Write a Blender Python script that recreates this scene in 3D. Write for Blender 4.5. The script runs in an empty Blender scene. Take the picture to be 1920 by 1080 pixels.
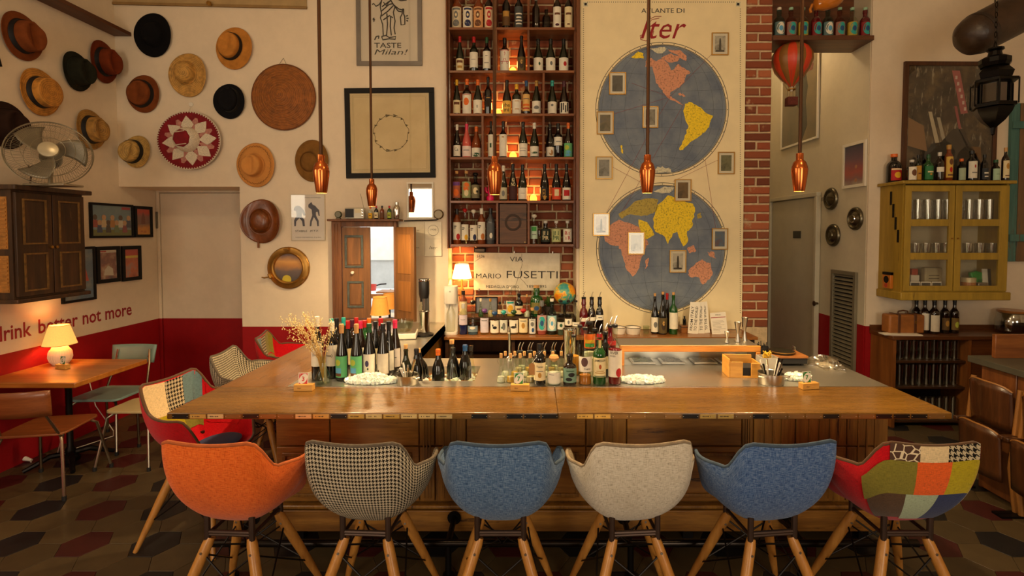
import bpy, math, random
from mathutils import Vector, Matrix, Euler
random.seed(7)
SC = bpy.context.scene; COL = SC.collection
R = math.radians; PI = math.pi
# ---------------------------------------------------------------- camera
F = 945.0; PITCH = R(2.0); EYE = Vector((0, 0, 1.85))
VPX, HOR = 1001.0, 435.0
cd = bpy.data.cameras.new('camera'); cam = bpy.data.objects.new('camera', cd); COL.objects.link(cam)
cam.location = EYE; cam.rotation_euler = (PI/2 - PITCH, 0, 0)
cd.sensor_width = 36; cd.lens = F/1920*36; cd.clip_start = .05
cd.shift_x = -(VPX-960)/1920
cd.shift_y = (HOR - 540 + F*math.tan(PITCH))/1920
SC.camera = cam
def wf(px): return 1/math.sqrt(1+((px-VPX)/F)**2)      # undo wide-angle stretch of round things
_rot = Euler((PI/2 - PITCH, 0, 0)).to_matrix()
def at(px, py, Y=None, X=None, Z=None):
    d = _rot @ Vector(((px-960+1920*cd.shift_x)/F, -(py-540-1920*cd.shift_y)/F, -1))
    t = (Y-EYE.y)/d.y if Y is not None else (X-EYE.x)/d.x if X is not None else (Z-EYE.z)/d.z
    return EYE + d*t
# ---------------------------------------------------------------- world, daylight windows, exposure
w = bpy.data.worlds.new('world'); SC.world = w; w.use_nodes = True
w.node_tree.nodes['Background'].inputs[0].default_value = (1, .62, .32, 1)
w.node_tree.nodes['Background'].inputs[1].default_value = .04
def area(name, loc, rot, sx, sy, power, col):
    l = bpy.data.lights.new(name, 'AREA'); l.shape = 'RECTANGLE'; l.size = sx; l.size_y = sy
    l.energy = power; l.color = col
    o = bpy.data.objects.new(name, l); COL.objects.link(o); o.location = loc; o.rotation_euler = rot
    return o
XLW = -4.1
WARM = (1, .74, .42); DAY = (1, .85, .64)
# daylight entering by the two tall windows in the wall behind the camera
for wx in (-2.45, 2.0):
    area('window_daylight', (wx, -2.46, 1.85), (R(90), 0, 0), 1.7, 2.1, 72, DAY)
area('window_daylight', (XLW+.02, 1.55, 2.6), (0, R(-90), 0), 1.0, 1.15, 22, DAY)
VS = SC.view_settings; VS.view_transform = 'Standard'; VS.look = 'None'; VS.exposure = 0.12; VS.gamma = 1
VS.use_curve_mapping = False
# ---------------------------------------------------------------- materials
def lin(c):
    return tuple((v/255/12.92 if v/255 <= .04045 else ((v/255+.055)/1.055)**2.4) for v in c) + (1,)
_M = {}
class N:
    def __init__(s, name):
        s.m = bpy.data.materials.new(name); s.m.use_nodes = True; s.t = s.m.node_tree
        s.b = s.t.nodes['Principled BSDF']
    def n(s, typ, **k):
        x = s.t.nodes.new(typ)
        for a, v in k.items():
            if a[0] == 'i' and a[1:].isdigit(): s.set(x.inputs[int(a[1:])], v)
            else: setattr(x, a, v)
        return x
    def set(s, inp, v):
        if isinstance(v, bpy.types.NodeSocket): s.t.links.new(v, inp)
        elif isinstance(v, bpy.types.Node): s.t.links.new(v.outputs[0], inp)
        else: inp.default_value = v
    def p(s, name, v): s.set(s.b.inputs[name], v)
    def math(s, op, a, b=0.0, c=0.0): return s.n('ShaderNodeMath', operation=op, i0=a, i1=b, i2=c).outputs[0]
    def mix(s, f, a, b):
        x = s.t.nodes.new('ShaderNodeMix'); x.data_type = 'RGBA'
        s.set(x.inputs[0], f); s.set(x.inputs[6], a); s.set(x.inputs[7], b)
        return x.outputs[2]
    def coord(s, which='Object'): return s.n('ShaderNodeTexCoord').outputs[which]
    def noise(s, vec, scale, detail=4, rough=.6):
        x = s.n('ShaderNodeTexNoise'); s.set(x.inputs['Vector'], vec)
        x.inputs['Scale'].default_value = scale; x.inputs['Detail'].default_value = detail; x.inputs['Roughness'].default_value = rough
        return x.outputs[0]
    def ramp(s, f, stops):
        x = s.n('ShaderNodeValToRGB', i0=f); r = x.color_ramp
        while len(r.elements) < len(stops): r.elements.new(.5)
        for e, (p, c) in zip(r.elements, stops): e.position = p; e.color = c
        return x.outputs[0]
    def bump(s, h, strength, dist=.01):
        x = s.n('ShaderNodeBump'); x.inputs['Strength'].default_value = strength; x.inputs['Distance'].default_value = dist
        s.set(x.inputs['Height'], h); s.p('Normal', x.outputs[0])
    def mapping(s, vec, sc=(1, 1, 1), rot=(0, 0, 0)):
        x = s.n('ShaderNodeMapping'); s.set(x.inputs[0], vec); x.inputs[3].default_value = sc; x.inputs[2].default_value = rot
        return x.outputs[0]
def mat(name, col, rough=.5, metal=0, var=.12, vs=6, bump=0, bs=60, coat=0, spec=.5, emit=0, trans=0):
    """plain procedural material: colour broken up by noise, optional fine relief"""
    if name in _M: return _M[name]
    g = N(name); c = lin(col)
    if var:
        f = g.noise(g.coord(), vs, 5)
        d = tuple(v*(1-var) for v in c[:3])+(1,); l = tuple(min(1, v*(1+var)) for v in c[:3])+(1,)
        g.p('Base Color', g.ramp(f, [(.3, d), (.7, l)]))
        if emit: g.p('Emission Color', c)
    else:
        g.p('Base Color', c)
        if emit: g.p('Emission Color', c)
    g.p('Roughness', rough); g.p('Metallic', metal); g.p('Specular IOR Level', spec)
    if coat: g.p('Coat Weight', coat); g.p('Coat Roughness', .08)
    if emit: g.p('Emission Strength', emit)
    if trans: g.p('Subsurface Weight', trans)
    if bump: g.bump(g.noise(g.coord(), bs, 3), bump)
    _M[name] = g.m; return g.m
def wood(name, c1, c2, axis=0, scale=1.0, rough=.4, coat=0, worn=None, bump=.15):
    if name in _M: return _M[name]
    g = N(name); sc = [9*scale]*3; sc[axis] = .7*scale
    v = g.mapping(g.coord(), sc)
    n1 = g.noise(v, 2.2, 7, .65)
    v2 = g.mapping(g.coord(), [x*6 for x in sc]); n2 = g.noise(v2, 3, 3)
    f = g.math('ADD', g.math('MULTIPLY', n1, .75), g.math('MULTIPLY', n2, .25))
    c = g.ramp(f, [(.32, lin(c1)), (.5, lin(tuple((a+b)/2 for a, b in zip(c1, c2)))), (.66, lin(c2))])
    if worn:
        wn = g.noise(g.mapping(g.coord(), [x*.45 for x in sc]), 4, 8, .75)
        c = g.mix(g.ramp(wn, [(worn[1], (0, 0, 0, 1)), (worn[1]+.06, (1, 1, 1, 1))]), c, lin(worn[0]))
    g.p('Base Color', c); g.p('Roughness', g.math('ADD', rough-.1, g.math('MULTIPLY', n2, .2)))
    if coat: g.p('Coat Weight', coat); g.p('Coat Roughness', .12)
    if bump: g.bump(f, bump, .004)
    _M[name] = g.m; return g.m
def thin_glass(name, tint=(255, 255, 255), rough=.02, amount=.12):
    """clear glass wall: mostly lets light through, mirrors by Fresnel"""
    if name in _M: return _M[name]
    g = N(name); g.t.nodes.remove(g.b)
    out = [x for x in g.t.nodes if x.type == 'OUTPUT_MATERIAL'][0]
    tr = g.n('ShaderNodeBsdfTransparent', i0=lin(tint)); gl = g.n('ShaderNodeBsdfGlossy'); gl.inputs['Roughness'].default_value = rough
    gl.inputs[0].default_value = (1, 1, 1, 1)
    lw = g.n('ShaderNodeLayerWeight'); lw.inputs[0].default_value = .5
    f = g.math('ADD', g.math('MULTIPLY', g.math('POWER', lw.outputs['Facing'], 4.0), .4), amount*.25)
    mx = g.n('ShaderNodeMixShader', i0=f, i1=tr, i2=gl)
    g.set(out.inputs[0], mx); _M[name] = g.m; return g.m
def glow(name, col, s):
    if name in _M: return _M[name]
    g = N(name); g.p('Base Color', lin(col)); g.p('Emission Color', lin(col)); g.p('Emission Strength', s)
    f = g.noise(g.coord(), 8, 2); g.p('Roughness', g.math('ADD', .4, g.math('MULTIPLY', f, .1)))
    _M[name] = g.m; return g.m
# ---------------------------------------------------------------- mesh builder
class B:
    def __init__(s): s.v = []; s.f = []; s.uv = None
    def add(s, vs, fs):
        o = len(s.v); s.v += [tuple(v) for v in vs]; s.f += [tuple(i+o for i in f) for f in fs]; return s
    def box(s, x0, y0, z0, x1, y1, z1):
        return s.add([(x0, y0, z0), (x1, y0, z0), (x1, y1, z0), (x0, y1, z0), (x0, y0, z1), (x1, y0, z1), (x1, y1, z1), (x0, y1, z1)],
                     [(0, 3, 2, 1), (4, 5, 6, 7), (0, 1, 5, 4), (1, 2, 6, 5), (2, 3, 7, 6), (3, 0, 4, 7)])
    def cbox(s, c, d): return s.box(c[0]-d[0]/2, c[1]-d[1]/2, c[2]-d[2]/2, c[0]+d[0]/2, c[1]+d[1]/2, c[2]+d[2]/2)
    def lathe(s, prof, n=24, c=(0, 0, 0), axis='z', sq=1.0):
        """prof = [(r, z)...]; closed at r=0 ends"""
        vs = []; fs = []; rows = []
        for r, z in prof:
            if r < 1e-6: rows.append([len(vs)]); vs.append((0, 0, z))
            else:
                rows.append(list(range(len(vs), len(vs)+n)))
                for i in range(n):
                    a = 2*PI*i/n; cx, cy = math.cos(a), math.sin(a)
                    if sq != 1:
                        cx = math.copysign(abs(cx)**sq, cx); cy = math.copysign(abs(cy)**sq, cy)
                    vs.append((r*cx, r*cy, z))
        for a, b in zip(rows, rows[1:]):
            for i in range(n):
                j = (i+1) % n
                if len(a) == 1 and len(b) == 1: continue
                if len(a) == 1: fs.append((a[0], b[j], b[i]))
                elif len(b) == 1: fs.append((a[i], a[j], b[0]))
                else: fs.append((a[i], a[j], b[j], b[i]))
        if axis == 'y': vs = [(x, z, -y) for x, y, z in vs]     # axis along +y
        if axis == 'x': vs = [(z, y, -x) for x, y, z in vs]
        return s.add([(x+c[0], y+c[1], z+c[2]) for x, y, z in vs], fs)
    def cyl(s, p, q, r0, r1=None, n=12):
        r1 = r0 if r1 is None else r1
        p = Vector(p); q = Vector(q); m = (q-p).to_track_quat('Z', 'Y').to_matrix(); h = (q-p).length
        vs = []
        for r, z in ((r0, 0), (r1, h)):
            for i in range(n): vs.append(p + m @ Vector((r*math.cos(2*PI*i/n), r*math.sin(2*PI*i/n), z)))
        fs = [(i, (i+1) % n, n+(i+1) % n, n+i) for i in range(n)] + [tuple(range(n-1, -1, -1)), tuple(range(n, 2*n))]
        return s.add(vs, fs)
    def tube(s, pts, r, n=8, closed=False):
        pts = [Vector(p) for p in pts]; k = len(pts); vs = []; fs = []; up = Vector((0, 0, 1)); prev = None
        for i, p in enumerate(pts):
            a = pts[(i-1) % k] if (closed or i > 0) else p; b = pts[(i+1) % k] if (closed or i < k-1) else p
            d = (b-a).normalized()
            if prev is None:
                x = d.cross(up);
                if x.length < .1: x = d.cross(Vector((1, 0, 0)))
            else: x = prev - d*prev.dot(d)
            x.normalize(); y = d.cross(x); prev = x
            rr = r[i] if isinstance(r, (list, tuple)) else r
            for j in range(n):
                t = 2*PI*j/n; vs.append(p + x*rr*math.cos(t) + y*rr*math.sin(t))
        for i in range(k if closed else k-1):
            for j in range(n):
                a, b, c, d = i*n+j, i*n+(j+1) % n, ((i+1) % k)*n+(j+1) % n, ((i+1) % k)*n+j
                fs.append((a, b, c, d))
        if not closed: fs += [tuple(range(n-1, -1, -1)), tuple(range((k-1)*n, k*n))]
        return s.add(vs, fs)
    def poly(s, pts, y0, y1):
        """outline in x,z extruded from y0 (front) to y1 (back)"""
        n = len(pts); a = sum(pts[i][0]*pts[(i+1) % n][1]-pts[(i+1) % n][0]*pts[i][1] for i in range(n))
        if a < 0: pts = pts[::-1]
        vs = [(x, y0, z) for x, z in pts] + [(x, y1, z) for x, z in pts]
        return s.add(vs, [tuple(range(n)), tuple(range(2*n-1, n-1, -1))] + [(i, n+i, n+(i+1) % n, (i+1) % n) for i in range(n)])
    def slab(s, pts, z0, z1):
        """outline in x,y extruded in z"""
        n = len(pts); a = sum(pts[i][0]*pts[(i+1) % n][1]-pts[(i+1) % n][0]*pts[i][1] for i in range(n))
        if a < 0: pts = pts[::-1]
        vs = [(x, y, z0) for x, y in pts] + [(x, y, z1) for x, y in pts]
        return s.add(vs, [tuple(range(n-1, -1, -1)), tuple(range(n, 2*n))] + [(i, (i+1) % n, n+(i+1) % n, n+i) for i in range(n)])
    def grid(s, fn, nu, nv, wrap=False):
        vs = [fn(i/nu, j/nv) for j in range(nv+1) for i in range(nu if wrap else nu+1)]; w_ = nu if wrap else nu+1
        fs = []
        for j in range(nv):
            for i in range(nu):
                k = (i+1) % w_; fs.append((j*w_+i, j*w_+k, (j+1)*w_+k, (j+1)*w_+i))
        return s.add(vs, fs)
    def xf(s, m, frm=0):
        s.v[frm:] = [tuple(m @ Vector(v)) for v in s.v[frm:]]; return s
    def me(s, name, smooth=35):
        m = bpy.data.meshes.new(name); m.from_pydata(s.v, [], s.f); m.validate()
        if smooth:
            m.polygons.foreach_set('use_smooth', [True]*len(m.polygons)); m.set_sharp_from_angle(angle=R(smooth))
        return m
    def ob(s, name, material, par=None, loc=(0, 0, 0), rot=(0, 0, 0), smooth=35, bev=0, seg=2):
        return OB(name, s.me(name, smooth), material, par, loc, rot, bev, seg)
def OB(name, me, material, par=None, loc=(0, 0, 0), rot=(0, 0, 0), bev=0, seg=2):
    o = bpy.data.objects.new(name, me); COL.objects.link(o)
    if material is not None and not me.materials: me.materials.append(material)
    elif material is not None and me.materials[0] != material:
        o.material_slots[0].link = 'OBJECT'; o.material_slots[0].material = material
    o.parent = par; o.location = loc; o.rotation_euler = rot
    if bev:
        b = o.modifiers.new('bevel', 'BEVEL'); b.width = bev; b.segments = seg; b.limit_method = 'ANGLE'; b.angle_limit = R(40)
    return o
def tag(o, label, cat, group=None):
    o['label'] = label; o['category'] = cat
    if group: o['group'] = group
    return o
def T(name, label, cat, loc=(0, 0, 0), rz=0, group=None, rot=None):
    o = bpy.data.objects.new(name, None); COL.objects.link(o); o.empty_display_size = .05
    o.location = loc; o.rotation_euler = rot if rot else (0, 0, rz)
    return tag(o, label, cat, group)
def ST(o): o['kind'] = 'structure'; return o
def copy_tree(o, parent=None):
    c = o.copy(); COL.objects.link(c); c.parent = parent
    for ch in o.children: copy_tree(ch, c)
    return c
_T = {}
def text(s, par, w, h, x, z, material, y=-.001, name='lettering', shear=0, rot=(PI/2, 0, 0), bold=0):
    """flat lettering fitted to w x h metres (w or h None = keep aspect), centred at x, z in the parent's front plane"""
    c = bpy.data.curves.new('t', 'FONT'); c.body = s; c.align_x = 'CENTER'; c.align_y = 'CENTER'; c.shear = shear
    c.extrude = .0; c.offset = bold; c.resolution_u = 2; c.size = 1; c.space_line = .85
    o = bpy.data.objects.new('t', c); COL.objects.link(o)
    me = bpy.data.meshes.new_from_object(o.evaluated_get(bpy.context.evaluated_depsgraph_get()))
    bpy.data.objects.remove(o); bpy.data.curves.remove(c)
    xs = [v.co.x for v in me.vertices]; ys = [v.co.y for v in me.vertices]
    bw, bh = max(xs)-min(xs), max(ys)-min(ys); cx, cy = (max(xs)+min(xs))/2, (max(ys)+min(ys))/2
    sx = w/bw if w else None; sy = h/bh if h else None; sx = sx or sy; sy = sy or sx
    for v in me.vertices: v.co = ((v.co.x-cx)*sx, (v.co.y-cy)*sy, 0)
    return OB(name, me, material, par, (x, y, z), rot)
# ---------------------------------------------------------------- the room
XL, YW, XR, ZC = -4.1, 5.0, 5.2, 4.75
DADO = .906
def plaster(name, top, red=True):
    g = N(name); co = g.coord(); n1 = g.noise(co, 1.3, 6); n2 = g.noise(co, 9, 6, .7)
    f = g.math('ADD', g.math('MULTIPLY', n1, .6), g.math('MULTIPLY', n2, .4))
    c = g.ramp(f, [(.25, lin(tuple(v*.93 for v in top))), (.6, lin(top))])
    if red:
        z = g.n('ShaderNodeSeparateXYZ', i0=co).outputs[2]
        rd = g.ramp(f, [(.3, lin((132, 4, 12))), (.7, lin((160, 8, 16)))])
        c = g.mix(g.math('LESS_THAN', z, DADO), c, rd)
    g.p('Base Color', c); g.p('Roughness', .62); g.p('Specular IOR Level', .3); g.bump(n2, .12, .004)
    return g.m
M_WALL = plaster('wall_plaster', (226, 208, 182)); M_GREY = plaster('grey_wall_paint', (206, 196, 172))
M_PLAIN = plaster('plain_plaster', (222, 206, 180), False)
M_WHITE = mat('white_paint', (228, 214, 190), .45, var=.04)
def pX(px, Y): return at(px, HOR, Y=Y).x
def pZ(py, Y): return at(VPX, py, Y=Y).z
XA = pX(451, YW); ZA = pZ(350, YW); YA = 5.54
HX0, HX1, HZ0, HZ1 = pX(640, YW), pX(742, YW), pZ(603, YW), pZ(420, YW)
NX0, NX1, NY = pX(840, YW), pX(1081, YW), 5.24
CX0, CX1 = pX(1393, YW), 2.335
CR = 3.33                                                     # the corridor's right-hand wall
CZ = .88                                                      # back counter height
b = B()
b.box(XL-.15, YW, ZA, XA, YA, ZC)
b.box(XA, YW, 0, HX0, YA, ZC); b.box(HX0, YW, 0, HX1, YA, HZ0); b.box(HX0, YW, HZ1, HX1, YA, ZC)
b.box(HX1, YW, 0, NX0, YA, ZC); b.box(NX0, NY+.03, 0, NX1, YA, ZC); b.box(NX1, YW, 0, CX0, YA, ZC)
WB = ST(b.ob('wall_back', M_WALL, smooth=0))
b = B(); b.box(XL-.2, -2.5, 0, XL, .95, ZC); b.box(XL-.2, .95, 0, XL, 2.15, 2.08); b.box(XL-.2, .95, 3.12, XL, 2.15, ZC); b.box(XL-.2, 2.15, 0, XL, YA+.1, ZC); WL = ST(b.ob('wall_left', M_WALL, smooth=0))
b = B(); b.box(XL, YA, 0, XA, YA+.1, ZA); ST(b.ob('wall_alcove', M_WALL, smooth=0))
b = B(); b.box(CR, YW+.03, 0, XR+.2, YW+.4, ZC); WR2 = ST(b.ob('wall_right_back', M_WALL, smooth=0))
b = B(); b.box(CR, YW+.4, 0, CR+.15, 7.6, ZC); b.box(CX1-.02, 7.5, 0, CR+.15, 7.6, ZC); b.box(CX1-.1, YA, 0, CX1, 7.6, ZC); b.box(CR-.004, YW+.05, 0, CR, YW+.4, ZC)
ST(b.ob('wall_corridor', M_GREY, smooth=0))
b = B(); b.box(XR, -2.5, 0, XR+.2, YW+.03, ZC); ST(b.ob('wall_right', M_WALL, smooth=0))
# wall behind the camera with two tall window openings
b = B(); ys = (-2.7, -2.5)
for x0, x1, z0, z1 in ((XL-.2, -3.35, 0, ZC), (-1.55, 1.1, 0, ZC), (2.9, XR+.2, 0, ZC), (-3.35, -1.55, 0, .75), (-3.35, -1.55, 2.95, ZC), (1.1, 2.9, 0, .75), (1.1, 2.9, 2.95, ZC)):
    b.box(x0, ys[0], z0, x1, ys[1], z1)
ST(b.ob('wall_front', M_WALL, smooth=0))
for i, wx in enumerate((-2.45, 2.0)):
    b = B(); W_, z0, z1 = .9, .75, 2.95
    for dx in (-W_, -.03, W_-.06): b.box(wx+dx, -2.62, z0, wx+dx+.06, -2.56, z1)
    for z in (z0, 1.85, z1-.06): b.box(wx-W_, -2.62, z, wx+W_, -2.56, z+.06)
    ST(b.ob('window_%d' % (i+1), M_WHITE, smooth=0))
b = B()
for yy in (.95, 1.52, 2.09): b.box(XL-.14, yy, 2.08, XL-.08, yy+.06, 3.12)
for z in (2.08, 3.06): b.box(XL-.14, .95, z, XL-.08, 2.15, z+.06)
ST(b.ob('window_3', M_WHITE, smooth=0))
b = B(); b.box(XL-.2, -2.7, ZC, XR+.2, 7.6, ZC+.1); ST(b.ob('ceiling', M_PLAIN, smooth=0))
# floor: hexagonal cement tiles
S_ = .14; HT = S_*math.sqrt(3)
M_GROUT = mat('tile_grout', (40, 33, 24), .9)
b = B(); b.box(XL-.2, -2.7, -.06, XR+.2, 7.6, -.006); FLOOR = ST(b.ob('floor', M_GROUT, smooth=0))
MT = [mat('cement_tile_beige', (80, 65, 40), .5, var=.16, vs=9, coat=.08), mat('cement_tile_red', (64, 20, 16), .5, var=.2, vs=9, coat=.08),
      mat('cement_tile_black', (22, 20, 21), .5, var=.3, vs=9, coat=.08), mat('cement_tile_sand', (72, 58, 35), .5, var=.16, vs=9, coat=.08)]
hexp = [(math.cos(PI/3*i)*(S_-.0012), math.sin(PI/3*i)*(S_-.0012)) for i in range(6)]
hm = B(); hm.slab(hexp, -.012, -.0012)
hin = [(x*.985, y*.985) for x, y in hexp]; o0 = len(hm.v); hm.v += [(x, y, 0) for x, y in hin]
hm.f = hm.f[:1] + hm.f[2:] + [tuple(range(o0, o0+6))] + [(6+i, 6+(i+1) % 6, o0+(i+1) % 6, o0+i) for i in range(6)]
HEX = hm.me('tile', 0)
tiles = []
for q in range(-16, 60):
    for r2 in range(-60, 80):
        x = -2.665 + 1.5*S_*q; y = 2.93 + HT*(r2 + (q % 2)/2)
        if not (XL-.1 < x < XR+.1 and -2.5 < y < 7.5): continue
        yi = r2 + (q % 2)/2; k = yi/1.5; c = 0
        if abs(k-round(k)) < .01 and (q+round(k)) % 2 == 0:
            c = 1 if ((q+round(k))//2) % 2 == 0 else 2
        elif (q*7+r2*3) % 5 < 2: c = 3
        px = VPX+F*x/max(y, .1); py = HOR+F*1.85/max(y, .1)
        hid = (-1.45 < x < 2.0 and y > 3.0) or y > 4.75 or (x > 3.2 and y > 4.5)
        vis = -60 < px < 1980 and py < 1140 and y > 1 and not hid
        tiles.append((0 if vis else 1, y, x, c))
tiles.sort(key=lambda t: (t[0], t[1])); rest = [B() for _ in range(4)]
for i, (v, y, x, c) in enumerate(tiles):
    if i < 300 and v == 0: OB('tile', HEX, MT[c], FLOOR, (x, y, 0))
    else: rest[c].add([(a+x, d+y, e) for a, d, e in hm.v], hm.f)
for c in range(4):
    o = rest[c].ob('tiles_beyond', MT[c], FLOOR, smooth=0); o['kind'] = 'stuff'
# bricks
def brickmat(i, c):
    g = N('brick_%d' % i); co = g.coord(); n = g.noise(co, 14, 6, .7)
    rnd = g.n('ShaderNodeObjectInfo').outputs['Random']
    c1 = g.mix(rnd, lin(c), lin(tuple(v*.72 for v in c)))
    n2 = g.noise(g.n('ShaderNodeNewGeometry').outputs['Position'], 6, 6, .7)
    c2 = g.mix(g.ramp(n2, [(.6, (0, 0, 0, 1)), (.68, (1, 1, 1, 1))]), c1, lin((176, 140, 104)))
    g.p('Base Color', c2); g.p('Roughness', .85); g.bump(n, .5, .01); return g.m
MB = [brickmat(1, (160, 84, 50)), brickmat(2, (148, 74, 44)), brickmat(3, (172, 98, 62))]
M_MORTAR = mat('brick_mortar', (198, 174, 138), .95, var=.2, vs=20, bump=.6, bs=40)
_bm = {}
def brick(par, x0, x1, z0, z1, y, depth=.03):
    w_, h_ = round((x1-x0)/.01)*.01, z1-z0; key = (round(w_, 2), random.randint(0, 2))
    if key not in _bm:
        bb = B(); j = lambda a: a*random.uniform(.3, 1.3); c = .008
        bx = [(0, 0), (1, 0), (1, 1), (0, 1)]; q1 = []; q2 = []; q3 = []
        for sx, sz in bx:
            jx, jz = (j(.004), j(.004)); X_ = w_/2*(2*sx-1); Z_ = h_/2*(2*sz-1)
            ax, az = X_-math.copysign(jx, X_), Z_-math.copysign(jz, Z_)
            q1.append((ax, depth, az)); q2.append((ax, j(.006), az)); q3.append((ax-math.copysign(c, X_), -j(.004), az-math.copysign(c, Z_)))
        bb.add(q1+q2+q3, [(4*k+i, 4*k+4+i, 4*k+4+(i+1) % 4, 4*k+(i+1) % 4)[::-1] for k in (0, 1) for i in range(4)]+[(8, 9, 10, 11), (3, 2, 1, 0)])
        _bm[key] = bb.me('brick', 0)
    OB('brick', _bm[key], random.choice(MB), par, ((x0+x1)/2, y, (z0+z1)/2))
b = B(); b.box(CX0, YW+.012, 0, CX1, YA, ZC); WP = ST(b.ob('wall_brick_pillar', M_MORTAR, smooth=0))
CO = .088
z = .9; k = 0
while z < 4.25:
    if k % 2: brick(WP, CX0+.004, CX1, z, z+CO-.012, YW)
    else:
        s = CX0+(CX1-CX0)*(.56 if k % 4 else .47)
        brick(WP, CX0+.004, s-.006, z, z+CO-.012, YW); brick(WP, s+.006, CX1, z, z+CO-.012, YW)
    z += CO; k += 1
b = B(); b.box(NX0-.02, NY+.012, 0, NX1+.02, NY+.03, ZC); WN = ST(b.ob('wall_niche', M_MORTAR, smooth=0))
z = .66; k = 0
while z < 4.2:
    x = NX0-.07*(k % 2)
    while x < NX1-.03:
        L = random.choice((.14, .15, .16, .24)) if z < 1.8 else random.choice((.15, .16, .25)); a, c = max(x, NX0), min(x+L, NX1)
        if c-a > .03: brick(WN, a, c-.012, z, z+CO-.012, NY)
        x += L
    z += CO; k += 1
# alcove door, painted like the wall down to the red dado
p0 = at(306, 363, Y=YA); p1 = at(449, 363, Y=YA)
b = B(); b.box(p0.x, YA-.05, .02, XA-.002, YA-.004, p0.z); D1 = ST(b.ob('door_1', M_WALL, bev=.004))
b = B(); b.box(XL+.002, YA-.06, 0, p0.x-.006, YA-.002, p0.z+.05); b.box(p0.x-.006, YA-.06, p0.z+.006, XA-.002, YA-.002, p0.z+.05)
b.ob('door_frame', M_WALL, D1, bev=.004)
MI = mat('dull_iron', (96, 84, 66), .4, .8)
for py in (413, 570):
    p = at(303, py, Y=YA); b = B(); b.cyl((p.x, YA-.07, p.z-.09), (p.x, YA-.07, p.z+.09), .009); b.ob('hinge', MI, D1)
p = at(451, 558, Y=5.2); b = B(); b.cyl((XA-.03, 5.2, p.z), (XA-.002, 5.2, p.z), .008); b.ob('door_bolt', MI, D1)
# corridor door on the grey wall
q0 = at(1449, 373, X=CR); q1 = at(1541, 359, X=CR); q2 = at(1458, 380, X=CR); q3 = at(1533, 367, X=CR)
M_DOOR = mat('grey_door_paint', (196, 188, 166), .45, var=.05); zt = (q0.z+q1.z)/2
b = B(); b.box(CR-.03, q1.y+.06, 0, CR-.006, q0.y-.06, zt-.06); D2 = ST(b.ob('door_2', M_DOOR, bev=.003))
b = B(); b.box(CR-.06, q1.y, 0, CR-.004, q1.y+.05, zt-.05); b.box(CR-.06, q0.y-.05, 0, CR-.004, q0.y, zt-.05); b.box(CR-.06, q1.y, zt-.05, CR-.004, q0.y, zt)
b.ob('door_frame', M_DOOR, D2, bev=.006)
p = at(1494, 440, X=CR-.035); b = B(); b.box(CR-.037, p.y-.09, p.z-.045, CR-.031, p.y+.09, p.z+.045); b.ob('door_sign', mat('dark_plate', (60, 58, 50), .5), D2)
p = at(1531, 569, X=CR-.05); b = B(); b.lathe([(0, 0), (.03, .003), (.03, .01), (.014, .014), (.012, .05), (.0, .052)], 14, axis='x'); b.ob('door_knob', MI, D2, (CR-.085, p.y, p.z), (0, 0, 0))
# kitchen seen through the hatch: white room with its own ceiling light
MK = mat('kitchen_white', (232, 236, 240), .4, var=.02)
for nm, bx6 in (('wall_kitchen_left', (-3.1, YA, 0, -3, 7.7, 3.1)), ('wall_kitchen_right', (.2, YA, 0, .3, 7.7, 3.1)), ('wall_kitchen_back', (-3, 7.6, 0, .2, 7.7, 3.1)), ('ceiling_kitchen', (-3.1, YA, 3.1, .3, 7.7, 3.2)), ('floor_kitchen', (-3, YA, .02, .2, 7.6, .9))):
    ST(B().box(*bx6).ob(nm, MK, smooth=0))
area('kitchen_ceiling_light', (-1.9, 6.4, 3.05), (0, 0, 0), 1.4, 1.4, 52, (1, .97, .92))
# ---------------------------------------------------------------- the bar
ZB = .95; BX0, BX1, BY0 = -1.83, 2.085, 2.48; SY = 2.9; SB = 3.57
M_TOP = wood('oiled_oak_top', (90, 58, 15), (128, 87, 27), 0, .55, .28, .35, worn=((74, 42, 13), .62))
M_PANEL = wood('antique_walnut_panel', (104, 66, 22), (172, 120, 46), 2, .8, .42, .25, worn=((52, 26, 10), .6))
M_PANELH = wood('antique_walnut_board', (114, 72, 24), (182, 126, 50), 0, .8, .42, .25, worn=((52, 26, 10), .6))
M_STEEL = mat('brushed_steel', (204, 200, 190), .36, 1, var=.06, vs=3)
M_IRON = mat('black_iron', (34, 30, 28), .42, .8, var=.2)
BAR = T('bar_counter', 'long wooden bar counter with brass plaques along its edge and steel worktop', 'bar counter', (0, 0, 0))
xs = (BX0, .12, BX1)
for i in range(2):
    b = B(); b.box(xs[i]+(.0006 if i else 0), BY0, ZB-.034, xs[i+1], SY, ZB); b.ob('top_board', M_TOP, BAR, bev=.006, seg=3)
b = B(); b.box(BX0, SY+.001, ZB-.034, -1.44, YW-.012, ZB); b.ob('side_top_board', wood('oiled_oak_top_side', (92, 56, 18), (130, 84, 31), 1, .55, .3, .35), BAR, bev=.005)
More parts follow.
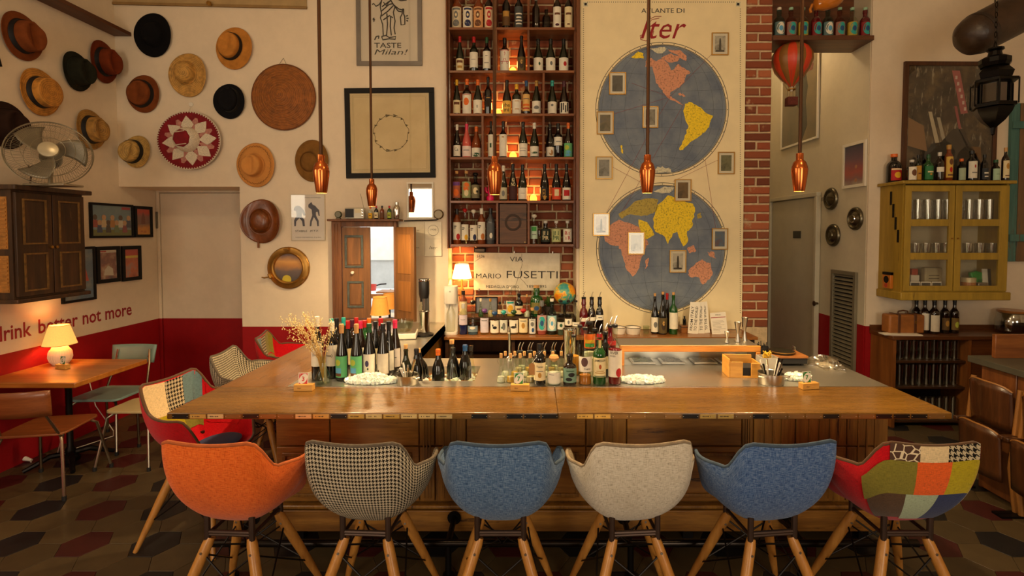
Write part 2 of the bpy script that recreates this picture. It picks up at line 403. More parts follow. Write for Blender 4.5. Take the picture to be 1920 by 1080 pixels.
# steel top with recessed ice wells
wells = [(pX(752, 3.2), pX(895, 3.2), 3.02, 3.36)]
WELL = wells[0]
b = B(); t = ZB-.001
b.box(-1.44, SY+.001, ZB-.05, WELL[0], YW-.012, t)
b.box(WELL[0], SY+.001, ZB-.05, WELL[1], WELL[2], t); b.box(WELL[0], WELL[3], ZB-.05, WELL[1], SB, t)
b.box(WELL[1], SY+.001, ZB-.05, BX1-.01, SB, t); b.box(WELL[0], SB, ZB-.05, -.87, YW-.012, t)
b.box(WELL[0], WELL[2], ZB-.19, WELL[1], WELL[3], ZB-.18)
for x in (WELL[0]-.004, WELL[1]): b.box(x, WELL[2], ZB-.19, x+.004, WELL[3], ZB-.05)
for y in (WELL[2]-.004, WELL[3]): b.box(WELL[0], y, ZB-.19, WELL[1], y+.004, ZB-.05)
b.ob('steel_worktop', M_STEEL, BAR, smooth=0)
b = B(); b.box(-1.44, SY-.002, ZB-.002, BX1-.01, SY+.006, ZB+.002); b.ob('steel_edge_strip', mat('bright_steel', (214, 208, 196), .2, 1, var=.03), BAR)
# carcass: old door panels with raised mouldings
PX0, PX1, PY = -1.50, 2.06, 2.88
b = B(); b.box(PX0+.01, PY+.03, .1, PX1-.01, SB-.02, ZB-.052); b.box(PX0+.01, SB-.02, .1, -.89, YW-.012, ZB-.052); b.ob('carcass', M_PANEL, BAR, smooth=0)
edges = [510, 612, 782, 812, 872, 1100, 1178, 1398, 1420, 1500, 1598, 1682]
ex = [pX(e, PY) for e in edges]; ex[0] = PX0; ex[-1] = PX1
for i in range(len(ex)-1):
    wide = ex[i+1]-ex[i] > .3
    for z0, z1, mm in ((.28, .60, M_PANELH if wide else M_PANEL), (.61, ZB-.035, M_PANELH if wide else M_PANEL)):
        b = B(); b.box(ex[i]+.003, PY+.008, z0, ex[i+1]-.003, PY+.03, z1); b.ob('front_panel', mm, BAR, bev=.004)
    if wide:
        b = B(); x0, x1 = ex[i]+.04, ex[i+1]-.04
        for z0, z1 in ((.31, .57),):
            for r in ((x0, z0, x1, z0+.02), (x0, z1-.02, x1, z1), (x0, z0+.02, x0+.02, z1-.02), (x1-.02, z0+.02, x1, z1-.02)):
                b.box(r[0], PY-.004, r[1], r[2], PY+.008, r[3])
        b.ob('panel_moulding', M_PANEL, BAR, bev=.003)
    else:
        b = B(); w_ = ex[i+1]-ex[i]
        for k in range(3): b.box(ex[i]+w_*(.25+.2*k), PY+.001, .3, ex[i]+w_*(.25+.2*k)+.008, PY+.009, ZB-.06)
        b.ob('pilaster_reeding', M_PANEL, BAR)
b = B(); b.box(PX0, PY-.012, .11, PX1, PY+.03, .235); b.ob('plinth_board', M_PANELH, BAR, bev=.006)
b = B(); b.box(PX0, PY-.02, .245, PX1, PY+.03, .268); b.ob('plinth_rail', M_PANEL, BAR, bev=.008)
for i in range(4):
    y0 = PY+.04+i*.51; b = B(); b.box(PX0-.012, y0, .12, PX0+.01, y0+.5, ZB-.036); b.ob('side_panel', M_PANEL, BAR, bev=.005)
for x in (PX0+.05, -.3, .9, PX1-.1):
    b = B(); b.box(x, PY+.1, 0, x+.06, PY+.16, .11); b.ob('foot', M_IRON, BAR)
# foot rail
b = B(); b.cyl((PX0-.25, 2.65, .18), (PX1, 2.65, .18), .02, n=14); b.ob('foot_rail', mat('worn_black_steel', (46, 40, 36), .3, .9), BAR)
for x in (-1.62, -.46, .52, 1.45):
    b = B(); b.cyl((x, 2.65, 0), (x, 2.65, .17), .017); b.tube([(x, 2.66, .18), (x, 2.75, .19), (x, PY-.02, .2)], .016); b.lathe([(0, 0), (.03, .0), (.03, .012), (0, .014)], 14, (x, 2.65, 0)); b.lathe([(0, 0), (.04, 0), (.035, .014), (0, .015)], 14, (x, PY-.026, .2), 'y'); b.ob('rail_bracket', M_IRON, BAR)
# engraved plaques along the front edge
PLM = [mat('plaque_brass', (206, 164, 84), .3, .35, var=.1), mat('plaque_bronze', (130, 92, 46), .35, .3, var=.15), mat('plaque_black', (34, 26, 20), .35, .4, var=.2), mat('plaque_pale', (222, 194, 136), .3, .35, var=.08)]
M_SCREW = mat('screw_steel', (190, 180, 160), .3, 1); M_INK = mat('engraving_ink', (52, 36, 16), .7, var=.05)
plq = '2031211302030333021222100113120012111211222122212122'
pitch = (BX1-BX0-.06)/44; names = ['P. Rossi', 'Alba Gatti', 'Moretti', 'Lia Sala']
SCREW = B().lathe([(0, -.0015), (.002, -.001), (.0025, 0)], 8, (0, 0, 0), 'y').me('screw')
for i in range(44):
    if i in (16, 27): continue
    x0 = BX0+.03+i*pitch; c = int(plq[i]); b = B(); b.box(x0, BY0-.0022, ZB-.028, x0+pitch*.9, BY0+.001, ZB-.007); pq = b.ob('plaque', PLM[c], BAR)
    if c in (0, 3):
        bb = B()
        for k in range(7):
            if random.random() < .85: bb.box(x0+.012+k*.0062, BY0-.0026, ZB-.0205, x0+.012+k*.0062+random.uniform(.002, .005), BY0-.0021, ZB-.0145)
        bb.ob('engraving', M_INK, pq)
    for sx in (x0+.004, x0+pitch*.9-.004): OB('screw', SCREW, M_SCREW, pq, (sx, BY0-.0022, ZB-.0175))
# ---------------------------------------------------------------- shell armchairs
def lerp(a, b, t): return a+(b-a)*t
def sstep(a, b, x):
    t = max(0, min(1, (x-a)/(b-a))); return t*t*(3-2*t)
def rimrh(ph):
    """rim radius and height of the shell by angle from the back (degrees)"""
    a = abs(ph)
    h = lerp(.464, .316, sstep(36, 60, a)); h = lerp(h, .298, sstep(64, 96, a)); h = lerp(h, .055, sstep(106, 138, a)); h -= .014*max(0, 1-(a/36)**2)
    k = .265/math.cos(R(38))**.9
    if a < 38: r = .265/math.cos(R(a))**.9
    else: r = lerp(k, .298, sstep(38, 62, a)); r = lerp(r, .295, sstep(62, 90, a)); r = lerp(r, .27, sstep(100, 150, a))
    return r, h
SEATZ = .495
def shell_pt(ph, t, off=0.0):
    r, h = rimrh(ph); a = t*PI/2
    rho = math.sin(a)**.98; z = (1-math.cos(a))**.93
    flare = .014*sstep(.86, 1, t)*sstep(58, 80, abs(ph))*(1-sstep(105, 130, abs(ph)))
    rr = r*.972*rho*(1+.03*math.sin(PI*t))+flare
    p = Vector((rr*math.sin(R(ph)), -rr*math.cos(R(ph)), SEATZ+h*z))
    if off:
        c = Vector((0, 0, SEATZ+.30)); d = (p-c).normalized(); p = p + d*off
    return p
NU, NV = 72, 18
_seatz = None
def shell_mesh(name, uvs=True):
    b = B()
    b.grid(lambda u, v: shell_pt(-180+360*u, .02+.98*v), NU, NV, True)
    o = len(b.v); b.grid(lambda u, v: shell_pt(-180+360*u, .02+.98*v, -.016), NU, NV, True)
    nf = len(b.f)//2
    b.f[nf:] = [tuple(reversed(f)) for f in b.f[nf:]]
    for i in range(NU):
        j = (i+1) % NU; b.f.append((NV*NU+i, NV*NU+j, o+NV*NU+j, o+NV*NU+i))
    b.f.append(tuple(range(NU-1, -1, -1))); b.f.append(tuple(range(o, o+NU)))
    me = bpy.data.meshes.new(name); me.from_pydata(b.v, [], b.f)
    me.polygons.foreach_set('use_smooth', [True]*len(me.polygons)); me.set_sharp_from_angle(angle=R(60))
    uv = me.uv_layers.new(name='UVMap')
    for l in me.loops:                                         # unrolled: around the shell, up the wall
        x, y, z = me.vertices[l.vertex_index].co
        vi = l.vertex_index % ((NV+1)*NU); q = math.hypot(x, y); uv.data[l.index].uv = ((vi % NU)/NU*2*PI*(.5*q+.13)+.5-PI*(.5*q+.13), .54*(vi//NU)/NV)
    return me
SHELL = shell_mesh('shell')
def rim_mesh():
    b = B(); pts = [(shell_pt(-180+5*i, 1)+shell_pt(-180+5*i, 1, -.016))/2 for i in range(72)]
    b.tube(pts, .0088, 8, True); return b.me('rim_piping', 60)
RIM = rim_mesh()
def cushion_mesh():
    b = B(); b.grid(lambda u, v: Vector((.165*v*math.sin(2*PI*u), -.12*v*math.cos(2*PI*u)+.07, SEATZ+.062+.022*math.cos(v*PI/2)**.5)), 32, 8, True); return b.me('seat_cushion', 60)
CUSH = cushion_mesh()
def weave(name, c1, c2, c3, sc=210, dirt=(90, 74, 54)):
    g = N(name); uv = g.n('ShaderNodeUVMap').outputs[0]
    a = g.noise(g.mapping(uv, (sc*.12, sc*1.0, 1)), 1.6, 3); c = g.noise(g.mapping(uv, (sc*1.0, sc*.12, 1)), 1.6, 3)
    big = g.noise(g.mapping(uv, (5, 5, 1)), 1, 4)
    f = g.math('ADD', g.math('MULTIPLY', a, .6), g.math('MULTIPLY', c, .4))
    col = g.ramp(f, [(.34, lin(c1)), (.46, lin(c2)), (.62, lin(c3))])
    col = g.mix(g.ramp(big, [(.5, (0, 0, 0, 1)), (.85, (.35, .35, .35, 1))]), col, lin(dirt))
    g.p('Base Color', col); g.p('Roughness', .95); g.p('Specular IOR Level', .1); g.p('Sheen Weight', .15); g.bump(f, .7, .003); return g.m
def hound(name, dark, light, k=520.):
    g = N(name); uv = g.n('ShaderNodeSeparateXYZ', i0=g.n('ShaderNodeUVMap').outputs[0])
    U = g.math('FLOOR', g.math('MULTIPLY', uv.outputs[0], k)); V = g.math('FLOOR', g.math('MULTIPLY', uv.outputs[1], k))
    md = lambda a, m: g.math('FLOORED_MODULO', a, m)
    warp = g.math('LESS_THAN', md(U, 8.0), 4.0); weft = g.math('LESS_THAN', md(V, 8.0), 4.0)
    sel = g.math('LESS_THAN', md(g.math('ADD', U, V), 4.0), 2.0)
    f = g.math('ADD', g.math('MULTIPLY', sel, warp), g.math('MULTIPLY', g.math('SUBTRACT', 1.0, sel), weft))
    big = g.noise(g.coord(), 9, 4)
    g.p('Base Color', g.mix(f, g.mix(big, lin(light), lin(tuple(v*.8 for v in light))), lin(dark)))
    g.p('Roughness', .92); g.p('Specular IOR Level', .1); g.bump(g.noise(g.coord(), 500, 2), .4, .002); return g.m
F_OR = weave('orange_weave', (172, 66, 16), (226, 98, 30), (240, 122, 48), dirt=(150, 70, 20))
F_BL = weave('denim_blue_weave', (36, 58, 90), (70, 100, 140), (128, 152, 180), dirt=(58, 84, 116))
F_BL2 = weave('slate_blue_weave', (34, 56, 96), (62, 92, 142), (122, 144, 178), dirt=(62, 78, 106))
F_GR = weave('oatmeal_weave', (140, 126, 108), (206, 194, 172), (228, 218, 200), dirt=(160, 140, 114))
F_HT = hound('houndstooth_weave', (24, 18, 14), (226, 210, 180))
PC = {k: weave('patch_'+k, tuple(v*.78 for v in c), c, tuple(min(255, v*1.12) for v in c), 260, dirt=tuple(v*.8 for v in c)) for k, c in dict(
    red=(188, 14, 24), olive=(128, 118, 44), brown=(86, 62, 42), cream=(222, 196, 150), orange=(226, 96, 36), lime=(176, 156, 24), mint=(164, 178, 148), navy=(44, 54, 92), slate=(96, 120, 124), white=(226, 214, 192)).items()}
PC['hound'] = hound('patch_houndstooth', (28, 24, 20), (214, 196, 160), 330.)
def crackle():
    g = N('patch_crackle'); uv = g.n('ShaderNodeUVMap').outputs[0]
    v = g.n('ShaderNodeTexVoronoi'); v.feature = 'DISTANCE_TO_EDGE'; g.set(v.inputs['Vector'], uv); v.inputs['Scale'].default_value = 26
    g.p('Base Color', g.mix(g.math('LESS_THAN', v.outputs[0], .05), lin((78, 50, 36)), lin((226, 206, 170)))); g.p('Roughness', .9); return g.m
PC['crackle'] = crackle()
M_LEG = wood('beech_leg', (164, 106, 42), (204, 144, 68), 2, 1.3, .42, .15, worn=((120, 68, 26), .66))
M_TUBE = mat('brown_metal_tube', (72, 54, 44), .45, .6, var=.2); M_WIRE = mat('dark_wire', (36, 32, 30), .4, .8)
M_ALU = mat('leg_ferrule', (180, 172, 160), .35, 1)
def chair_base(t):
    zt = .43; tp = .105; ft = .25
    for sx in (-1, 1):
        for sy in (-1, 1):
            top = Vector((sx*tp, sy*(tp+.01), zt)); bot = Vector((sx*ft, sy*ft, 0))
            d = (bot-top).normalized(); b = B(); b.tube([top-d*.03, top, lerp(top, bot, .3), lerp(top, bot, .7), bot], [.019, .0235, .024, .019, .0125], 12); lg = b.ob('leg', M_LEG, t)
            b = B(); q = top+d*.03; b.cyl(q+Vector((0, -.026, 0)), q+Vector((0, .026, 0)), .006, n=8); b.ob('leg_bolt', M_ALU, lg)
            b = B(); b.cyl((sx*tp, sy*(tp+.01), zt-.01), (sx*tp, sy*(tp+.01), SEATZ+(.085 if sy < 0 else .03)), .0135, n=10); b.ob('riser_tube', M_TUBE, t)
    z1 = zt+.045; b = B()
    for s in (-1, 1):
        b.cyl((-tp, s*(tp+.01), z1), (tp, s*(tp+.01), z1), .008, n=8); b.cyl((s*tp, -tp-.01, z1), (s*tp, tp+.01, z1), .008, n=8)
        b.cyl((-tp, s*(tp+.01), SEATZ-.008), (tp, s*(tp+.01), SEATZ-.008), .009, n=8)
    b.ob('seat_support_frame', M_TUBE, t)
    e = lambda sx, sy, z: Vector((sx*lerp(ft, tp, z/zt), sy*lerp(ft, tp+.01, z/zt), z))
    for s in (-1, 1):
        for f in (lambda a, z: e(a, s, z), lambda a, z: e(s, a, z)):
            b = B(); b.cyl(f(-1, zt-.04), f(1, .15), .0042, n=6); b.cyl(f(1, zt-.04), f(-1, .15), .0042, n=6); b.ob('cross_brace', M_WIRE, t)
    b = B(); 
    for s in (-1, 1): b.cyl((s*tp, -tp-.01, zt-.005), (0, 0, zt-.07), .0042, n=6); b.cyl((s*tp, tp+.01, zt-.005), (0, 0, zt-.07), .0042, n=6)
    b.ob('tie_rod', M_WIRE, t)
def arm_chair(label, fab, loc, rz, rimmat, cush=None, group='upholstered tub armchairs at the bar'):
    t = T('tub_armchair', label, 'chair', loc, rz, group)
    OB('shell', SHELL, fab, t); OB('rim_piping', RIM, rimmat, t); OB('seat_cushion', CUSH, cush or fab, t)
    chair_base(t); return t
def patch_chair(label, loc, rz, spec):
    t = arm_chair(label, PC['red'], loc, rz, PC['brown'], PC['navy'])
    for (a0, a1, t0, t1, c, side) in spec:
        off = .0035 if side > 0 else -.0195
        b = B(); g_ = .0
        b.grid(lambda u, v: shell_pt(lerp(a0, a1, u), lerp(t0, t1, v), off), 10, 8)
        if side < 0: b.f = [tuple(reversed(f)) for f in b.f]
        me = b.me('fabric_patch', 60); uvl = me.uv_layers.new(name='UVMap')
        for l in me.loops:
            x, y, z = me.vertices[l.vertex_index].co; uvl.data[l.index].uv = (math.atan2(x, -y)*.27+.5, z)
        OB('fabric_patch', me, PC[c], t)
rimh = mat('dark_piping', (92, 80, 66), .9, var=.3, vs=60)
rimg = mat('soiled_piping', (140, 122, 98), .9, var=.25, vs=20, bump=.4, bs=200); rimo = mat('soiled_orange_piping', (170, 84, 34), .9, var=.25, vs=20)
rimb = mat('soiled_blue_piping', (58, 74, 92), .9, var=.25, vs=20)
CY = 2.36
def cpos(px, dy=0): return (pX(px, 2.28), CY+dy, 0)
arm_chair('orange fabric tub armchair at the end of the bar', F_OR, cpos(430, .0), R(-3), rimo)
arm_chair('black and white houndstooth tub armchair next to the orange one at the bar', F_HT, cpos(686, .0), R(-3), rimh)
arm_chair('denim blue tub armchair between the houndstooth and the oatmeal one', F_BL, cpos(938, .0), R(0), rimb)
arm_chair('oatmeal grey woven tub armchair between the two blue ones', F_GR, cpos(1188, .0), R(4), rimg)
arm_chair('slate blue tub armchair between the oatmeal and the patchwork one', F_BL2, cpos(1446, .0), R(6), rimb)
OUT = [(-15, 17, .645, .89, 'orange', 1), (17, 41, .645, .89, 'lime', 1), (-22, 12, .33, .645, 'mint', 1), (12, 42, .33, .645, 'navy', 1), (42, 72, .34, .7, 'white', 1),
       (-36, -13, .89, .995, 'crackle', 1), (-13, 13, .89, .995, 'cream', 1), (13, 38, .89, .995, 'hound', 1), (41, 58, .7, .995, 'red', 1),
       (-56, -15, .645, .89, 'olive', 1), (-54, -22, .36, .645, 'brown', 1), (60, 110, .4, .995, 'olive', 1),
       (-30, 0, .6, .995, 'slate', -1), (0, 30, .6, .995, 'hound', -1)]
patch_chair('multicolour patchwork tub armchair facing the bar beside the slate blue one', cpos(1704, .0), R(0), OUT)
INN = [(-46, -22, .7, .995, 'slate', -1), (-22, 8, .66, .995, 'hound', -1), (8, 36, .66, .995, 'cream', -1), (-46, -14, .42, .68, 'olive', -1), (-14, 28, .42, .66, 'lime', -1), (28, 60, .42, .7, 'orange', -1), (36, 70, .7, .995, 'cream', -1),
       (-110, -50, .5, .995, 'red', -1), (60, 120, .5, .9, 'olive', -1), (-30, 20, .5, .98, 'hound', 1)]
patch_chair('patchwork tub armchair with red outside tucked under the counter side', (-2.02, 3.06, 0), R(-98), INN)
arm_chair('houndstooth tub armchair at the counter side near the red dado', F_HT, (-2.1, 3.80, 0), R(-82), rimh)
patch_chair('patchwork tub armchair farthest along the counter side by the back wall', (-2.15, 4.45, 0), R(-75), [(-46, -22, .7, .995, 'olive', -1), (-22, 8, .66, .995, 'hound', -1), (8, 36, .66, .995, 'slate', -1), (36, 70, .7, .995, 'brown', -1), (-110, -50, .5, .995, 'red', -1), (-46, -14, .42, .68, 'olive', -1), (-14, 28, .42, .66, 'olive', -1)])
# ---------------------------------------------------------------- bottles
PROF = dict(
    bord=[(0, .03), (.6, .02), (.9, 0), (1, .02), (1, .60), (.94, .65), (.66, .70), (.44, .745), (.37, .80), (.36, .93), (.41, .935), (.41, .965), (.37, .97), (.37, 1), (0, 1)],
    burg=[(0, .03), (.6, .02), (.9, 0), (1, .02), (1, .40), (.95, .48), (.80, .58), (.58, .68), (.42, .76), (.35, .84), (.34, .93), (.39, .935), (.39, .965), (.35, .97), (.35, 1), (0, 1)],
    spirit=[(0, .02), (.7, .01), (.94, 0), (1, .02), (1, .62), (.96, .67), (.74, .73), (.46, .78), (.38, .82), (.38, .94), (.43, .945), (.43, 1), (0, 1)],
    squat=[(0, .02), (.7, .01), (.94, 0), (1, .03), (1, .58), (.95, .66), (.7, .73), (.42, .78), (.40, .88), (.46, .89), (.46, 1), (0, 1)],
    flask=[(0, .02), (.8, .01), (.97, 0), (1, .03), (.99, .08), (.82, .24), (.55, .46), (.36, .66), (.31, .80), (.31, .95), (.38, .97), (.38, 1), (0, 1)],
    jar=[(0, .02), (.8, .01), (.95, 0), (1, .03), (1, .55), (.93, .64), (.72, .71), (.5, .74), (.48, .82), (.56, .83), (.56, .9), (.5, .92), (.5, 1), (0, 1)],
    slim=[(0, .02), (.8, .01), (.94, 0), (1, .01), (1, .66), (.9, .72), (.55, .79), (.5, .84), (.5, .96), (.56, .965), (.56, 1), (0, 1)])
GL = dict(green=(18, 26, 12), brown=(28, 15, 7), black=(10, 9, 9), red=(90, 14, 20), emerald=(14, 70, 24), rose=(196, 84, 74), amber=(120, 52, 14), blue=(28, 34, 84), grey=(70, 72, 74))
_glm = {}
def glassmat(k):
    if k in _glm: return _glm[k]
    if k == 'clear': m = thin_glass('clear_bottle_glass', (240, 244, 236))
    elif k == 'smoke': m = thin_glass('smoked_bottle_glass', (150, 150, 138))
    elif k == 'aqua': m = thin_glass('aqua_bottle_glass', (190, 214, 214))
    elif k == 'pinkglass': m = thin_glass('pink_bottle_glass', (224, 186, 176))
    else: m = mat('bottle_glass_'+k, GL[k], .06, 0, var=.1, coat=.4, spec=.6)
    _glm[k] = m; return m
CLEAR = ('clear', 'smoke', 'aqua', 'pinkglass')
def col(c, rough=.5, metal=0): return mat('tint_%02x%02x%02x_%d%d' % (tuple(int(v) for v in c) + (int(rough*10), metal)), c, rough, metal, var=.06, vs=30)
C = dict(white=(226, 218, 198), cream=(222, 204, 158), gold=(176, 130, 52), red=(176, 20, 24), orange=(222, 104, 24), yellow=(224, 170, 30), teal=(40, 160, 150), blue=(30, 74, 122), black=(18, 16, 16), pink=(214, 40, 84), purple=(104, 60, 130), green=(64, 150, 70), cork=(196, 146, 88), brown=(104, 62, 34), grey=(110, 110, 106), mint=(150, 190, 160), sky=(90, 160, 196), lime=(170, 180, 60), dgreen=(28, 74, 40), navy=(30, 40, 80), plum=(70, 20, 40), rose=(220, 150, 140), steel=(200, 196, 186))
def prof_r(kind, t):
    p = PROF[kind]
    for (r0, z0), (r1, z1) in zip(p[3:], p[4:]):
        if z0 <= t <= z1 and z1 > z0: return lerp(r0, r1, (t-z0)/(z1-z0))
    return p[-2][0]
_bc = {}
def bmesh_(key, fn):
    if key not in _bc: _bc[key] = fn()
    return _bc[key]
def body_mesh(kind, h, d, sq):
    def mk():
        p = [(r*d/2, z*h) for r, z in PROF[kind]]; return B().lathe(p, 24, sq=sq).me('glass', 40)
    return bmesh_((kind, round(h, 3), round(d, 3), sq), mk)
def patch(par, name, r, w_, z0, z1, material, xc=0.0, n=12, sq=1.0, shape=None):
    """curved paper on a bottle wall; shape='disc' cuts an ellipse"""
    b = B(); a0 = (xc-w_/2)/r; a1 = (xc+w_/2)/r
    def pt(u, v):
        if shape == 'disc':
            a = 2*PI*u; x = xc+w_/2*v*math.cos(a); z = (z0+z1)/2+(z1-z0)/2*v*math.sin(a)
        else: x = xc+(u-.5)*w_; z = lerp(z0, z1, v)
        if sq != 1: return (x, -r, z)
        return (r*math.sin(x/r), -r*math.cos(x/r), z)
    if shape == 'disc': b.grid(pt, 18, 2, True)
    else: b.grid(pt, n, 1)
    return b.ob(name, material, par, smooth=60)
def wraptext(s, par, r, w_, h_, x, z, material, flat=False, name='label_text', shear=0, bold=.01):
    o = text(s, par, w_, h_, 0, 0, material, 0, name, shear, (0, 0, 0), bold)
    for v in o.data.vertices:
        px, pz = v.co.x+x, v.co.y+z
        v.co = (px, -r, pz) if flat else (r*math.sin(px/r), -r*math.cos(px/r), pz)
    o.location = (0, 0, 0); return o
def bottle(label, X, Y, Z, h, d, kind='burg', glass='green', cap=None, lab=None, rz=0, liquid=None, name='wine_bottle', cat='bottle', group=None, sq=1.0, caplen=.16, rot=None):
    t = T(name, label, cat, (X, Y, Z), rz, group, rot)
    r = d/2; OB('glass', body_mesh(kind, h, d, sq), glassmat(glass), t)
    if liquid:
        lv, lc = liquid; p = [(rr*r*.9, min(zz, lv)*h+.002) for rr, zz in PROF[kind] if zz <= lv]; rl = prof_r(kind, lv)*r*.9; p += [(rl, lv*h), (0, lv*h)]
        B().lathe(p, 20, sq=sq).ob('liquid', mat('liquid_%02x%02x%02x' % lc, lc, .1, 0, var=.05), t)
    if cap:
        ctype, cc = cap
        nr = PROF[kind][-2][0]*r
        if ctype == 'cap':
            z0 = 1-caplen; pts = [(prof_r(kind, z0)*r+.0008, z0*h)]
            for k in range(1, 5): tt = z0+(1-z0)*k/4; pts.append((max(prof_r(kind, min(tt, .999))*r, nr)+.0009, tt*h))
            pts += [(nr+.0009, h+.0012), (0, h+.0012)]; B().lathe(pts, 20).ob('capsule', col(C[cc], .4), t)
        elif ctype == 'cork':
            B().lathe([(0, h), (nr*.8, h), (nr*.92, h+.022), (nr*.85, h+.026), (0, h+.026)], 14).ob('cork', col(C[cc], .9), t)
        elif ctype == 'ball':
            B().lathe([(0, h), (nr*.6, h), (nr*.7, h+.004), (nr*1.3, h+.012), (nr*1.5, h+.024), (nr*1.1, h+.038), (0, h+.044)], 16).ob('stopper', col(C[cc], .3), t)
        elif ctype == 'pour':
            B().lathe([(0, h-.002), (nr*1.05, h-.002), (nr*1.1, h+.012), (nr*.8, h+.016), (0, h+.016)], 14).ob('pourer_collar', col(C['black'], .4), t)
            b = B(); b.tube([(0, 0, h+.014), (0, 0, h+.03), (.006, 0, h+.05), (.014, 0, h+.066)], [.0045, .004, .0035, .003], 8); b.ob('pourer_spout', mat('chrome', (214, 210, 200), .12, 1, var=.02), t)
    if lab:
        z0, z1, lc, motifs = lab; rr = r+.0008 if sq == 1 else r*1.0+.0008
        wd = min(r*2.5, .12) if sq == 1 else d*.86
        L_ = patch(t, 'paper_label', rr, wd, z0*h, z1*h, col(C[lc] if isinstance(lc, str) else lc, .7), sq=sq)
        for m in motifs:
            kind_ = m[0]
            if kind_ == 't':                                # text, width, height, x, v, colour
                wraptext(m[1], L_, rr+.0006, m[2]*d, m[3]*h, m[4]*d, lerp(z0, z1, m[5])*h, col(C[m[6]], .7), sq != 1)
            else:                                           # shape, width, v0, v1, x, colour
                patch(L_, 'label_print', rr+.0005, m[1]*d, lerp(z0, z1, m[2])*h, lerp(z0, z1, m[3])*h, col(C[m[5]] if isinstance(m[5], str) else m[5], .7), m[4]*d, 8, sq, 'disc' if kind_ == 'd' else None)
    return t
# ---------------------------------------------------------------- tall bottle rack in the brick niche
M_RACK = wood('rack_walnut', (82, 42, 18), (140, 80, 36), 2, .9, .4, .2); M_RACKH = wood('rack_walnut_board', (92, 48, 20), (150, 88, 40), 0, .9, .4, .2)
RY0, RY1 = 4.94, NY-.012; RYB = 5.06
RX0, RX1 = pX(838, RY0), pX(1086, RY0)
ZSH = [pZ(y, RY0) for y in (50, 131, 212, 294, 376, 458)]
RK = T('bottle_rack', 'tall walnut shelf rack full of wine bottles set into the brick niche', 'shelf', (0, 0, 0))
ZR0 = pZ(466, RY0)
for x0, x1 in ((RX0, NX0+.012), (NX1-.012, RX1)):
    b = B(); b.box(x0, RY0, ZR0, x1, YW-.002, 4.4); b.ob('upright', M_RACK, RK, bev=.004)
    xi = NX0+.002 if x0 == RX0 else NX1-.03; b = B(); b.box(xi, YW-.002, ZR0, xi+.028, RY1, 4.4); b.ob('side_board', M_RACK, RK)
for z in ZSH[:5]+[ZSH[5]]:
    b = B(); b.box(NX0+.03, RY0+.012, z-.024, NX1-.03, RY1, z); b.ob('shelf_board', M_RACKH, RK, bev=.002)
def dv(px, i):
    x = pX(px, RY0+.02); z0 = ZSH[i]; z1 = ZSH[i-1]-.024 if i else 4.4
    b = B(); b.box(x-.011, RY0+.016, z0, x+.011, RY1, z1); b.ob('divider', M_RACK, RK, bev=.002)
for px, i in ((930, 0), (991, 0), (931, 1), (991, 1), (1019, 2), (905.5, 3), (1019, 3), (905.5, 4), (932.5, 5), (991, 5)): dv(px, i)
b = B(); x0, x1 = pX(936, RY0+.02), pX(988, RY0+.02); b.box(x0+.002, RY0+.03, ZSH[5]+.004, x1-.002, RY0+.045, ZSH[4]-.03); bx = b.ob('box_door', wood('dark_box_wood', (70, 42, 20), (112, 70, 36), 0, 1, .5, worn=((44, 28, 16), .55)), RK, bev=.003)
xm = (x0+x1)/2; zm = (ZSH[5]+ZSH[4])/2
b = B(); b.lathe([(.06, -.001), (.075, -.003), (.083, -.001), (.083, .001), (.06, .001)], 28, (xm, RY0+.029, zm), 'y'); b.ob('stamped_ring', mat('burnt_wood', (52, 32, 18), .7), bx)
b = B(); b.lathe([(0, -.01), (.006, -.008), (.006, 0)], 10, (x1-.02, RY0+.03, ZSH[5]+.02), 'y'); b.ob('knob', PLM[0], bx)
dot = lambda c, w_=.3, a=.3, e=.7, x=0: [('d', w_, a, e, x, c)]
bar_ = lambda c, w_=.6, a=.4, e=.5, x=0: ('r', w_, a, e, x, c)
faces = lambda c: [('d', .66, .08, .40, 0, c), ('d', .4, .46, .8, 0, c), bar_(c, .8, .86, .95), ('d', .2, .55, .7, 0, 'cream')]
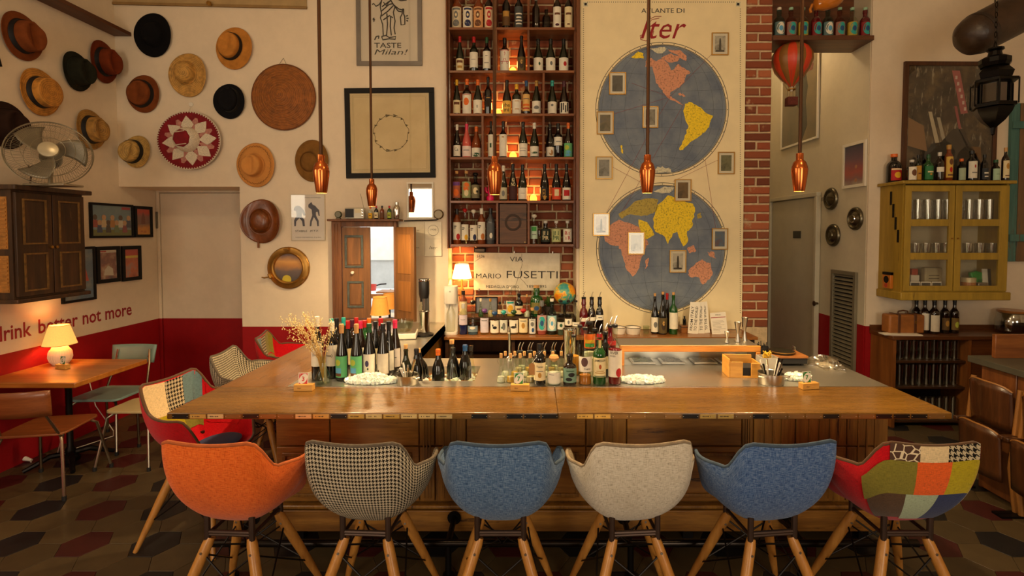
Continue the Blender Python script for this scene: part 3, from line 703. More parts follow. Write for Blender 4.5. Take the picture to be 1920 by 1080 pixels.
ROWS = [
 [(859, -12, 19, 'spirit', 'amber', ('cap', 'gold'), (.04, .60, (206, 190, 156), faces('grey')), 'printed cream-label vermouth bottle with bronze emblem'),
  (879, -12, 19, 'spirit', 'clear', ('cap', 'white'), (.04, .60, (224, 214, 190), faces('navy')), 'printed white-label vermouth bottle with navy emblem'),
  (899, -12, 19, 'spirit', 'amber', ('cap', 'gold'), (.04, .60, (218, 160, 104), faces('brown')), 'printed orange-label vermouth bottle'),
  (918, -14, 17, 'spirit', 'brown', ('cap', 'black'), (.04, .60, (222, 190, 150), faces('red')), 'printed vermouth bottle with red emblem'),
  (950, -14, 15, 'spirit', 'black', ('cap', 'black'), (.12, .5, (96, 64, 26), [bar_('gold', .8, .6, .95)]), 'black spirit bottle with gold-brown label'),
  (973, -12, 16, 'spirit', 'black', ('cap', 'black'), (.03, .62, (66, 68, 66), [bar_('white', .7, .2, .26), bar_('white', .8, .34, .4), bar_('white', .6, .48, .54), bar_('white', .8, .64, .7)]), 'black spirit bottle printed with pale lines of script'),
  (1005, -8, 14, 'bord', 'brown', ('cap', 'grey'), None, 'unlabelled dark brown bottle'),
  (1024, 14, 15, 'squat', 'smoke', ('cork', 'brown'), None, 'short smoked-glass jar bottle'),
  (1044, -14, 15, 'spirit', 'brown', ('cap', 'gold'), (.05, .6, 'white', [bar_('brown', .7, .62, .72), ('d', .5, .1, .22, 0, 'plum')]), 'amaro bottle with tall white label beside the short jar'),
  (1065, -14, 15, 'spirit', 'brown', ('cap', 'gold'), (.05, .6, 'cream', [bar_('brown', .7, .62, .72), ('d', .4, .15, .22, 0, 'brown')]), 'amaro bottle with tall cream label at the upright')],
 [(864, 69, 15, 'burg', 'green', ('cap', 'red'), (.06, .38, 'cream', [bar_('brown', .8, .65, .85), bar_('gold', .6, .2, .4)]), 'green wine bottle with red capsule and cream label'),
  (890, 70, 16, 'bord', 'green', ('cap', 'red'), (.14, .56, 'white', [bar_('grey', .5, .5, .53)]), 'bordeaux bottle with red capsule and plain white label'),
  (914, 71, 15, 'bord', 'black', ('cap', 'dgreen'), (.12, .60, 'white', [bar_('grey', .6, .3, .34), bar_('grey', .3, .7, .74)]), 'bordeaux bottle with green capsule and tall white label'),
  (947, 72, 18, 'bord', 'black', ('cap', 'black'), (.03, .64, 'white', [('t', 'A', .7, .33, 0, .62, 'red'), bar_('red', 1.0, .96, .99), bar_('red', 1.0, .44, .47)]), 'white-wrapped bottle with big red letter A'),
  (978, 68, 16, 'burg', 'black', ('cap', 'black'), (.03, .42, (96, 78, 36), [('d', .5, .2, .8, 0, (60, 40, 20)), ('d', .26, .5, .8, 0, (190, 150, 80))]), 'tall dark bottle with brown and gold portrait label'),
  (1009, 74, 18, 'burg', 'green', ('cap', 'black'), (.05, .43, 'white', [('d', .2, .4, .66, .1, 'dgreen')]), 'wine bottle with white label and small green sprig'),
  (1032, 74, 18, 'burg', 'green', ('cap', 'black'), (.05, .43, 'white', [('d', .26, .4, .72, .05, 'grey')]), 'wine bottle with white label and small grey drawing'),
  (1056, 74, 18, 'burg', 'green', ('cap', 'black'), (.05, .43, 'white', [('d', .34, .34, .7, .1, 'red')]), 'wine bottle with white label and small red pomegranate')],
 [(858, 150, 14, 'burg', 'green', ('cap', 'yellow'), (.06, .42, 'cream', [bar_('brown', .8, .65, .85)]), 'slim wine bottle with yellow capsule and cream label'),
  (877, 149, 17, 'bord', 'brown', ('cap', 'orange'), (.03, .58, 'white', [('d', .62, .42, .80, 0, 'orange'), bar_('red', 1, .95, .98)]), 'wine bottle with orange capsule and orange disc on white label'),
  (897, 150, 17, 'burg', 'green', ('cap', 'orange'), (.05, .42, 'white', [bar_('grey', .1, .4, .6)]), 'wine bottle with orange capsule and plain white label'),
  (916, 145, 14, 'bord', 'black', ('cap', 'black'), (.4, .5, (30, 26, 24), [bar_('gold', .5, .4, .6)]), 'slim all-black wine bottle'),
  (951, 151, 17, 'burg', 'brown', ('cap', 'black'), (.03, .40, (226, 178, 72), [('t', 'zhe\nmi', .8, .24, -.05, .5, 'black')]), 'wine bottle with yellow label reading zhe mi'),
  (969, 159, 17, 'bord', 'green', ('cap', 'yellow'), (.04, .50, 'white', [bar_('gold', .5, .85, .9), bar_('gold', .5, .3, .35)]), 'wine bottle with yellow capsule and square white label'),
  (987, 152, 14, 'bord', 'brown', ('cap', 'blue'), (.12, .60, (216, 170, 96), [bar_('orange', 1, .3, .42), bar_('red', 1, .12, .2), bar_('navy', .9, .7, .74)]), 'wine bottle with blue capsule and striped orange label'),
  (1006, 152, 17, 'burg', 'green', ('cap', 'gold'), (.06, .40, 'white', [('d', .6, .3, .6, 0, 'grey')]), 'wine bottle with gold capsule and grey drawing on white label'),
  (1035, 152, 17, 'burg', 'green', ('cap', 'teal'), (.05, .38, 'white', [('d', .3, .6, .8, 0, 'grey')]), 'wine bottle with teal capsule'),
  (1057, 153, 17, 'burg', 'brown', ('cap', 'plum'), (.04, .38, 'white', [bar_('black', .16, .1, .9, -.35), bar_('black', .12, .3, .9, -.12), bar_('black', .14, .1, .7, .12), bar_('black', .16, .2, .95, .36)]), 'wine bottle with bold black letters on white label')],
 [(858, 234, 14, 'burg', 'black', ('cap', 'white'), (.06, .38, 'white', [('t', 'Ca', .5, .1, 0, .62, 'grey')]), 'dark sparkling bottle with pale top and white Ca label'),
  (876, 233, 17, 'burg', 'rose', ('cap', 'pink'), (.05, .35, (228, 206, 196), [bar_('grey', .7, .55, .62)]), 'rose wine bottle with pink capsule'),
  (894, 238, 18, 'burg', 'amber', ('cap', 'orange'), (.04, .32, 'white', [('d', .9, .0, .45, 0, 'dgreen')]), 'amber wine bottle with green hill on white label'),
  (921, 228, 11, 'bord', 'black', ('cap', 'black'), (.05, .64, 'white', [bar_('dgreen', .3, .4, .6)]), 'slim wine bottle with tall white label by the divider'),
  (944, 228, 15, 'bord', 'black', ('cap', 'black'), (.05, .64, 'white', [bar_('gold', .3, .85, .9)]), 'bordeaux bottle with tall white label beside the glowing globe lamp'),
  (981, 229, 17, 'burg', 'green', ('cap', 'black'), (.05, .40, 'white', [bar_('grey', .7, .6, .63), bar_('grey', .7, .4, .43)]), 'dark burgundy bottle with wide white text label'),
  (1002, 231, 17, 'burg', 'green', ('cap', 'white'), (.05, .33, 'white', [('d', .8, .25, .45, 0, 'dgreen')]), 'wine bottle with white capsule and green landscape label'),
  (1031, 233, 16, 'burg', 'black', ('cap', 'black'), (.05, .32, 'white', [('d', .5, .1, .7, .1, (176, 130, 80)), ('d', .24, .3, .7, -.02, 'white')]), 'dark bottle with tan shell drawing on white label'),
  (1046, 232, 16, 'bord', 'black', ('cap', 'black'), (.36, .6, 'white', [bar_('grey', .6, .4, .5)]), 'black bottle with small high white label'),
  (1065, 231, 16, 'burg', 'brown', ('cap', 'orange'), (.04, .42, (98, 170, 110), [('d', 1.0, .02, .45, 0, 'sky'), ('d', .6, .5, .85, -.2, 'lime')]), 'bottle with green and blue seaside label at the upright')],
 [(857, 321, 15, 'squat', 'clear', ('cork', 'cork'), (.12, .70, (170, 90, 60), [('d', .7, .1, .55, 0, 'orange'), bar_('purple', 1, .76, .98)]), 'square gin bottle with purple and orange label'),
  (875, 321, 17, 'squat', 'clear', ('cork', 'cork'), (.12, .70, (150, 160, 110), [('d', .8, .4, .95, 0, 'orange'), ('d', .5, .1, .5, 0, 'cream')]), 'square gin bottle with orange and green label'),
  (892, 324, 16, 'squat', 'smoke', ('ball', 'black'), (.12, .66, (120, 110, 80), [('d', .6, .3, .8, 0, 'cream'), ('d', .3, .4, .6, .2, 'black')]), 'gin bottle with black stopper and beige label'),
  (944, 311, 15, 'burg', 'green', ('cap', 'white'), (.05, .38, (190, 182, 150), [('d', .4, .25, .75, .05, 'grey')]), 'wine bottle with pale capsule and beige label behind the pendant'),
  (962, 308, 16, 'burg', 'black', ('cap', 'black'), (.04, .40, (60, 20, 18), [('t', 'KI\nNO', .5, .22, 0, 1.3, 'cream')]), 'black bottle with cream letters above maroon label'),
  (980, 309, 17, 'burg', 'green', ('cap', 'black'), (.05, .36, 'white', [bar_('grey', .5, .5, .53)]), 'wine bottle with white band and plain pale label'),
  (1021, 308, 17, 'burg', 'black', ('cap', 'black'), (.06, .36, (24, 20, 18), [('t', 'EL', .45, .22, 0, .5, 'gold'), ('d', .3, -.1, .3, 0, 'gold')]), 'black bottle with gold lettering'),
  (1043, 308, 17, 'burg', 'black', ('cap', 'black'), (.04, .36, (214, 70, 36), [bar_('cream', .5, .3, .85)]), 'dark bottle with bright orange label'),
  (1062, 308, 16, 'burg', 'black', ('cap', 'black'), (.04, .36, 'white', [bar_('red', .7, .3, .8)]), 'dark bottle with red square on white label')],
 [(857, 392, 15, 'spirit', 'amber', ('cap', 'black'), (.12, .62, 'white', [('d', .5, 0, .36, .22, 'red'), bar_('black', .4, .75, .8, -.2), bar_('black', .3, .66, .7, -.25)]), 'liqueur bottle with red drop on white label'),
  (872, 391, 14, 'spirit', 'clear', ('ball', 'red'), (.12, .62, 'white', [('d', .5, 0, .36, .22, 'yellow'), bar_('black', .4, .75, .8, -.2), bar_('black', .3, .66, .7, -.25)]), 'liqueur bottle with yellow drop on white label'),
  (888, 393, 14, 'spirit', 'clear', ('ball', 'white'), (.12, .62, 'white', [('d', .5, 0, .4, .22, 'navy'), bar_('black', .4, .75, .8, -.2), bar_('black', .3, .66, .7, -.25)]), 'liqueur bottle with navy drop on white label'),
  (903, 391, 15, 'spirit', 'amber', ('cap', 'white'), (.12, .62, 'white', [('d', .5, 0, .36, .22, (190, 110, 40)), bar_('black', .4, .75, .8, -.2), bar_('black', .3, .66, .7, -.25)]), 'liqueur bottle with brown-orange drop on white label'),
  (920, 391, 16, 'spirit', 'grey', ('cap', 'black'), (.12, .6, (86, 88, 90), [('d', .36, .08, .4, .05, 'white')]), 'grey liqueur bottle with white drop'),
  (1001, 402, 14, 'slim', 'clear', ('ball', 'white'), (.2, .7, (190, 214, 190), [bar_('green', .7, .6, .95), bar_('grey', .6, .3, .36)]), 'clear bottle with pale green label'),
  (1011, 416, 9, 'slim', 'clear', None, None, 'small clear empty bottle'),
  (1023, 414, 18, 'squat', 'smoke', ('cork', 'steel'), (.1, .72, (30, 38, 26), [('t', 'JN\nPR', .72, .42, 0, .5, 'cream')]), 'square bottle with dark JNPR label'),
  (1043, 414, 18, 'squat', 'clear', ('cork', 'steel'), (.1, .72, (186, 190, 130), [('t', 'JN\nPR', .72, .42, 0, .5, 'dgreen')]), 'square bottle with pale green JNPR label'),
  (1064, 414, 17, 'squat', 'clear', ('cork', 'steel'), (.1, .72, 'white', [('t', 'BT\nTR', .72, .42, 0, .5, 'red')]), 'square bottle with red BTTR lettering')]]
ORD = ['top', 'second', 'third', 'fourth', 'fifth', 'lowest']
K_ = F/RYB
for i, row in enumerate(ROWS):
    yb = pZ(0, RYB)
    for (px, ytop, wpx, kind, gl, cap, lab, desc) in row:
        x = pX(px, RYB); base = ZSH[i]; ztop = pZ(ytop, RYB); d = wpx/K_*wf(px); h = ztop-base
        if cap and cap[0] in ('cork',): h -= .026
        if cap and cap[0] == 'ball': h -= .04
        if lab is not None: lab = (lab[0], lab[1], lab[2], lab[3])
        bottle(desc+', %s shelf of the rack' % ORD[i], x, RYB, base+.0005, h, d, kind, gl, cap, lab, rz=R(random.uniform(-6, 6)),
               name='wine_bottle' if kind in ('bord', 'burg') else 'liqueur_bottle', group='bottles on the tall rack', sq=1.0)
# little glowing globe lamps on the rack
M_GLOBE = glow('globe_lamp_glass', (255, 150, 50), 3.2); M_BASEW = wood('lamp_base_wood', (90, 54, 26), (140, 90, 46), 0, 1, .5)
def point(name, loc, power, colr, r=.03):
    l = bpy.data.lights.new(name, 'POINT'); l.energy = power; l.color = colr; l.shadow_soft_size = r
    o = bpy.data.objects.new(name, l); COL.objects.link(o); o.location = loc; return o
for px, i, nm in ((962, 1, 'between the letter A bottle and the portrait bottle'), (934, 2, 'on the third shelf beside the all-black bottle'), (962, 3, 'on the fourth shelf between white-label bottles'), (1000, 4, 'on the fifth shelf beside the gold-lettered bottle')):
    x = pX(px, RYB); r = 7/K_
    t = T('globe_lamp', 'small glowing orange dome lamp '+nm, 'lamp', (x, RYB+.03, ZSH[i]), group='dome lamps on the rack')
    B().lathe([(0, 0), (r*1.0, 0), (r*1.0, .008), (0, .008)], 18).ob('lamp_base', M_BASEW, t)
    B().lathe([(r*.95, .008), (r, .022), (r*.96, .042), (r*.7, .062), (r*.3, .071), (0, .073)], 18).ob('glass_dome', M_GLOBE, t)
    point('globe_lamp_light', (x, RYB+.07, ZSH[i]+.11), 2.0, (1, .42, .1), .04)
# pink cactus ornament
t = T('cactus_ornament', 'bright pink cactus ornament on the fifth rack shelf behind the copper pendant', 'ornament', (pX(919, RYB), RYB, ZSH[4]))
MPK = mat('pink_ceramic', (236, 30, 96), .3, var=.05)
B().lathe([(0, 0), (.034, 0), (.04, .03), (.036, .05), (0, .05)], 16).ob('pot', MPK, t)
b = B(); b.tube([(0, 0, .045), (0, 0, .09), (0, 0, .15), (0, 0, .168), (0, 0, .174)], [.02, .024, .022, .014, .003], 12); b.ob('stem', MPK, t)
for s in (-1, 1):
    b = B(); b.tube([(s*.015, 0, .085), (s*.035, 0, .09), (s*.042, 0, .105), (s*.042, 0, .135), (s*.042, 0, .142)], [.01, .012, .012, .01, .003], 10); b.ob('arm', MPK, t)
# ---------------------------------------------------------------- wall map panel
MY = YW-.002
def mp(px, py): p = at(px, py, Y=MY-.014); return p.x, p.z
M_PAPER = mat('map_paper', (236, 218, 174), .6, var=.06, vs=4); M_BLACK = mat('print_black', (28, 22, 20), .7, var=.03); M_MAROON = mat('print_maroon', (150, 20, 30), .7, var=.03)
x0, z1 = mp(1088, -30); x1, z0 = mp(1393, 597); x1 = CX0-.004; z0 = CZ+.002
WM = T('wall_map', 'tall cream wall map panel with two hemispheres and the title Atlante di Iter', 'map', (0, 0, 0))
B().box(x0, MY-.014, z0, x1, MY, z1).ob('panel', M_PAPER, WM, bev=.002)
y = MY-.0145
def ocean():
    g = N('map_ocean'); co = g.coord(); n = g.noise(co, 5, 6); n2 = g.noise(g.mapping(co, (1, 1, 3)), 40, 4, .7)
    c = g.ramp(n, [(.3, lin((88, 100, 122))), (.7, lin((124, 134, 144)))])
    ink = g.ramp(n2, [(.66, (0, 0, 0, 1)), (.7, (.7, .7, .7, 1))]); c = g.mix(ink, c, lin((50, 52, 60)))
    g.p('Base Color', c); g.p('Roughness', .6); return g.m
def land(name, c):
    g = N(name); co = g.coord(); n = g.noise(co, 60, 5, .7); c1 = g.ramp(n, [(.35, lin(tuple(v*.62 for v in c))), (.46, lin(c)), (.6, lin(tuple(min(255, v*1.06) for v in c)))])
    g.p('Base Color', c1); g.p('Roughness', .6); return g.m
ML = dict(p=land('land_pink', (204, 142, 110)), y=land('land_yellow', (232, 200, 20)), o=land('land_olive', (170, 150, 60)), w=land('land_white', (206, 200, 170)))
MO = ocean(); RG = F/MY
def disc(cx, cz, r0, r1, yy, name, m, n=72):
    b = B()
    if r0 <= 0: b.poly([(cx+r1*math.cos(2*PI*i/n), cz+r1*math.sin(2*PI*i/n)) for i in range(n)], yy-.0004, yy+.0004)
    else: b.grid(lambda u, v: (cx+lerp(r0, r1, v)*math.cos(2*PI*u), yy, cz+lerp(r0, r1, v)*math.sin(2*PI*u)), n, 1, True)
    return b.ob(name, m, WM, smooth=0)
HEMI = []
for (px, py, r) in ((1241.5, 205.5, 123.5), (1241, 466, 123)):
    cx, cz = mp(px, py); rr = r/RG
    disc(cx, cz, rr*.992, rr, y-.0006, 'ring_line', M_BLACK); disc(cx, cz, rr*.955, rr*.964, y-.0008, 'ring_line', M_BLACK)
    h = disc(cx, cz, 0, rr*.952, y-.0004, 'hemisphere', MO); HEMI.append((cx, cz, rr*.952))
    b = B()
    for k in range(36):
        a = 2*PI*k/36; b.poly([(cx+rr*q*math.cos(a+e), cz+rr*q*math.sin(a+e)) for q, e in ((.972, -.006), (.984, -.006), (.984, .006), (.972, .006))], y-.0009, y-.0006)
    o = b.ob('degree_ticks', M_BLACK, WM, smooth=0); o['kind'] = 'stuff'
    for k in range(-4, 5):                                  # graticule
        b = B(); R_ = rr*.952; pts = []
        for i in range(25):
            t_ = -PI/2+PI*i/24; pts.append((cx+R_*math.sin(k*PI/10)*math.cos(t_), y-.0011, cz+R_*math.sin(t_)))
        if abs(k) < 5: b.tube(pts, .0006, 4); b.ob('meridian', M_BLACK, h)
        zz = R_*math.sin(k*PI/10); q = math.sqrt(max(0, R_*R_-zz*zz)); b = B(); b.tube([(cx-q, y-.0011, cz+zz), (cx, y-.0011, cz+zz*.9), (cx+q, y-.0011, cz+zz)], .0006, 4); b.ob('parallel', M_BLACK, h)
def landp(pts, crop, m, name):
    ox, oy, s = crop; q = []
    for i, (a, c) in enumerate(pts):
        d = pts[(i+1) % len(pts)]
        for k in range(3):
            f = k/3; j = 6 if k else 2
            q.append(mp(ox+(lerp(a, d[0], f)+random.uniform(-j, j))/s, oy+(lerp(c, d[1], f)+random.uniform(-j, j))/s))
    B().poly(q, y-.0022, y-.0004).ob(name, ML[m], WM, smooth=0)
c1 = (1080, 0, 3.6); c2 = (1080, 280, 3.375)
landp([(490, 390), (545, 415), (580, 395), (620, 430), (640, 470), (665, 470), (690, 430), (730, 460), (770, 490), (740, 520), (720, 565), (700, 590), (640, 620), (630, 650), (660, 665), (700, 690), (722, 712), (670, 685), (625, 662), (600, 640), (570, 600), (540, 560), (530, 500), (515, 450), (465, 450), (470, 420)], c1, 'p', 'continent')
landp([(575, 390), (640, 360), (700, 390), (690, 415), (620, 420)], c1, 'p', 'island'); landp([(622, 335), (700, 338), (742, 372), (745, 410), (700, 388), (640, 352)], c1, 'p', 'island')
landp([(372, 388), (420, 348), (455, 360), (455, 395), (400, 396)], c1, 'y', 'continent'); landp([(500, 330), (600, 318), (612, 330), (590, 355), (550, 362)], c1, 'w', 'polar_ice')
landp([(735, 700), (780, 690), (830, 720), (870, 755), (925, 785), (900, 860), (870, 890), (830, 920), (770, 960), (720, 1015), (697, 1010), (715, 960), (745, 900), (760, 850), (735, 800), (725, 750)], c1, 'y', 'continent')
landp([(300, 980), (314, 985), (318, 1035), (304, 1020)], c1, 'y', 'island'); landp([(690, 632), (720, 630), (740, 650), (700, 645)], c1, 'p', 'island')
landp([(215, 480), (270, 445), (330, 465), (400, 490), (420, 540), (460, 600), (440, 630), (415, 680), (400, 750), (360, 808), (325, 770), (300, 700), (290, 650), (270, 610), (215, 605), (180, 570), (190, 520)], c2, 'p', 'continent')
landp([(270, 410), (330, 370), (370, 330), (440, 310), (520, 320), (505, 390), (450, 420), (400, 420), (340, 410), (290, 440)], c2, 'o', 'continent')
landp([(515, 350), (580, 292), (640, 310), (740, 345), (755, 390), (740, 440), (735, 490), (700, 520), (710, 580), (680, 615), (640, 520), (612, 532), (582, 598), (545, 540), (500, 520), (485, 440)], c2, 'y', 'continent')
landp([(395, 445), (450, 460), (495, 540), (440, 570), (410, 520)], c2, 'y', 'peninsula'); landp([(440, 700), (460, 690), (455, 740), (436, 754)], c2, 'p', 'island')
landp([(710, 770), (760, 720), (800, 695), (825, 720), (850, 715), (865, 780), (850, 820), (800, 855), (780, 810), (715, 805)], c2, 'p', 'continent')
landp([(700, 630), (740, 605), (760, 640), (720, 660)], c2, 'p', 'island'); landp([(830, 650), (870, 650), (885, 690), (850, 680)], c2, 'p', 'island'); landp([(765, 410), (790, 400), (795, 430), (770, 440)], c2, 'o', 'island')
landp([(490, 265), (560, 235), (620, 240), (590, 275), (530, 275)], c2, 'w', 'polar_ice'); landp([(500, 148), (510, 118), (545, 108), (590, 118), (610, 148)], c2, 'w', 'polar_ice')
# dotted border and title
for (a, c, d, e) in ((1094, 17, 1094, 590), (1388, 17, 1388, 590), (1102, 4, 1380, 4)):
    b = B(); n = int(max(d-a, e-c)/4)
    for k in range(n):
        X_, Z_ = mp(lerp(a, d, k/n), lerp(c, e, k/n)); b.cbox((X_, y-.0004, Z_), (.006, .0008, .008))
    o = b.ob('dotted_border', M_BLACK, WM, smooth=0); o['kind'] = 'stuff'
for px in (1098, 1384):
    X_, Z_ = mp(px, 8); b = B(); b.box(X_-.022, y-.0004, Z_-.022, X_+.022, y, Z_+.022); o = b.ob('corner_ornament', ML['w'], WM); b = B(); b.box(X_-.012, y-.001, Z_-.012, X_+.012, y-.0004, Z_+.012); b.ob('corner_mark', M_BLACK, o)
X_, Z_ = mp(1233, 20); text('ATLANTE', WM, 60/RG, 8/RG, X_, Z_, M_BLACK, y-.001); X_, Z_ = mp(1276, 20); text('DI', WM, 14/RG, 8/RG, X_, Z_, M_BLACK, y-.001)
X_, Z_ = mp(1244, 52); text('Iter', WM, 84/RG, 40/RG, X_, Z_, M_MAROON, y-.001, shear=.35)
b = B(); b.tube([(mp(a, c)[0], y-.001, mp(a, c)[1]) for a, c in ((1236, 34), (1222, 37), (1217, 44), (1218, 36), (1228, 31), (1240, 31))], .003, 6)
b.tube([(mp(a, c)[0], y-.001, mp(a, c)[1]) for a, c in ((1226, 58), (1222, 72), (1211, 77), (1201, 74), (1200, 67), (1207, 64))], .003, 6); b.ob('title_swash', M_MAROON, WM)
# threads pinned between places
M_THREAD = mat('red_thread', (150, 40, 34), .8)
for (a, c, d, e) in ((1256, 182, 1334, 102), (1256, 182, 1150, 214), (1256, 182, 1184, 156), (1282, 195, 1165, 400), (1256, 182, 1236, 216), (1220, 244, 1135, 402), (1322, 300, 1342, 430), (1146, 312, 1202, 342), (1346, 300, 1262, 340)):
    p, q = mp(a, c), mp(d, e); b = B(); b.cyl((p[0], y-.003, p[1]), (q[0], y-.003, q[1]), .0011, n=5); b.ob('pinned_thread', M_THREAD, WM)
# framed things
M_PANE = thin_glass('picture_glass', (250, 250, 248), .03, .16)
def artmat(name, cols, sc=4, stretch=(1, 1, 1)):
    g = N(name); n = g.noise(g.mapping(g.coord(), stretch), sc, 5, .6); k = len(cols)
    g.p('Base Color', g.ramp(n, [(.3+.4*i/max(1, k-1), lin(c)) for i, c in enumerate(cols)])); g.p('Roughness', .5); return g.m
def framed(name, label, cat, loc, rz, w, h, fw, fm, art, matw=0, matm=None, depth=.02, pane=True, group=None, tilt=0):
    """loc = centre on the wall; local x right, -y out of the wall"""
    t = T(name, label, cat, loc, rz, group, (0, R(tilt), rz))
    for (a, c, d, e) in ((-w/2, -h/2, w/2, -h/2+fw), (-w/2, h/2-fw, w/2, h/2), (-w/2, -h/2+fw, -w/2+fw, h/2-fw), (w/2-fw, -h/2+fw, w/2, h/2-fw)):
        B().box(a, -depth, c, d, -.001, e).ob('frame_rail', fm, t, bev=.0015)
    B().box(-w/2+fw*.6, -depth*.45, -h/2+fw*.6, w/2-fw*.6, -.001, h/2-fw*.6).ob('mat_board' if matw else 'print', matm if matw else art, t)
    iw, ih = w/2-fw-matw, h/2-fw-matw; yf = -depth*.45
    if matw: B().box(-iw, yf-.0012, -ih, iw, yf, ih).ob('print', art, t); yf -= .0012
    if pane: B().box(-w/2+fw*.8, -depth*.8, -h/2+fw*.8, w/2-fw*.8, -depth*.8+.0008, h/2-fw*.8).ob('glass_pane', M_PANE, t)
    return t, yf, iw, ih
M_GOLD = mat('brass_frame', (190, 146, 70), .3, .7, var=.1); M_MATW = mat('white_mat_board', (230, 222, 204), .7, var=.02)
shots = [(1349.5, 83, 31, 41, 'dark tower', [(90, 86, 80), (190, 184, 170), (50, 48, 44)]), (1157.5, 157, 31, 41, 'night city', [(40, 40, 40), (80, 78, 72), (26, 26, 26)]),
         (1134.5, 231, 31, 42, 'blue harbour', [(60, 84, 120), (120, 110, 90), (50, 60, 50)]), (1219, 220, 29, 40, 'dark skyline', [(60, 60, 58), (150, 146, 136), (30, 30, 30)]),
         (1132.5, 315, 31, 42, 'grey valley', [(90, 94, 96), (150, 150, 146), (50, 50, 48)]), (1361, 306, 31, 41, 'stone arch and trees', [(60, 74, 40), (120, 120, 90), (40, 44, 28)]),
         (1280, 357, 31, 41, 'night street', [(50, 54, 46), (120, 90, 50), (26, 28, 24)]), (1127, 421, 31, 42, 'tall palm tree', [(120, 90, 70), (200, 190, 176), (60, 50, 44)]),
         (1192.5, 456, 31, 42, 'grey canyon', [(110, 116, 112), (190, 188, 178), (60, 64, 60)]), (1349, 448, 30, 40, 'sunlit bush', [(150, 120, 50), (80, 110, 140), (120, 60, 30)]), (1270.5, 490, 31, 42, 'lighthouse', [(170, 164, 150), (200, 194, 180), (120, 116, 108)])]
for i, (px, py, w_, h_, nm, cs) in enumerate(shots):
    p = at(px, py, Y=MY-.014)
    t, yf, iw, ih = framed('framed_photo', 'small brass framed photograph of a %s pinned on the wall map' % nm, 'picture', (p.x, MY-.0165, p.z), 0, w_/RG, h_/RG, .009, M_GOLD, artmat('photo_%d' % i, cs, 9), .022, M_MATW, .016, group='small photographs on the map')
    if nm in ('lighthouse', 'dark tower', 'tall palm tree'):
        B().poly([(-.012, -ih*.8), (.012, -ih*.8), (.009, ih*.4), (.004, ih*.7), (-.004, ih*.7), (-.009, ih*.4)], yf-.0006, yf).ob('printed_tower', col((54, 50, 46), .7), t)
        B().box(-iw*.8, yf-.0005, -ih, iw*.8, yf, -ih*.76).ob('printed_ground', col((60, 56, 52), .7), t)
# ---------------------------------------------------------------- back counter and everything in the niche below the rack
M_CTR = wood('back_counter_wood', (112, 66, 26), (164, 104, 46), 0, .8, .35, .3); M_DARKW = wood('dark_cabinet_wood', (44, 26, 14), (78, 46, 22), 0, .8, .5)
KX0, KX1, KY = pX(831, 4.62), 2.07, 4.62
t = T('back_counter', 'wooden back counter with open shelf below running under the rack and map', 'counter', (0, 0, 0))
B().box(KX0, KY, CZ-.028, KX1, YW-.003, CZ).ob('top_board', M_CTR, t, bev=.003)
B().box(NX0+.004, YW-.003, CZ-.028, NX1-.004, NY-.012, CZ).ob('niche_ledge', M_CTR, t)
B().box(KX0+.01, KY+.06, .06, KX1-.01, YW-.005, .1).ob('base_board', M_DARKW, t)
B().box(KX0+.01, KY+.05, CZ-.24, KX1-.01, YW-.005, CZ-.22).ob('lower_shelf', M_DARKW, t)
for px in (836, 962, 1150, 1300, 1422):
    x = pX(px, KY+.05); x = max(KX0+.02, min(KX1-.03, x)); B().box(x-.015, KY+.04, 0, x+.015, YW-.006, CZ-.028).ob('support', M_DARKW, t)
B().box(KX0+.02, YW-.02, .1, KX1-.02, YW-.006, CZ-.03).ob('back_panel', wood('dark_back_panel', (60, 34, 18), (96, 54, 28), 2, 1, .6), t)
RZ = CZ+.12
t = T('display_riser', 'low wooden riser step behind the gin bottles', 'riser', (0, 0, 0)); B().box(NX0+.01, 4.985, RZ-.02, NX1-.01, NY-.014, RZ).ob('step_board', M_DARKW, t)
for x in (NX0+.03, NX1-.05): B().box(x, 5.0, CZ, x+.02, NY-.014, RZ-.02).ob('step_leg', M_DARKW, t)
def at_counter(label, px, ytop, wpx, Y, base, kind, gl, cap, lab, liquid=None, sq=1.0, group='bottles on the back counter', name='spirit_bottle', rz=0):
    k = F/Y; h = pZ(ytop, Y)-base
    if cap and cap[0] == 'cork': h -= .026
    if cap and cap[0] == 'ball': h -= .044
    if cap and cap[0] == 'pour': h -= .066
    return bottle(label, pX(px, Y), Y, base+.0004, h, wpx/k*wf(px), kind, gl, cap, lab, rz, liquid, name, 'bottle', group, sq)
FR = 4.76
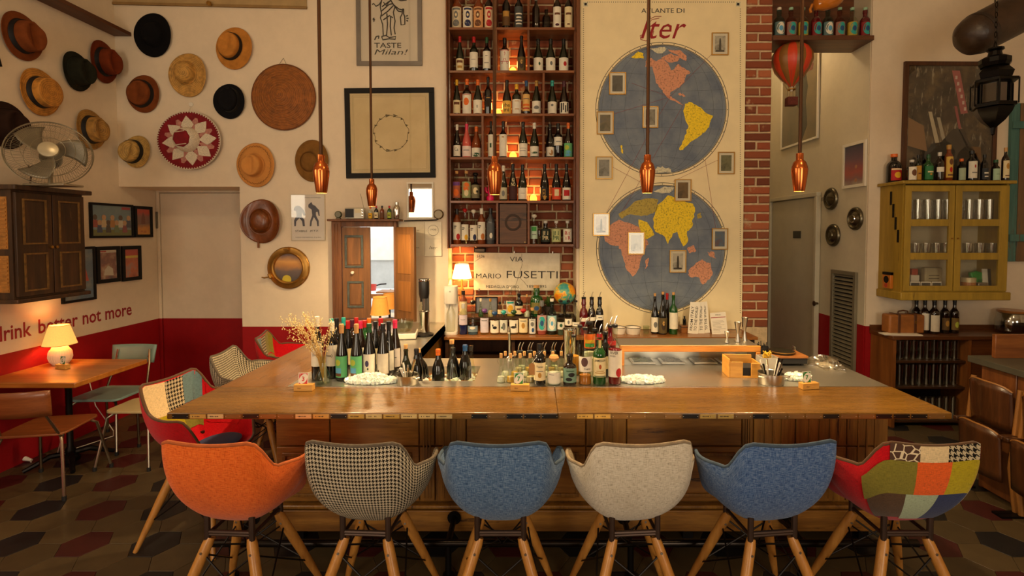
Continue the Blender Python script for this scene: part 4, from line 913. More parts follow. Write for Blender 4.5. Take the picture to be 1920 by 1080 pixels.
for a in [
 ('gin bottle with lilac label and blue liquid beside the white soda machine', 868, 569, 16, FR, CZ, 'spirit', 'clear', ('cap', 'steel'), (.32, .64, (206, 190, 200), [bar_('grey', .6, .5, .54)]), (.3, (30, 36, 90))),
 ('conical clear bottle with sea landscape label on the back counter', 886, 562, 20, FR, CZ, 'flask', 'clear', ('ball', 'black'), (.10, .30, (120, 140, 150), [('d', .6, .45, .9, 0, 'white')]), (.14, (70, 90, 110))),
 ('square bottle with purple stopper and lilac label', 908, 578, 16, FR, CZ, 'squat', 'clear', ('ball', 'purple'), (.1, .78, (206, 196, 206), [bar_('grey', .7, .8, .86)])),
 ('square gin bottle with blue stopper and black dog print', 927, 583, 16.5, FR, CZ, 'squat', 'clear', ('ball', 'blue'), (.1, .76, 'white', [('d', .5, .3, .55, .05, 'black'), ('d', .16, .5, .7, -.18, 'black')])),
 ('square gin bottle with teal stopper', 944, 581, 15, FR, CZ, 'squat', 'clear', ('ball', 'teal'), (.1, .74, (206, 206, 190), [('d', .4, .2, .8, .05, 'grey'), ('d', .2, .3, .5, -.2, 'dgreen')])),
 ('square gin bottle with green tuft stopper and running animal print', 963, 581, 17, FR, CZ, 'squat', 'clear', ('ball', 'dgreen'), (.1, .74, 'white', [('d', .7, .35, .55, 0, 'black'), ('d', .14, .5, .75, .25, 'black')])),
 ('square gin bottle with red stopper and cream label', 981, 578, 17, FR, CZ, 'squat', 'clear', ('ball', 'red'), (.1, .76, 'cream', [('d', .4, .3, .7, 0, 'gold'), bar_('grey', .7, .8, .86)])),
 ('slim decorated porcelain gin bottle', 998, 577, 13, FR, CZ, 'slim', 'aqua', ('cork', 'cork'), (.04, .66, (206, 206, 196), [('d', .5, .5, .8, 0, 'grey'), ('d', .4, .1, .4, .1, 'blue'), bar_('grey', .5, .9, .95)])),
 ('pink gin bottle with round turquoise label on the back counter', 1016, 564, 18, FR, CZ, 'squat', 'pinkglass', ('cap', 'grey'), (.12, .58, (190, 150, 140), [('d', .8, .06, .94, 0, 'teal'), ('d', .36, .32, .68, 0, 'blue')]), (.56, (196, 140, 130))),
 ('clear gin bottle with round white label on the back counter', 1035, 560, 18, FR, CZ, 'squat', 'aqua', ('cork', 'white'), (.12, .58, (150, 190, 190), [('d', .8, .06, .94, 0, 'white'), ('d', .3, .35, .65, 0, 'sky')])),
 ('clear decanter bottle with chrome pourer next to the round-label gins', 1052, 553, 14, FR-.03, CZ, 'spirit', 'clear', ('pour', ''), (.18, .4, (210, 206, 190), [('d', .4, .3, .8, 0, 'dgreen')]), (.3, (60, 74, 60))),
 ('clear decanter bottle with chrome pourer and small white crest', 1066, 553, 14, FR-.03, CZ, 'spirit', 'clear', ('pour', ''), (.3, .5, 'white', [('d', .3, .2, .8, 0, 'grey')]), (.2, (150, 110, 70))),
 ('clear decanter bottle with chrome pourer and white band', 1080, 553, 14, FR-.03, CZ, 'spirit', 'clear', ('pour', ''), (.28, .4, 'white', [bar_('grey', .6, .4, .6)]), (.26, (170, 160, 140))),
 ('dark red spirit decanter with pourer at the edge of the wall map', 1095, 547, 16, FR-.02, CZ, 'jar', 'red', ('pour', ''), (.38, .48, 'white', [])),
 ('brown spirit decanter with pourer in front of the map', 1110, 547, 15, FR-.02, CZ, 'jar', 'brown', ('pour', ''), (.40, .5, 'white', [])),
 ('almost black spirit decanter with pourer in front of the map', 1125, 547, 15, FR-.02, CZ, 'jar', 'plum' if 0 else 'black', ('pour', ''), (.42, .56, 'white', [bar_('grey', .5, .4, .6)])),
 ('amber whisky bottle with cream label behind the soda machine', 868, 545, 15, 5.028, RZ, 'squat', 'amber', ('cap', 'black'), (.1, .6, 'cream', [])),
 ('slim clear bottle with green tip on the riser', 901, 560, 10, 5.04, RZ, 'flask', 'clear', ('cap', 'white'), None, (.4, (60, 90, 50))),
 ('slim clear bottle with gold top on the riser', 919, 560, 11, 5.04, RZ, 'flask', 'clear', ('cap', 'gold'), None, (.35, (190, 170, 120))),
 ('tiny sample bottle with black cap on the riser', 937, 566, 9, 5.03, RZ, 'squat', 'clear', ('cap', 'black'), (.2, .5, 'cream', [])),
 ('tiny sample bottle with grey cap on the riser', 947, 565, 9, 5.03, RZ, 'squat', 'clear', ('cap', 'grey'), (.2, .5, 'white', [])),
 ('limoncello bottle with yellow lemon label on the riser', 957, 538, 16, 5.09, RZ, 'spirit', 'clear', ('cork', 'white'), (.1, .58, 'white', [('d', .7, .1, .7, 0, 'yellow'), bar_('teal', .9, .8, .95)]), (.5, (220, 190, 80))),
 ('dark amaro bottle with cream label and pourer on the riser', 973, 541, 15, 5.09, RZ, 'spirit', 'black', ('pour', ''), (.1, .5, 'cream', [bar_('brown', .6, .5, .7)])),
 ('clear bottle with cork on the riser beside the green jar', 988, 552, 12, 5.04, RZ, 'flask', 'clear', ('cork', 'cork'), None, (.3, (210, 206, 190))),
 ('round dark green bottle with blue label on the riser', 1006, 535, 24, 5.09, RZ, 'jar', 'emerald', ('cork', 'cork'), (.1, .5, (120, 110, 50), [('d', .4, .3, .7, 0, 'blue')]))]:
    at_counter(*a)
# grey-blue picture behind the bottles
p = at(912, 574, Y=5.2); t, yf, iw, ih = framed('postcard_frame', 'small grey blue framed print half hidden behind the gin bottles', 'picture', (p.x, NY-.014, RZ+.09), 0, 42*5.2/F, .17, .008, M_IRON, artmat('grey_print', [(90, 100, 116), (120, 128, 138)], 12), pane=False)
# marble street sign
def marble():
    g = N('marble_sign'); n = g.noise(g.coord(), 6, 8, .65)
    g.p('Base Color', g.ramp(n, [(.3, lin((196, 184, 156))), (.65, lin((222, 212, 186)))])); g.p('Roughness', .4); return g.m
p = at(969, 509.5, Y=5.19); K2 = F/5.19
t = T('street_sign', 'cracked marble street sign reading Via Mario Fusetti on the brick', 'sign', (p.x, 5.198, p.z), rot=(0, R(.4), 0))
B().box(-81/K2, 0, -35.5/K2, 81/K2, .024, 35.5/K2).ob('plate', marble(), t, bev=.003)
sx = lambda px: (px-969)/K2; sz = lambda py: (509.5-py)/K2
for s, w_, h_, px, py in (('VIA', 25, 9, 968, 486), ('MARIO', 47, 9.5, 916, 518), ('FUSETTI', 96, 14, 998, 515), ("MEDAGLIA D'ORO", 62, 5.5, 942, 538), ('1891 1895', 36, 5.5, 1007, 537), ('5106', 15, 5, 901, 481)):
    text(s, t, w_/K2, h_/K2, sx(px), sz(py), M_BLACK, -.0012, bold=-.004 if h_ > 8 else 0)
M_CRACK = mat('crack_line', (84, 70, 50), .9, var=.02)
for pts in ([(978, 475), (978, 486), (979, 496), (974, 512), (972, 520), (967, 535), (966, 545)], [(975, 521), (983, 529), (990, 538)], [(902, 483), (890, 491)]):
    b = B(); b.tube([(sx(a), -.0006, sz(c)) for a, c in pts], .0016, 5); b.ob('crack', M_CRACK, t)
for px, py in ((964, 473), (1036, 473), (898, 544)):
    B().cbox((sx(px), -.004, sz(py)), (.014, .012, .028)).ob('clip', M_ALU, t, bev=.002)
# little drawer-like speaker above the sign
p = at(900, 469, Y=5.19); t = T('small_speaker', 'small black box above the left end of the street sign', 'speaker', (p.x, 5.17, p.z-.022)); B().box(-.058, -.02, 0, .058, .05, .045).ob('casing', M_IRON, t, bev=.006); B().box(-.048, -.022, .008, .048, -.0195, .036).ob('grille', mat('speaker_grille', (90, 84, 76), .6), t)
# shaded lamp
def shade_mat(name, c, e):
    g = N(name); n = g.noise(g.mapping(g.coord(), (60, 60, 4)), 4, 3)
    g.p('Base Color', g.ramp(n, [(.3, lin(tuple(v*.9 for v in c))), (.7, lin(c))])); g.p('Roughness', .8)
    g.p('Emission Color', lin(c)); g.p('Emission Strength', e); return g.m
def shade(t, r0, r1, z0, z1, m, n=32):
    b = B(); b.lathe([(r0, z0), (r1, z1), (r1-.002, z1), (r0-.002, z0), (r0, z0)], n); b.ob('lamp_shade', m, t)
    for r, z in ((r0, z0), (r1, z1)): B().tube([(r*math.cos(2*PI*i/n), r*math.sin(2*PI*i/n), z) for i in range(n)], .0025, 6, True).ob('shade_trim', mat('shade_trim', (190, 150, 90), .8), t)
p = at(865, 509, Y=5.02); t = T('niche_lamp', 'lit bell shaped table lamp glowing white against the brick niche', 'lamp', (pX(864.5, 5.04)-.006, 5.125, RZ))
zz = lambda py: pZ(py, 5.04)-RZ
B().lathe([(0, 0), (.05, 0), (.05, .01), (.02, .02), (.014, .06), (.022, .09), (.012, .13), (.018, .2), (.028, .24), (.014, .28), (.009, .34), (.009, zz(500)), (0, zz(500))], 18).ob('lamp_stem', mat('lamp_brass', (176, 128, 60), .35, .6), t)
shade(t, 19.0*5.04/F, 12.5*5.04/F, zz(523.5), zz(496), shade_mat('lit_shade', (255, 206, 120), 5.5))
point('niche_lamp_bulb', (pX(864.5, 5.04)-.006, 5.125, pZ(511, 5.04)), 9, (1, .62, .24), .035)
# round bulb strip at the niche edge, seen lit: just warm light from the lamp. globe ornament:
t = T('globe', 'small world globe with yellow and teal continents behind the decanters', 'globe', (pX(1059, 5.06), 5.06, RZ))
def globemat():
    g = N('globe_print'); n = g.noise(g.coord(), 9, 4, .55)
    g.p('Base Color', g.ramp(n, [(.40, lin((60, 150, 150))), (.47, lin((110, 170, 130))), (.52, lin((236, 176, 30))), (.62, lin((220, 120, 30)))])); g.p('Roughness', .3); return g.m
rg = .112; zc = pZ(550, 5.06)-RZ
B().lathe([(rg*math.sin(PI*i/16), zc-rg*math.cos(PI*i/16)) for i in range(17)], 32).ob('sphere', globemat(), t, rot=(0, 0, 0))
B().lathe([(0, 0), (.07, 0), (.07, .012), (.015, .02), (.012, zc-rg+.004), (0, zc-rg+.004)], 20).ob('stand', M_IRON, t)
# leafy plant
M_LEAF = mat('plant_leaf', (70, 96, 36), .45, var=.3, vs=20)
t = T('potted_plant', 'small leafy green plant in a dark pot behind the gin bottles', 'plant', (pX(1029, 5.15), 5.15, RZ))
B().lathe([(0, 0), (.04, 0), (.052, .09), (.046, .09), (.042, .08), (0, .08)], 18).ob('pot', mat('dark_pot', (54, 44, 36), .6), t)
for i in range(22):
    a = random.uniform(0, 2*PI); L = random.uniform(.1, .19); el = random.uniform(.6, 1.45); w_ = random.uniform(.012, .02)
    pts = []
    for k in range(6):
        s = k/5; rr = L*s*math.cos(el); zz_ = .08+L*s*math.sin(el)-.06*s*s; pts.append((min(rr, .1)*math.cos(a) if math.sin(a) > 0 else rr*math.cos(a), max(-.1, min(.07, rr*math.sin(a))), zz_))
    b = B(); v = []; 
    for k, q in enumerate(pts):
        ww = w_*math.sin(PI*(k+.4)/5.6); v += [(q[0]-ww*math.sin(a), q[1]+ww*math.cos(a), q[2]), (q[0], q[1], q[2]-.004), (q[0]+ww*math.sin(a), q[1]-ww*math.cos(a), q[2])]
    b.add(v, [(3*k+j, 3*k+j+1, 3*k+j+4, 3*k+j+3) for k in range(5) for j in (0, 1)]); b.ob('leaf', M_LEAF, t, smooth=60)
# soda machine
M_WP = mat('white_plastic', (222, 212, 196), .35, var=.03); M_CHR = mat('chrome', (214, 210, 200), .12, 1, var=.02)
t = T('soda_machine', 'white upright soda machine with bottle standing on the back counter', 'soda machine', (pX(845, 4.76), 4.76, CZ))
hS = pZ(536, 4.76)-CZ
b = B(); rw = .064
rr = lambda w_, d_, z0, z1: B().lathe([(0, z0), (w_*.96, z0), (w_, z0+.006), (w_, z1-.01), (w_*.96, z1), (0, z1)], 32, sq=.55)
rr(rw, 0, hS*.64, hS).ob('head', M_WP, t); B().box(-rw, 0, .02, rw, .06, hS*.7).ob('back_column', M_WP, t, bev=.012)
rr(rw, 0, 0, .03).ob('foot', M_WP, t); B().lathe([(0, .032), (.04, .032), (.042, .2), (.03, .235), (.014, .26), (.014, hS*.64), (0, hS*.64)], 22).ob('soda_bottle', thin_glass('frosted_bottle', (236, 236, 228), .3, .5), t, (0, -.012, 0)); B().lathe([(0, 0), (.007, .001), (.007, .003), (0, .003)], 12, (0, -rw-.003, hS*.9), 'y').ob('badge', M_ALU, t)
# milkshake mixer on the steel side counter
t = T('drink_mixer', 'black and chrome milkshake mixer with steel cup on the steel side counter', 'mixer', (-.955, 4.37, ZB))
hM = pZ(523, 4.37)-ZB; 
B().lathe([(0, 0), (.078, 0), (.08, .012), (.06, .022), (0, .024)], 24).ob('base', M_IRON, t); B().box(-.03, .045, .01, .03, .075, hM-.02).ob('column', mat('grey_cast', (110, 106, 98), .3, .8), t, bev=.008)
B().lathe([(0, hM-.17), (.038, hM-.168), (.046, hM-.13), (.048, hM-.012), (.044, hM), (0, hM)], 24).ob('motor_head', mat('black_plastic', (26, 24, 24), .35), t); B().lathe([(.0485, hM-.02), (.0495, hM-.012), (.0495, hM-.004), (.0485, hM)], 24).ob('trim_ring', M_CHR, t)
B().lathe([(0, .026), (.034, .026), (.038, .1), (.046, .205), (.049, .21), (.047, .205), (.04, .2), (.03, .04), (0, .04)], 28).ob('mixing_cup', M_CHR, t); B().cyl((0, 0, .08), (0, 0, hM-.165), .004).ob('spindle', M_CHR, t)
at_counter('tall thin clear bottle with dark stopper beside the milkshake mixer', 789, 556, 11, 4.66, ZB, 'spirit', 'clear', ('cap', 'black'), None)
# kitchen scale with glass bowl
t = T('kitchen_scale', 'white kitchen scale carrying a glass dish on the steel side counter', 'scale', (-1.12, 4.28, ZB), R(8)); B().box(-.12, -.11, .004, .12, .11, .05).ob('body', M_WP, t, bev=.008); B().box(-.11, -.1, .05, .11, .1, .056).ob('weighing_plate', M_STEEL, t)
for a in (-.08, .08):
    for c in (-.07, .07): B().lathe([(0, 0), (.01, 0), (.01, .005), (0, .005)], 10, (a, c, 0)).ob('foot', M_IRON, t)
t = T('glass_dish', 'round glass dish standing on the kitchen scale', 'dish', (-1.12, 4.28, ZB+.0565)); B().lathe([(0, .001), (.07, .001), (.085, .05), (.09, .09), (.088, .09), (.083, .05), (.068, .006), (0, .006)], 28).ob('bowl', glassmat('clear'), t)
# things in front of the map on the counter
for i, (px, w_) in enumerate(((1162, 26), (1188, 30))):
    t = T('white_dish', ('small' if i == 0 else 'wide')+' white enamel dish with dark rim on the back counter', 'dish', (pX(px, 4.78), 4.78, CZ)); r = w_/2*4.78/F
    B().lathe([(0, .001), (r*.8, .001), (r, .06), (r*.97, .06), (r*.77, .006), (0, .006)], 24).ob('bowl', M_WP, t); B().lathe([(r*.97, .06), (r*1.02, .062), (r*1.02, .067), (r*.97, .067)], 24).ob('rim', M_ALU, t)
t = T('shot_glass', 'short clear glass beside the white dishes', 'glass', (pX(1213, 4.78), 4.78, CZ)); B().lathe([(0, 0), (.026, 0), (.032, .075), (.03, .075), (.024, .008), (0, .008)], 20).ob('tumbler', glassmat('clear'), t)
for a in [('dark wine bottle with cork and small white label before the map', 1229, 550, 15, 4.8, CZ, 'burg', 'black', ('cork', 'cork'), (.05, .44, 'white', [('d', .5, .3, .7, 0, 'grey')])),
          ('dark wine bottle with cork and brown portrait label before the map', 1244, 547, 17, 4.76, CZ, 'burg', 'black', ('cork', 'cork'), (.04, .42, (86, 70, 34), [('d', .5, .2, .8, 0, (52, 36, 20)), ('d', .26, .5, .8, 0, (190, 150, 80))])),
          ('wine bottle with red capsule behind the portrait bottle before the map', 1252, 550, 14, 4.88, CZ, 'burg', 'brown', ('cap', 'red'), None),
          ('green bordeaux bottle with big white label before the map', 1264, 548, 17, 4.77, CZ, 'bord', 'emerald', ('cork', 'cork'), (.14, .56, 'white', []))]:
    at_counter(*a, group=None, name='wine_bottle')
t = T('small_wooden_box', 'small brown wooden box behind the leaflets on the back counter', 'box', (pX(1287, 4.85), 4.85, CZ)); B().box(-.05, -.04, 0, .05, .04, .07).ob('body', M_CTR, t, bev=.003); B().box(-.051, -.041, .052, .051, .041, .06).ob('lid_line', M_DARKW, t)
bottle('little black dropper bottle standing on the small wooden box', pX(1285, 4.85), 4.85, CZ+.0705, .085, .03, 'squat', 'black', ('cap', 'black'), None, name='dropper_bottle')
M_LEAFLET = mat('leaflet_paper', (224, 216, 200), .7, var=.03)
for i, (px, an, nm) in enumerate(((1300, 6, 'leaning out of the fan'), (1313, 0, 'in the middle of the fan'), (1324, -4, 'last in the fan'))):
    t = T('leaflet', 'white leaflet printed From Italy to the World, '+nm, 'leaflet', (pX(px, 4.8), 4.78+.012*i, CZ), rot=(R(-6), R(an), 0), group='leaflets fanned out on the back counter')
    B().box(-.05, -.0006, 0, .05, .0006, .30).ob('sheet', M_LEAFLET, t)
    for s, x in (('FROM ITALY', -.022), ('TO THE WORLD', .018)): text(s, t, .23, .026, x, .145, M_BLACK, -.0014, rot=(PI/2, -PI/2, 0), bold=.01)
t = T('printed_notice', 'white printed notice with a maroon rule beside the leaflets', 'notice', (pX(1351, 4.78), 4.76, CZ), rot=(R(-8), R(-4), 0)); B().box(-.075, -.0006, 0, .075, .0006, .205).ob('sheet', M_LEAFLET, t)
B().box(-.07, -.0012, .155, .07, -.0006, .162).ob('printed_rule', M_MAROON, t); text('MENU', t, .05, .012, 0, .182, M_BLACK, -.0014)
b = B()
for k in range(9): b.box(-.06, -.0011, .02+.013*k, -.06+random.uniform(.06, .12), -.0006, .0225+.013*k)
o = b.ob('printed_lines', mat('print_grey', (120, 112, 104), .8), t); o['kind'] = 'stuff'
# hanging stem glasses under the counter edge
for px in (1236, 1256, 1276, 1322, 1346):
     t = T('hanging_glass', 'clear wine glass lying on the shelf under the back counter edge', 'glass', (pX(px, 4.72), 4.72, CZ-.2195), group='glasses under the back counter'); B().lathe([(0, 0), (.032, 0), (.034, .003), (.006, .006), (.005, .08), (.02, .09), (.036, .12), (.038, .16), (.034, .185), (.032, .185), (.035, .16), (.033, .12), (.0, .095)], 18).ob('bowl', glassmat('clear'), t)
# ---------------------------------------------------------------- wooden hatch to the kitchen
M_OLD = wood('old_hatch_wood', (78, 46, 24), (134, 84, 44), 2, .9, .55, worn=((58, 62, 56), .60)); M_OLD2 = wood('worn_shutter_wood', (92, 60, 30), (140, 92, 48), 2, .9, .55, worn=((84, 84, 70), .60))
M_BLUEW = mat('blue_grey_old_paint', (72, 78, 74), .7, var=.35, vs=18)
HF = T('kitchen_hatch', 'old wooden kitchen hatch in the back wall with one shutter open', 'hatch', (0, YW, 0))
hx = lambda px: pX(px, YW-.06); hz = lambda py: pZ(py, YW-.06)
for (a, c, d, e, nm) in ((622, 415, 640, 603, 'frame_post'), (738, 415, 744, 603, 'frame_post'), (640, 415, 738, 425, 'frame_head'), (640, 598, 738, 603, 'frame_sill')):
    B().box(hx(a), -.07, hz(e), hx(d), -.002, hz(c)).ob(nm, M_OLD, HF, bev=.004)
for k, px in enumerate((627, 632)): B().box(hx(px), -.078, hz(603), hx(px)+.008, -.07, hz(420)).ob('post_moulding', M_OLD, HF)
B().box(hx(620), -.15, hz(415), hx(753), -.002, hz(411)).ob('top_ledge', M_OLD, HF, bev=.003)
x0, x1, z0, z1 = hx(641), hx(693), hz(597), hz(426)
sh = B().box(x0, -.06, z0, x1, -.03, z1).ob('closed_shutter', M_OLD2, HF, bev=.003)
for (a, c, d, e) in ((646, 441, 681, 502), (650, 527, 681, 577)):
    b = B(); q0, q1, r0, r1 = hx(a), hx(d), hz(e), hz(c)
    for r in ((q0, r0, q1, r0+.022), (q0, r1-.022, q1, r1), (q0, r0+.022, q0+.022, r1-.022), (q1-.022, r0+.022, q1, r1-.022)): b.box(r[0], -.068, r[1], r[2], -.06, r[3])
    b.ob('panel_moulding', M_BLUEW, sh, bev=.003); B().box(q0+.03, -.066, r0+.03, q1-.03, -.06, r1-.03).ob('raised_panel', M_OLD2, sh, bev=.004)
B().lathe([(0, -.03), (.014, -.026), (.017, -.016), (.008, -.006), (.008, 0)], 16, (hx(661), -.06, hz(511)), 'y').ob('porcelain_knob', M_WP, sh)
# open shutter, hinged on the right post
hp = Vector((pX(743, YW-.07), YW-.07, 0)); fe = Vector((pX(778, 4.75), 4.75, 0)); L = (fe-hp).length; ang = math.atan2(fe.y-hp.y, fe.x-hp.x)
os_ = B().box(0, -.014, hz(597), L, .014, hz(426)).ob('open_shutter', M_OLD2, HF, (hp.x, hp.y-YW, 0), (0, 0, ang), bev=.003)
for (a, c) in ((.1, .42), (.5, .92)):
    zz0, zz1 = lerp(hz(597), hz(426), a), lerp(hz(597), hz(426), c); B().box(L*.16, -.018, zz0, L*.84, -.014, zz1).ob('raised_panel', wood('shutter_panel', (118, 76, 34), (158, 102, 48), 2, .9, .55, worn=((90, 88, 72), .64)), os_, bev=.004)
for z in (.12, .86): B().cyl((0, 0, lerp(hz(597), hz(426), z)-.03), (0, 0, lerp(hz(597), hz(426), z)+.03), .008).ob('hinge', MI, os_)
# inside the kitchen
t = T('kitchen_cabinet', 'white kitchen cabinet with grey sides seen through the hatch', 'cabinet', (-2.1, 7.15, .9)); B().box(-.28, 0, 0, .34, .44, 1.55).ob('body', mat('cabinet_grey', (176, 180, 180), .4), t, bev=.006); B().box(-.26, -.02, .55, .3, 0, 1.5).ob('door', mat('cabinet_pale', (214, 214, 206), .4), t, bev=.005); B().cyl((.22, -.045, .8), (.22, -.045, 1.0), .007).ob('handle', M_ALU, t)
t = T('kitchen_table', 'wooden edged white prep table seen through the hatch', 'table', (-1.95, 6.1, .9)); B().box(-.5, -.3, .2, .5, .3, .23).ob('table_top', MK, t); B().box(-.5, -.32, .19, .5, -.3, .235).ob('front_edge', M_CTR, t)
for a in (-.45, .42):
    for c in (-.26, .22): B().box(a, c, 0, a+.04, c+.04, .2).ob('leg', M_CTR, t)
t = T('red_pan', 'small red saucepan on the kitchen prep table', 'pan', (-2.02, 6.2, 1.131)); B().lathe([(0, 0), (.07, 0), (.08, .07), (.076, .07), (.066, .006), (0, .006)], 24).ob('pan', mat('red_enamel', (190, 50, 30), .3), t); B().tube([(.08, 0, .06), (.13, 0, .075), (.2, 0, .08)], .008).ob('handle', M_IRON, t)
t = T('cutting_board', 'wooden cutting board on the kitchen prep table', 'board', (-1.74, 6.0, 1.131)); B().box(-.11, -.12, 0, .11, .12, .02).ob('board', M_CTR, t, bev=.004); B().cyl((0, .1, .02), (0, .1, .024), .012).ob('hole_ring', M_DARKW, t)
# amber lamps in front of the hatch
def amber_lamp(label, x, y, z, r0, r1, hs, zt, e):
    t = T('amber_lamp', label, 'lamp', (x, y, z)); B().lathe([(0, 0), (.05, 0), (.05, .012), (.012, .02), (.01, zt), (0, zt)], 18).ob('stem', M_IRON, t)
    shade(t, r0, r1, zt-hs*.9, zt+hs*.1, shade_mat('amber_shade', (214, 142, 56), e)); return t
ly = 4.55; x = pX(711, ly); zt = pZ(560, ly)-ZB
amber_lamp('amber drum lamp behind the wine bottles on the side counter', x, ly, ZB, 17.5*ly/F, 12.5*ly/F, 33*ly/F, zt, .35); point('amber_lamp_bulb', (x, ly, ZB+zt-.06), .9, (1, .6, .22), .03)
ly = 5.15; x = pX(729, ly); zb = HZ0+.0; zt = pZ(553, ly)-zb
amber_lamp('amber lamp standing in the hatch opening behind the other lamp', x, ly, zb, 15.0*ly/F, 11*ly/F, 28*ly/F, zt, .25)
# things on the hatch ledge
LZ = hz(411); LY = YW-.075
def lx(px): return pX(px, LY)
t = T('desk_clock', 'little round green metal clock on the hatch ledge', 'clock', (lx(635), LY, LZ)); B().lathe([(0, -.014), (.028, -.014), (.034, -.008), (.034, .01), (.02, .016), (0, .016)], 24, (0, 0, .045), 'y').ob('case', mat('green_bronze', (84, 86, 58), .4, .6), t); B().lathe([(0, -.0155), (.026, -.0145), (0, -.0143)], 24, (0, 0, .045), 'y').ob('dial', mat('dial_grey', (120, 116, 96), .5), t); B().box(-.022, -.015, 0, .022, .015, .013).ob('foot', MI, t, bev=.003)
t = T('radio', 'small silver transistor radio with raised aerial on the hatch ledge', 'radio', (lx(666.5), LY, LZ)); wR = 36*LY/F/2
B().box(-wR, -.025, .002, wR, .025, .108).ob('case', mat('radio_silver', (176, 168, 150), .35, .6), t, bev=.006); B().box(-wR+.006, -.0265, .014, -.005, -.025, .1).ob('speaker_grille', mat('radio_black', (30, 28, 28), .6), t); B().box(.004, -.0265, .06, wR-.03, -.025, .1).ob('tuning_dial', mat('dial_cream', (214, 200, 160), .4), t)
for k, zz_ in enumerate((.035, .065, .09)): B().lathe([(0, -.008), (.009, -.006), (.01, 0)], 14, (wR-.015, -.025, zz_), 'y').ob('knob', M_CHR, t)
b = B(); b.cyl((wR-.012, .01, .108), (wR-.045, .01, .25), .0018, n=6); b.ob('aerial', M_CHR, t)
for px, yt, gl, cp, lc, ds in ((695, 388, 'clear', 'orange', 'yellow', 'yellow label and orange cap'), (706, 386, 'brown', 'red', 'cream', 'cream label and red cap'), (717, 386, 'amber', 'black', 'brown', 'brown label and black cap'), (730.5, 386, 'emerald', 'red', 'lime', 'green label and red cap')):
    h = pZ(yt, LY)-LZ; bottle('miniature liquor bottle with %s on the hatch ledge' % ds, lx(px), LY, LZ+.0004, h, .04, 'spirit', gl, ('cap', cp), (.08, .5, lc, [bar_('brown', .5, .4, .6)]), name='miniature_bottle', group='miniature bottles on the hatch ledge', liquid=(.5, (190, 150, 60)) if gl == 'clear' else None)
t = T('cocktail_shaker', 'polished steel cocktail shaker on the hatch ledge', 'shaker', (lx(744.5), LY, LZ)); B().lathe([(0, 0), (.028, 0), (.031, .01), (.036, .09), (.035, .1), (0, .1)], 24).ob('tin', M_CHR, t); B().lathe([(.0355, .1), (.033, .115), (.02, .135), (.018, .14), (0, .14)], 24).ob('strainer_top', M_CHR, t); B().lathe([(.019, .14), (.019, .165), (.012, .17), (0, .17)], 20).ob('cap', M_CHR, t)
# ---------------------------------------------------------------- pictures on the back wall
WY = YW-.001; KW = F/YW
def wp(px, py): p = at(px, py, Y=WY); return (p.x, WY, p.z)
M_BF = mat('black_frame', (20, 18, 18), .55, var=.1, spec=.2); M_GF = mat('grey_frame', (120, 112, 104), .4, .3); M_WF = mat('white_frame', (222, 214, 196), .4, var=.03)
ag = artmat('aged_paper', [(208, 184, 140), (224, 202, 158)], 5)
t, yf, iw, ih = framed('engraving_print', 'large black framed faded beige engraving of a wreath', 'picture', wp(732, 250), 0, 166/KW, 166/KW, 9.5/KW, M_BF, ag, pane=True, tilt=-.6)
b = B(); n = 60; rr_ = 32/KW
M_SEP = mat('sepia_ink', (92, 78, 56), .8, var=.05)
b.tube([(rr_*(1+.05*math.sin(9*2*PI*i/n))*math.cos(2*PI*i/n)+.01, yf-.0006, rr_*(1.02+.05*math.cos(7*2*PI*i/n))*math.sin(2*PI*i/n)) for i in range(n)], .0022, 4, True); b.ob('printed_wreath', M_SEP, t)
for k in range(14):
    a = 2*PI*k/14; q = random.uniform(.01, .022) if k not in (3, 4, 10) else .03
    b = B(); b.tube([(rr_*math.cos(a)+q*math.cos(s*2.1)*(1-s/14)+.01, yf-.0006, rr_*1.02*math.sin(a)+q*math.sin(s*2.1)*(1-s/14)*.6) for s in range(12)], .0018, 4); b.ob('printed_scroll', M_SEP, t)
b = B()
for s in (1, .965):
    e, f = iw*s*.94, ih*s*.94; b.tube([(-e, yf-.0005, -f), (e, yf-.0005, -f), (e, yf-.0005, f), (-e, yf-.0005, f)], .0012, 4, True)
o = b.ob('printed_border', mat('border_ink', (150, 126, 86), .8), t); o['kind'] = 'stuff'
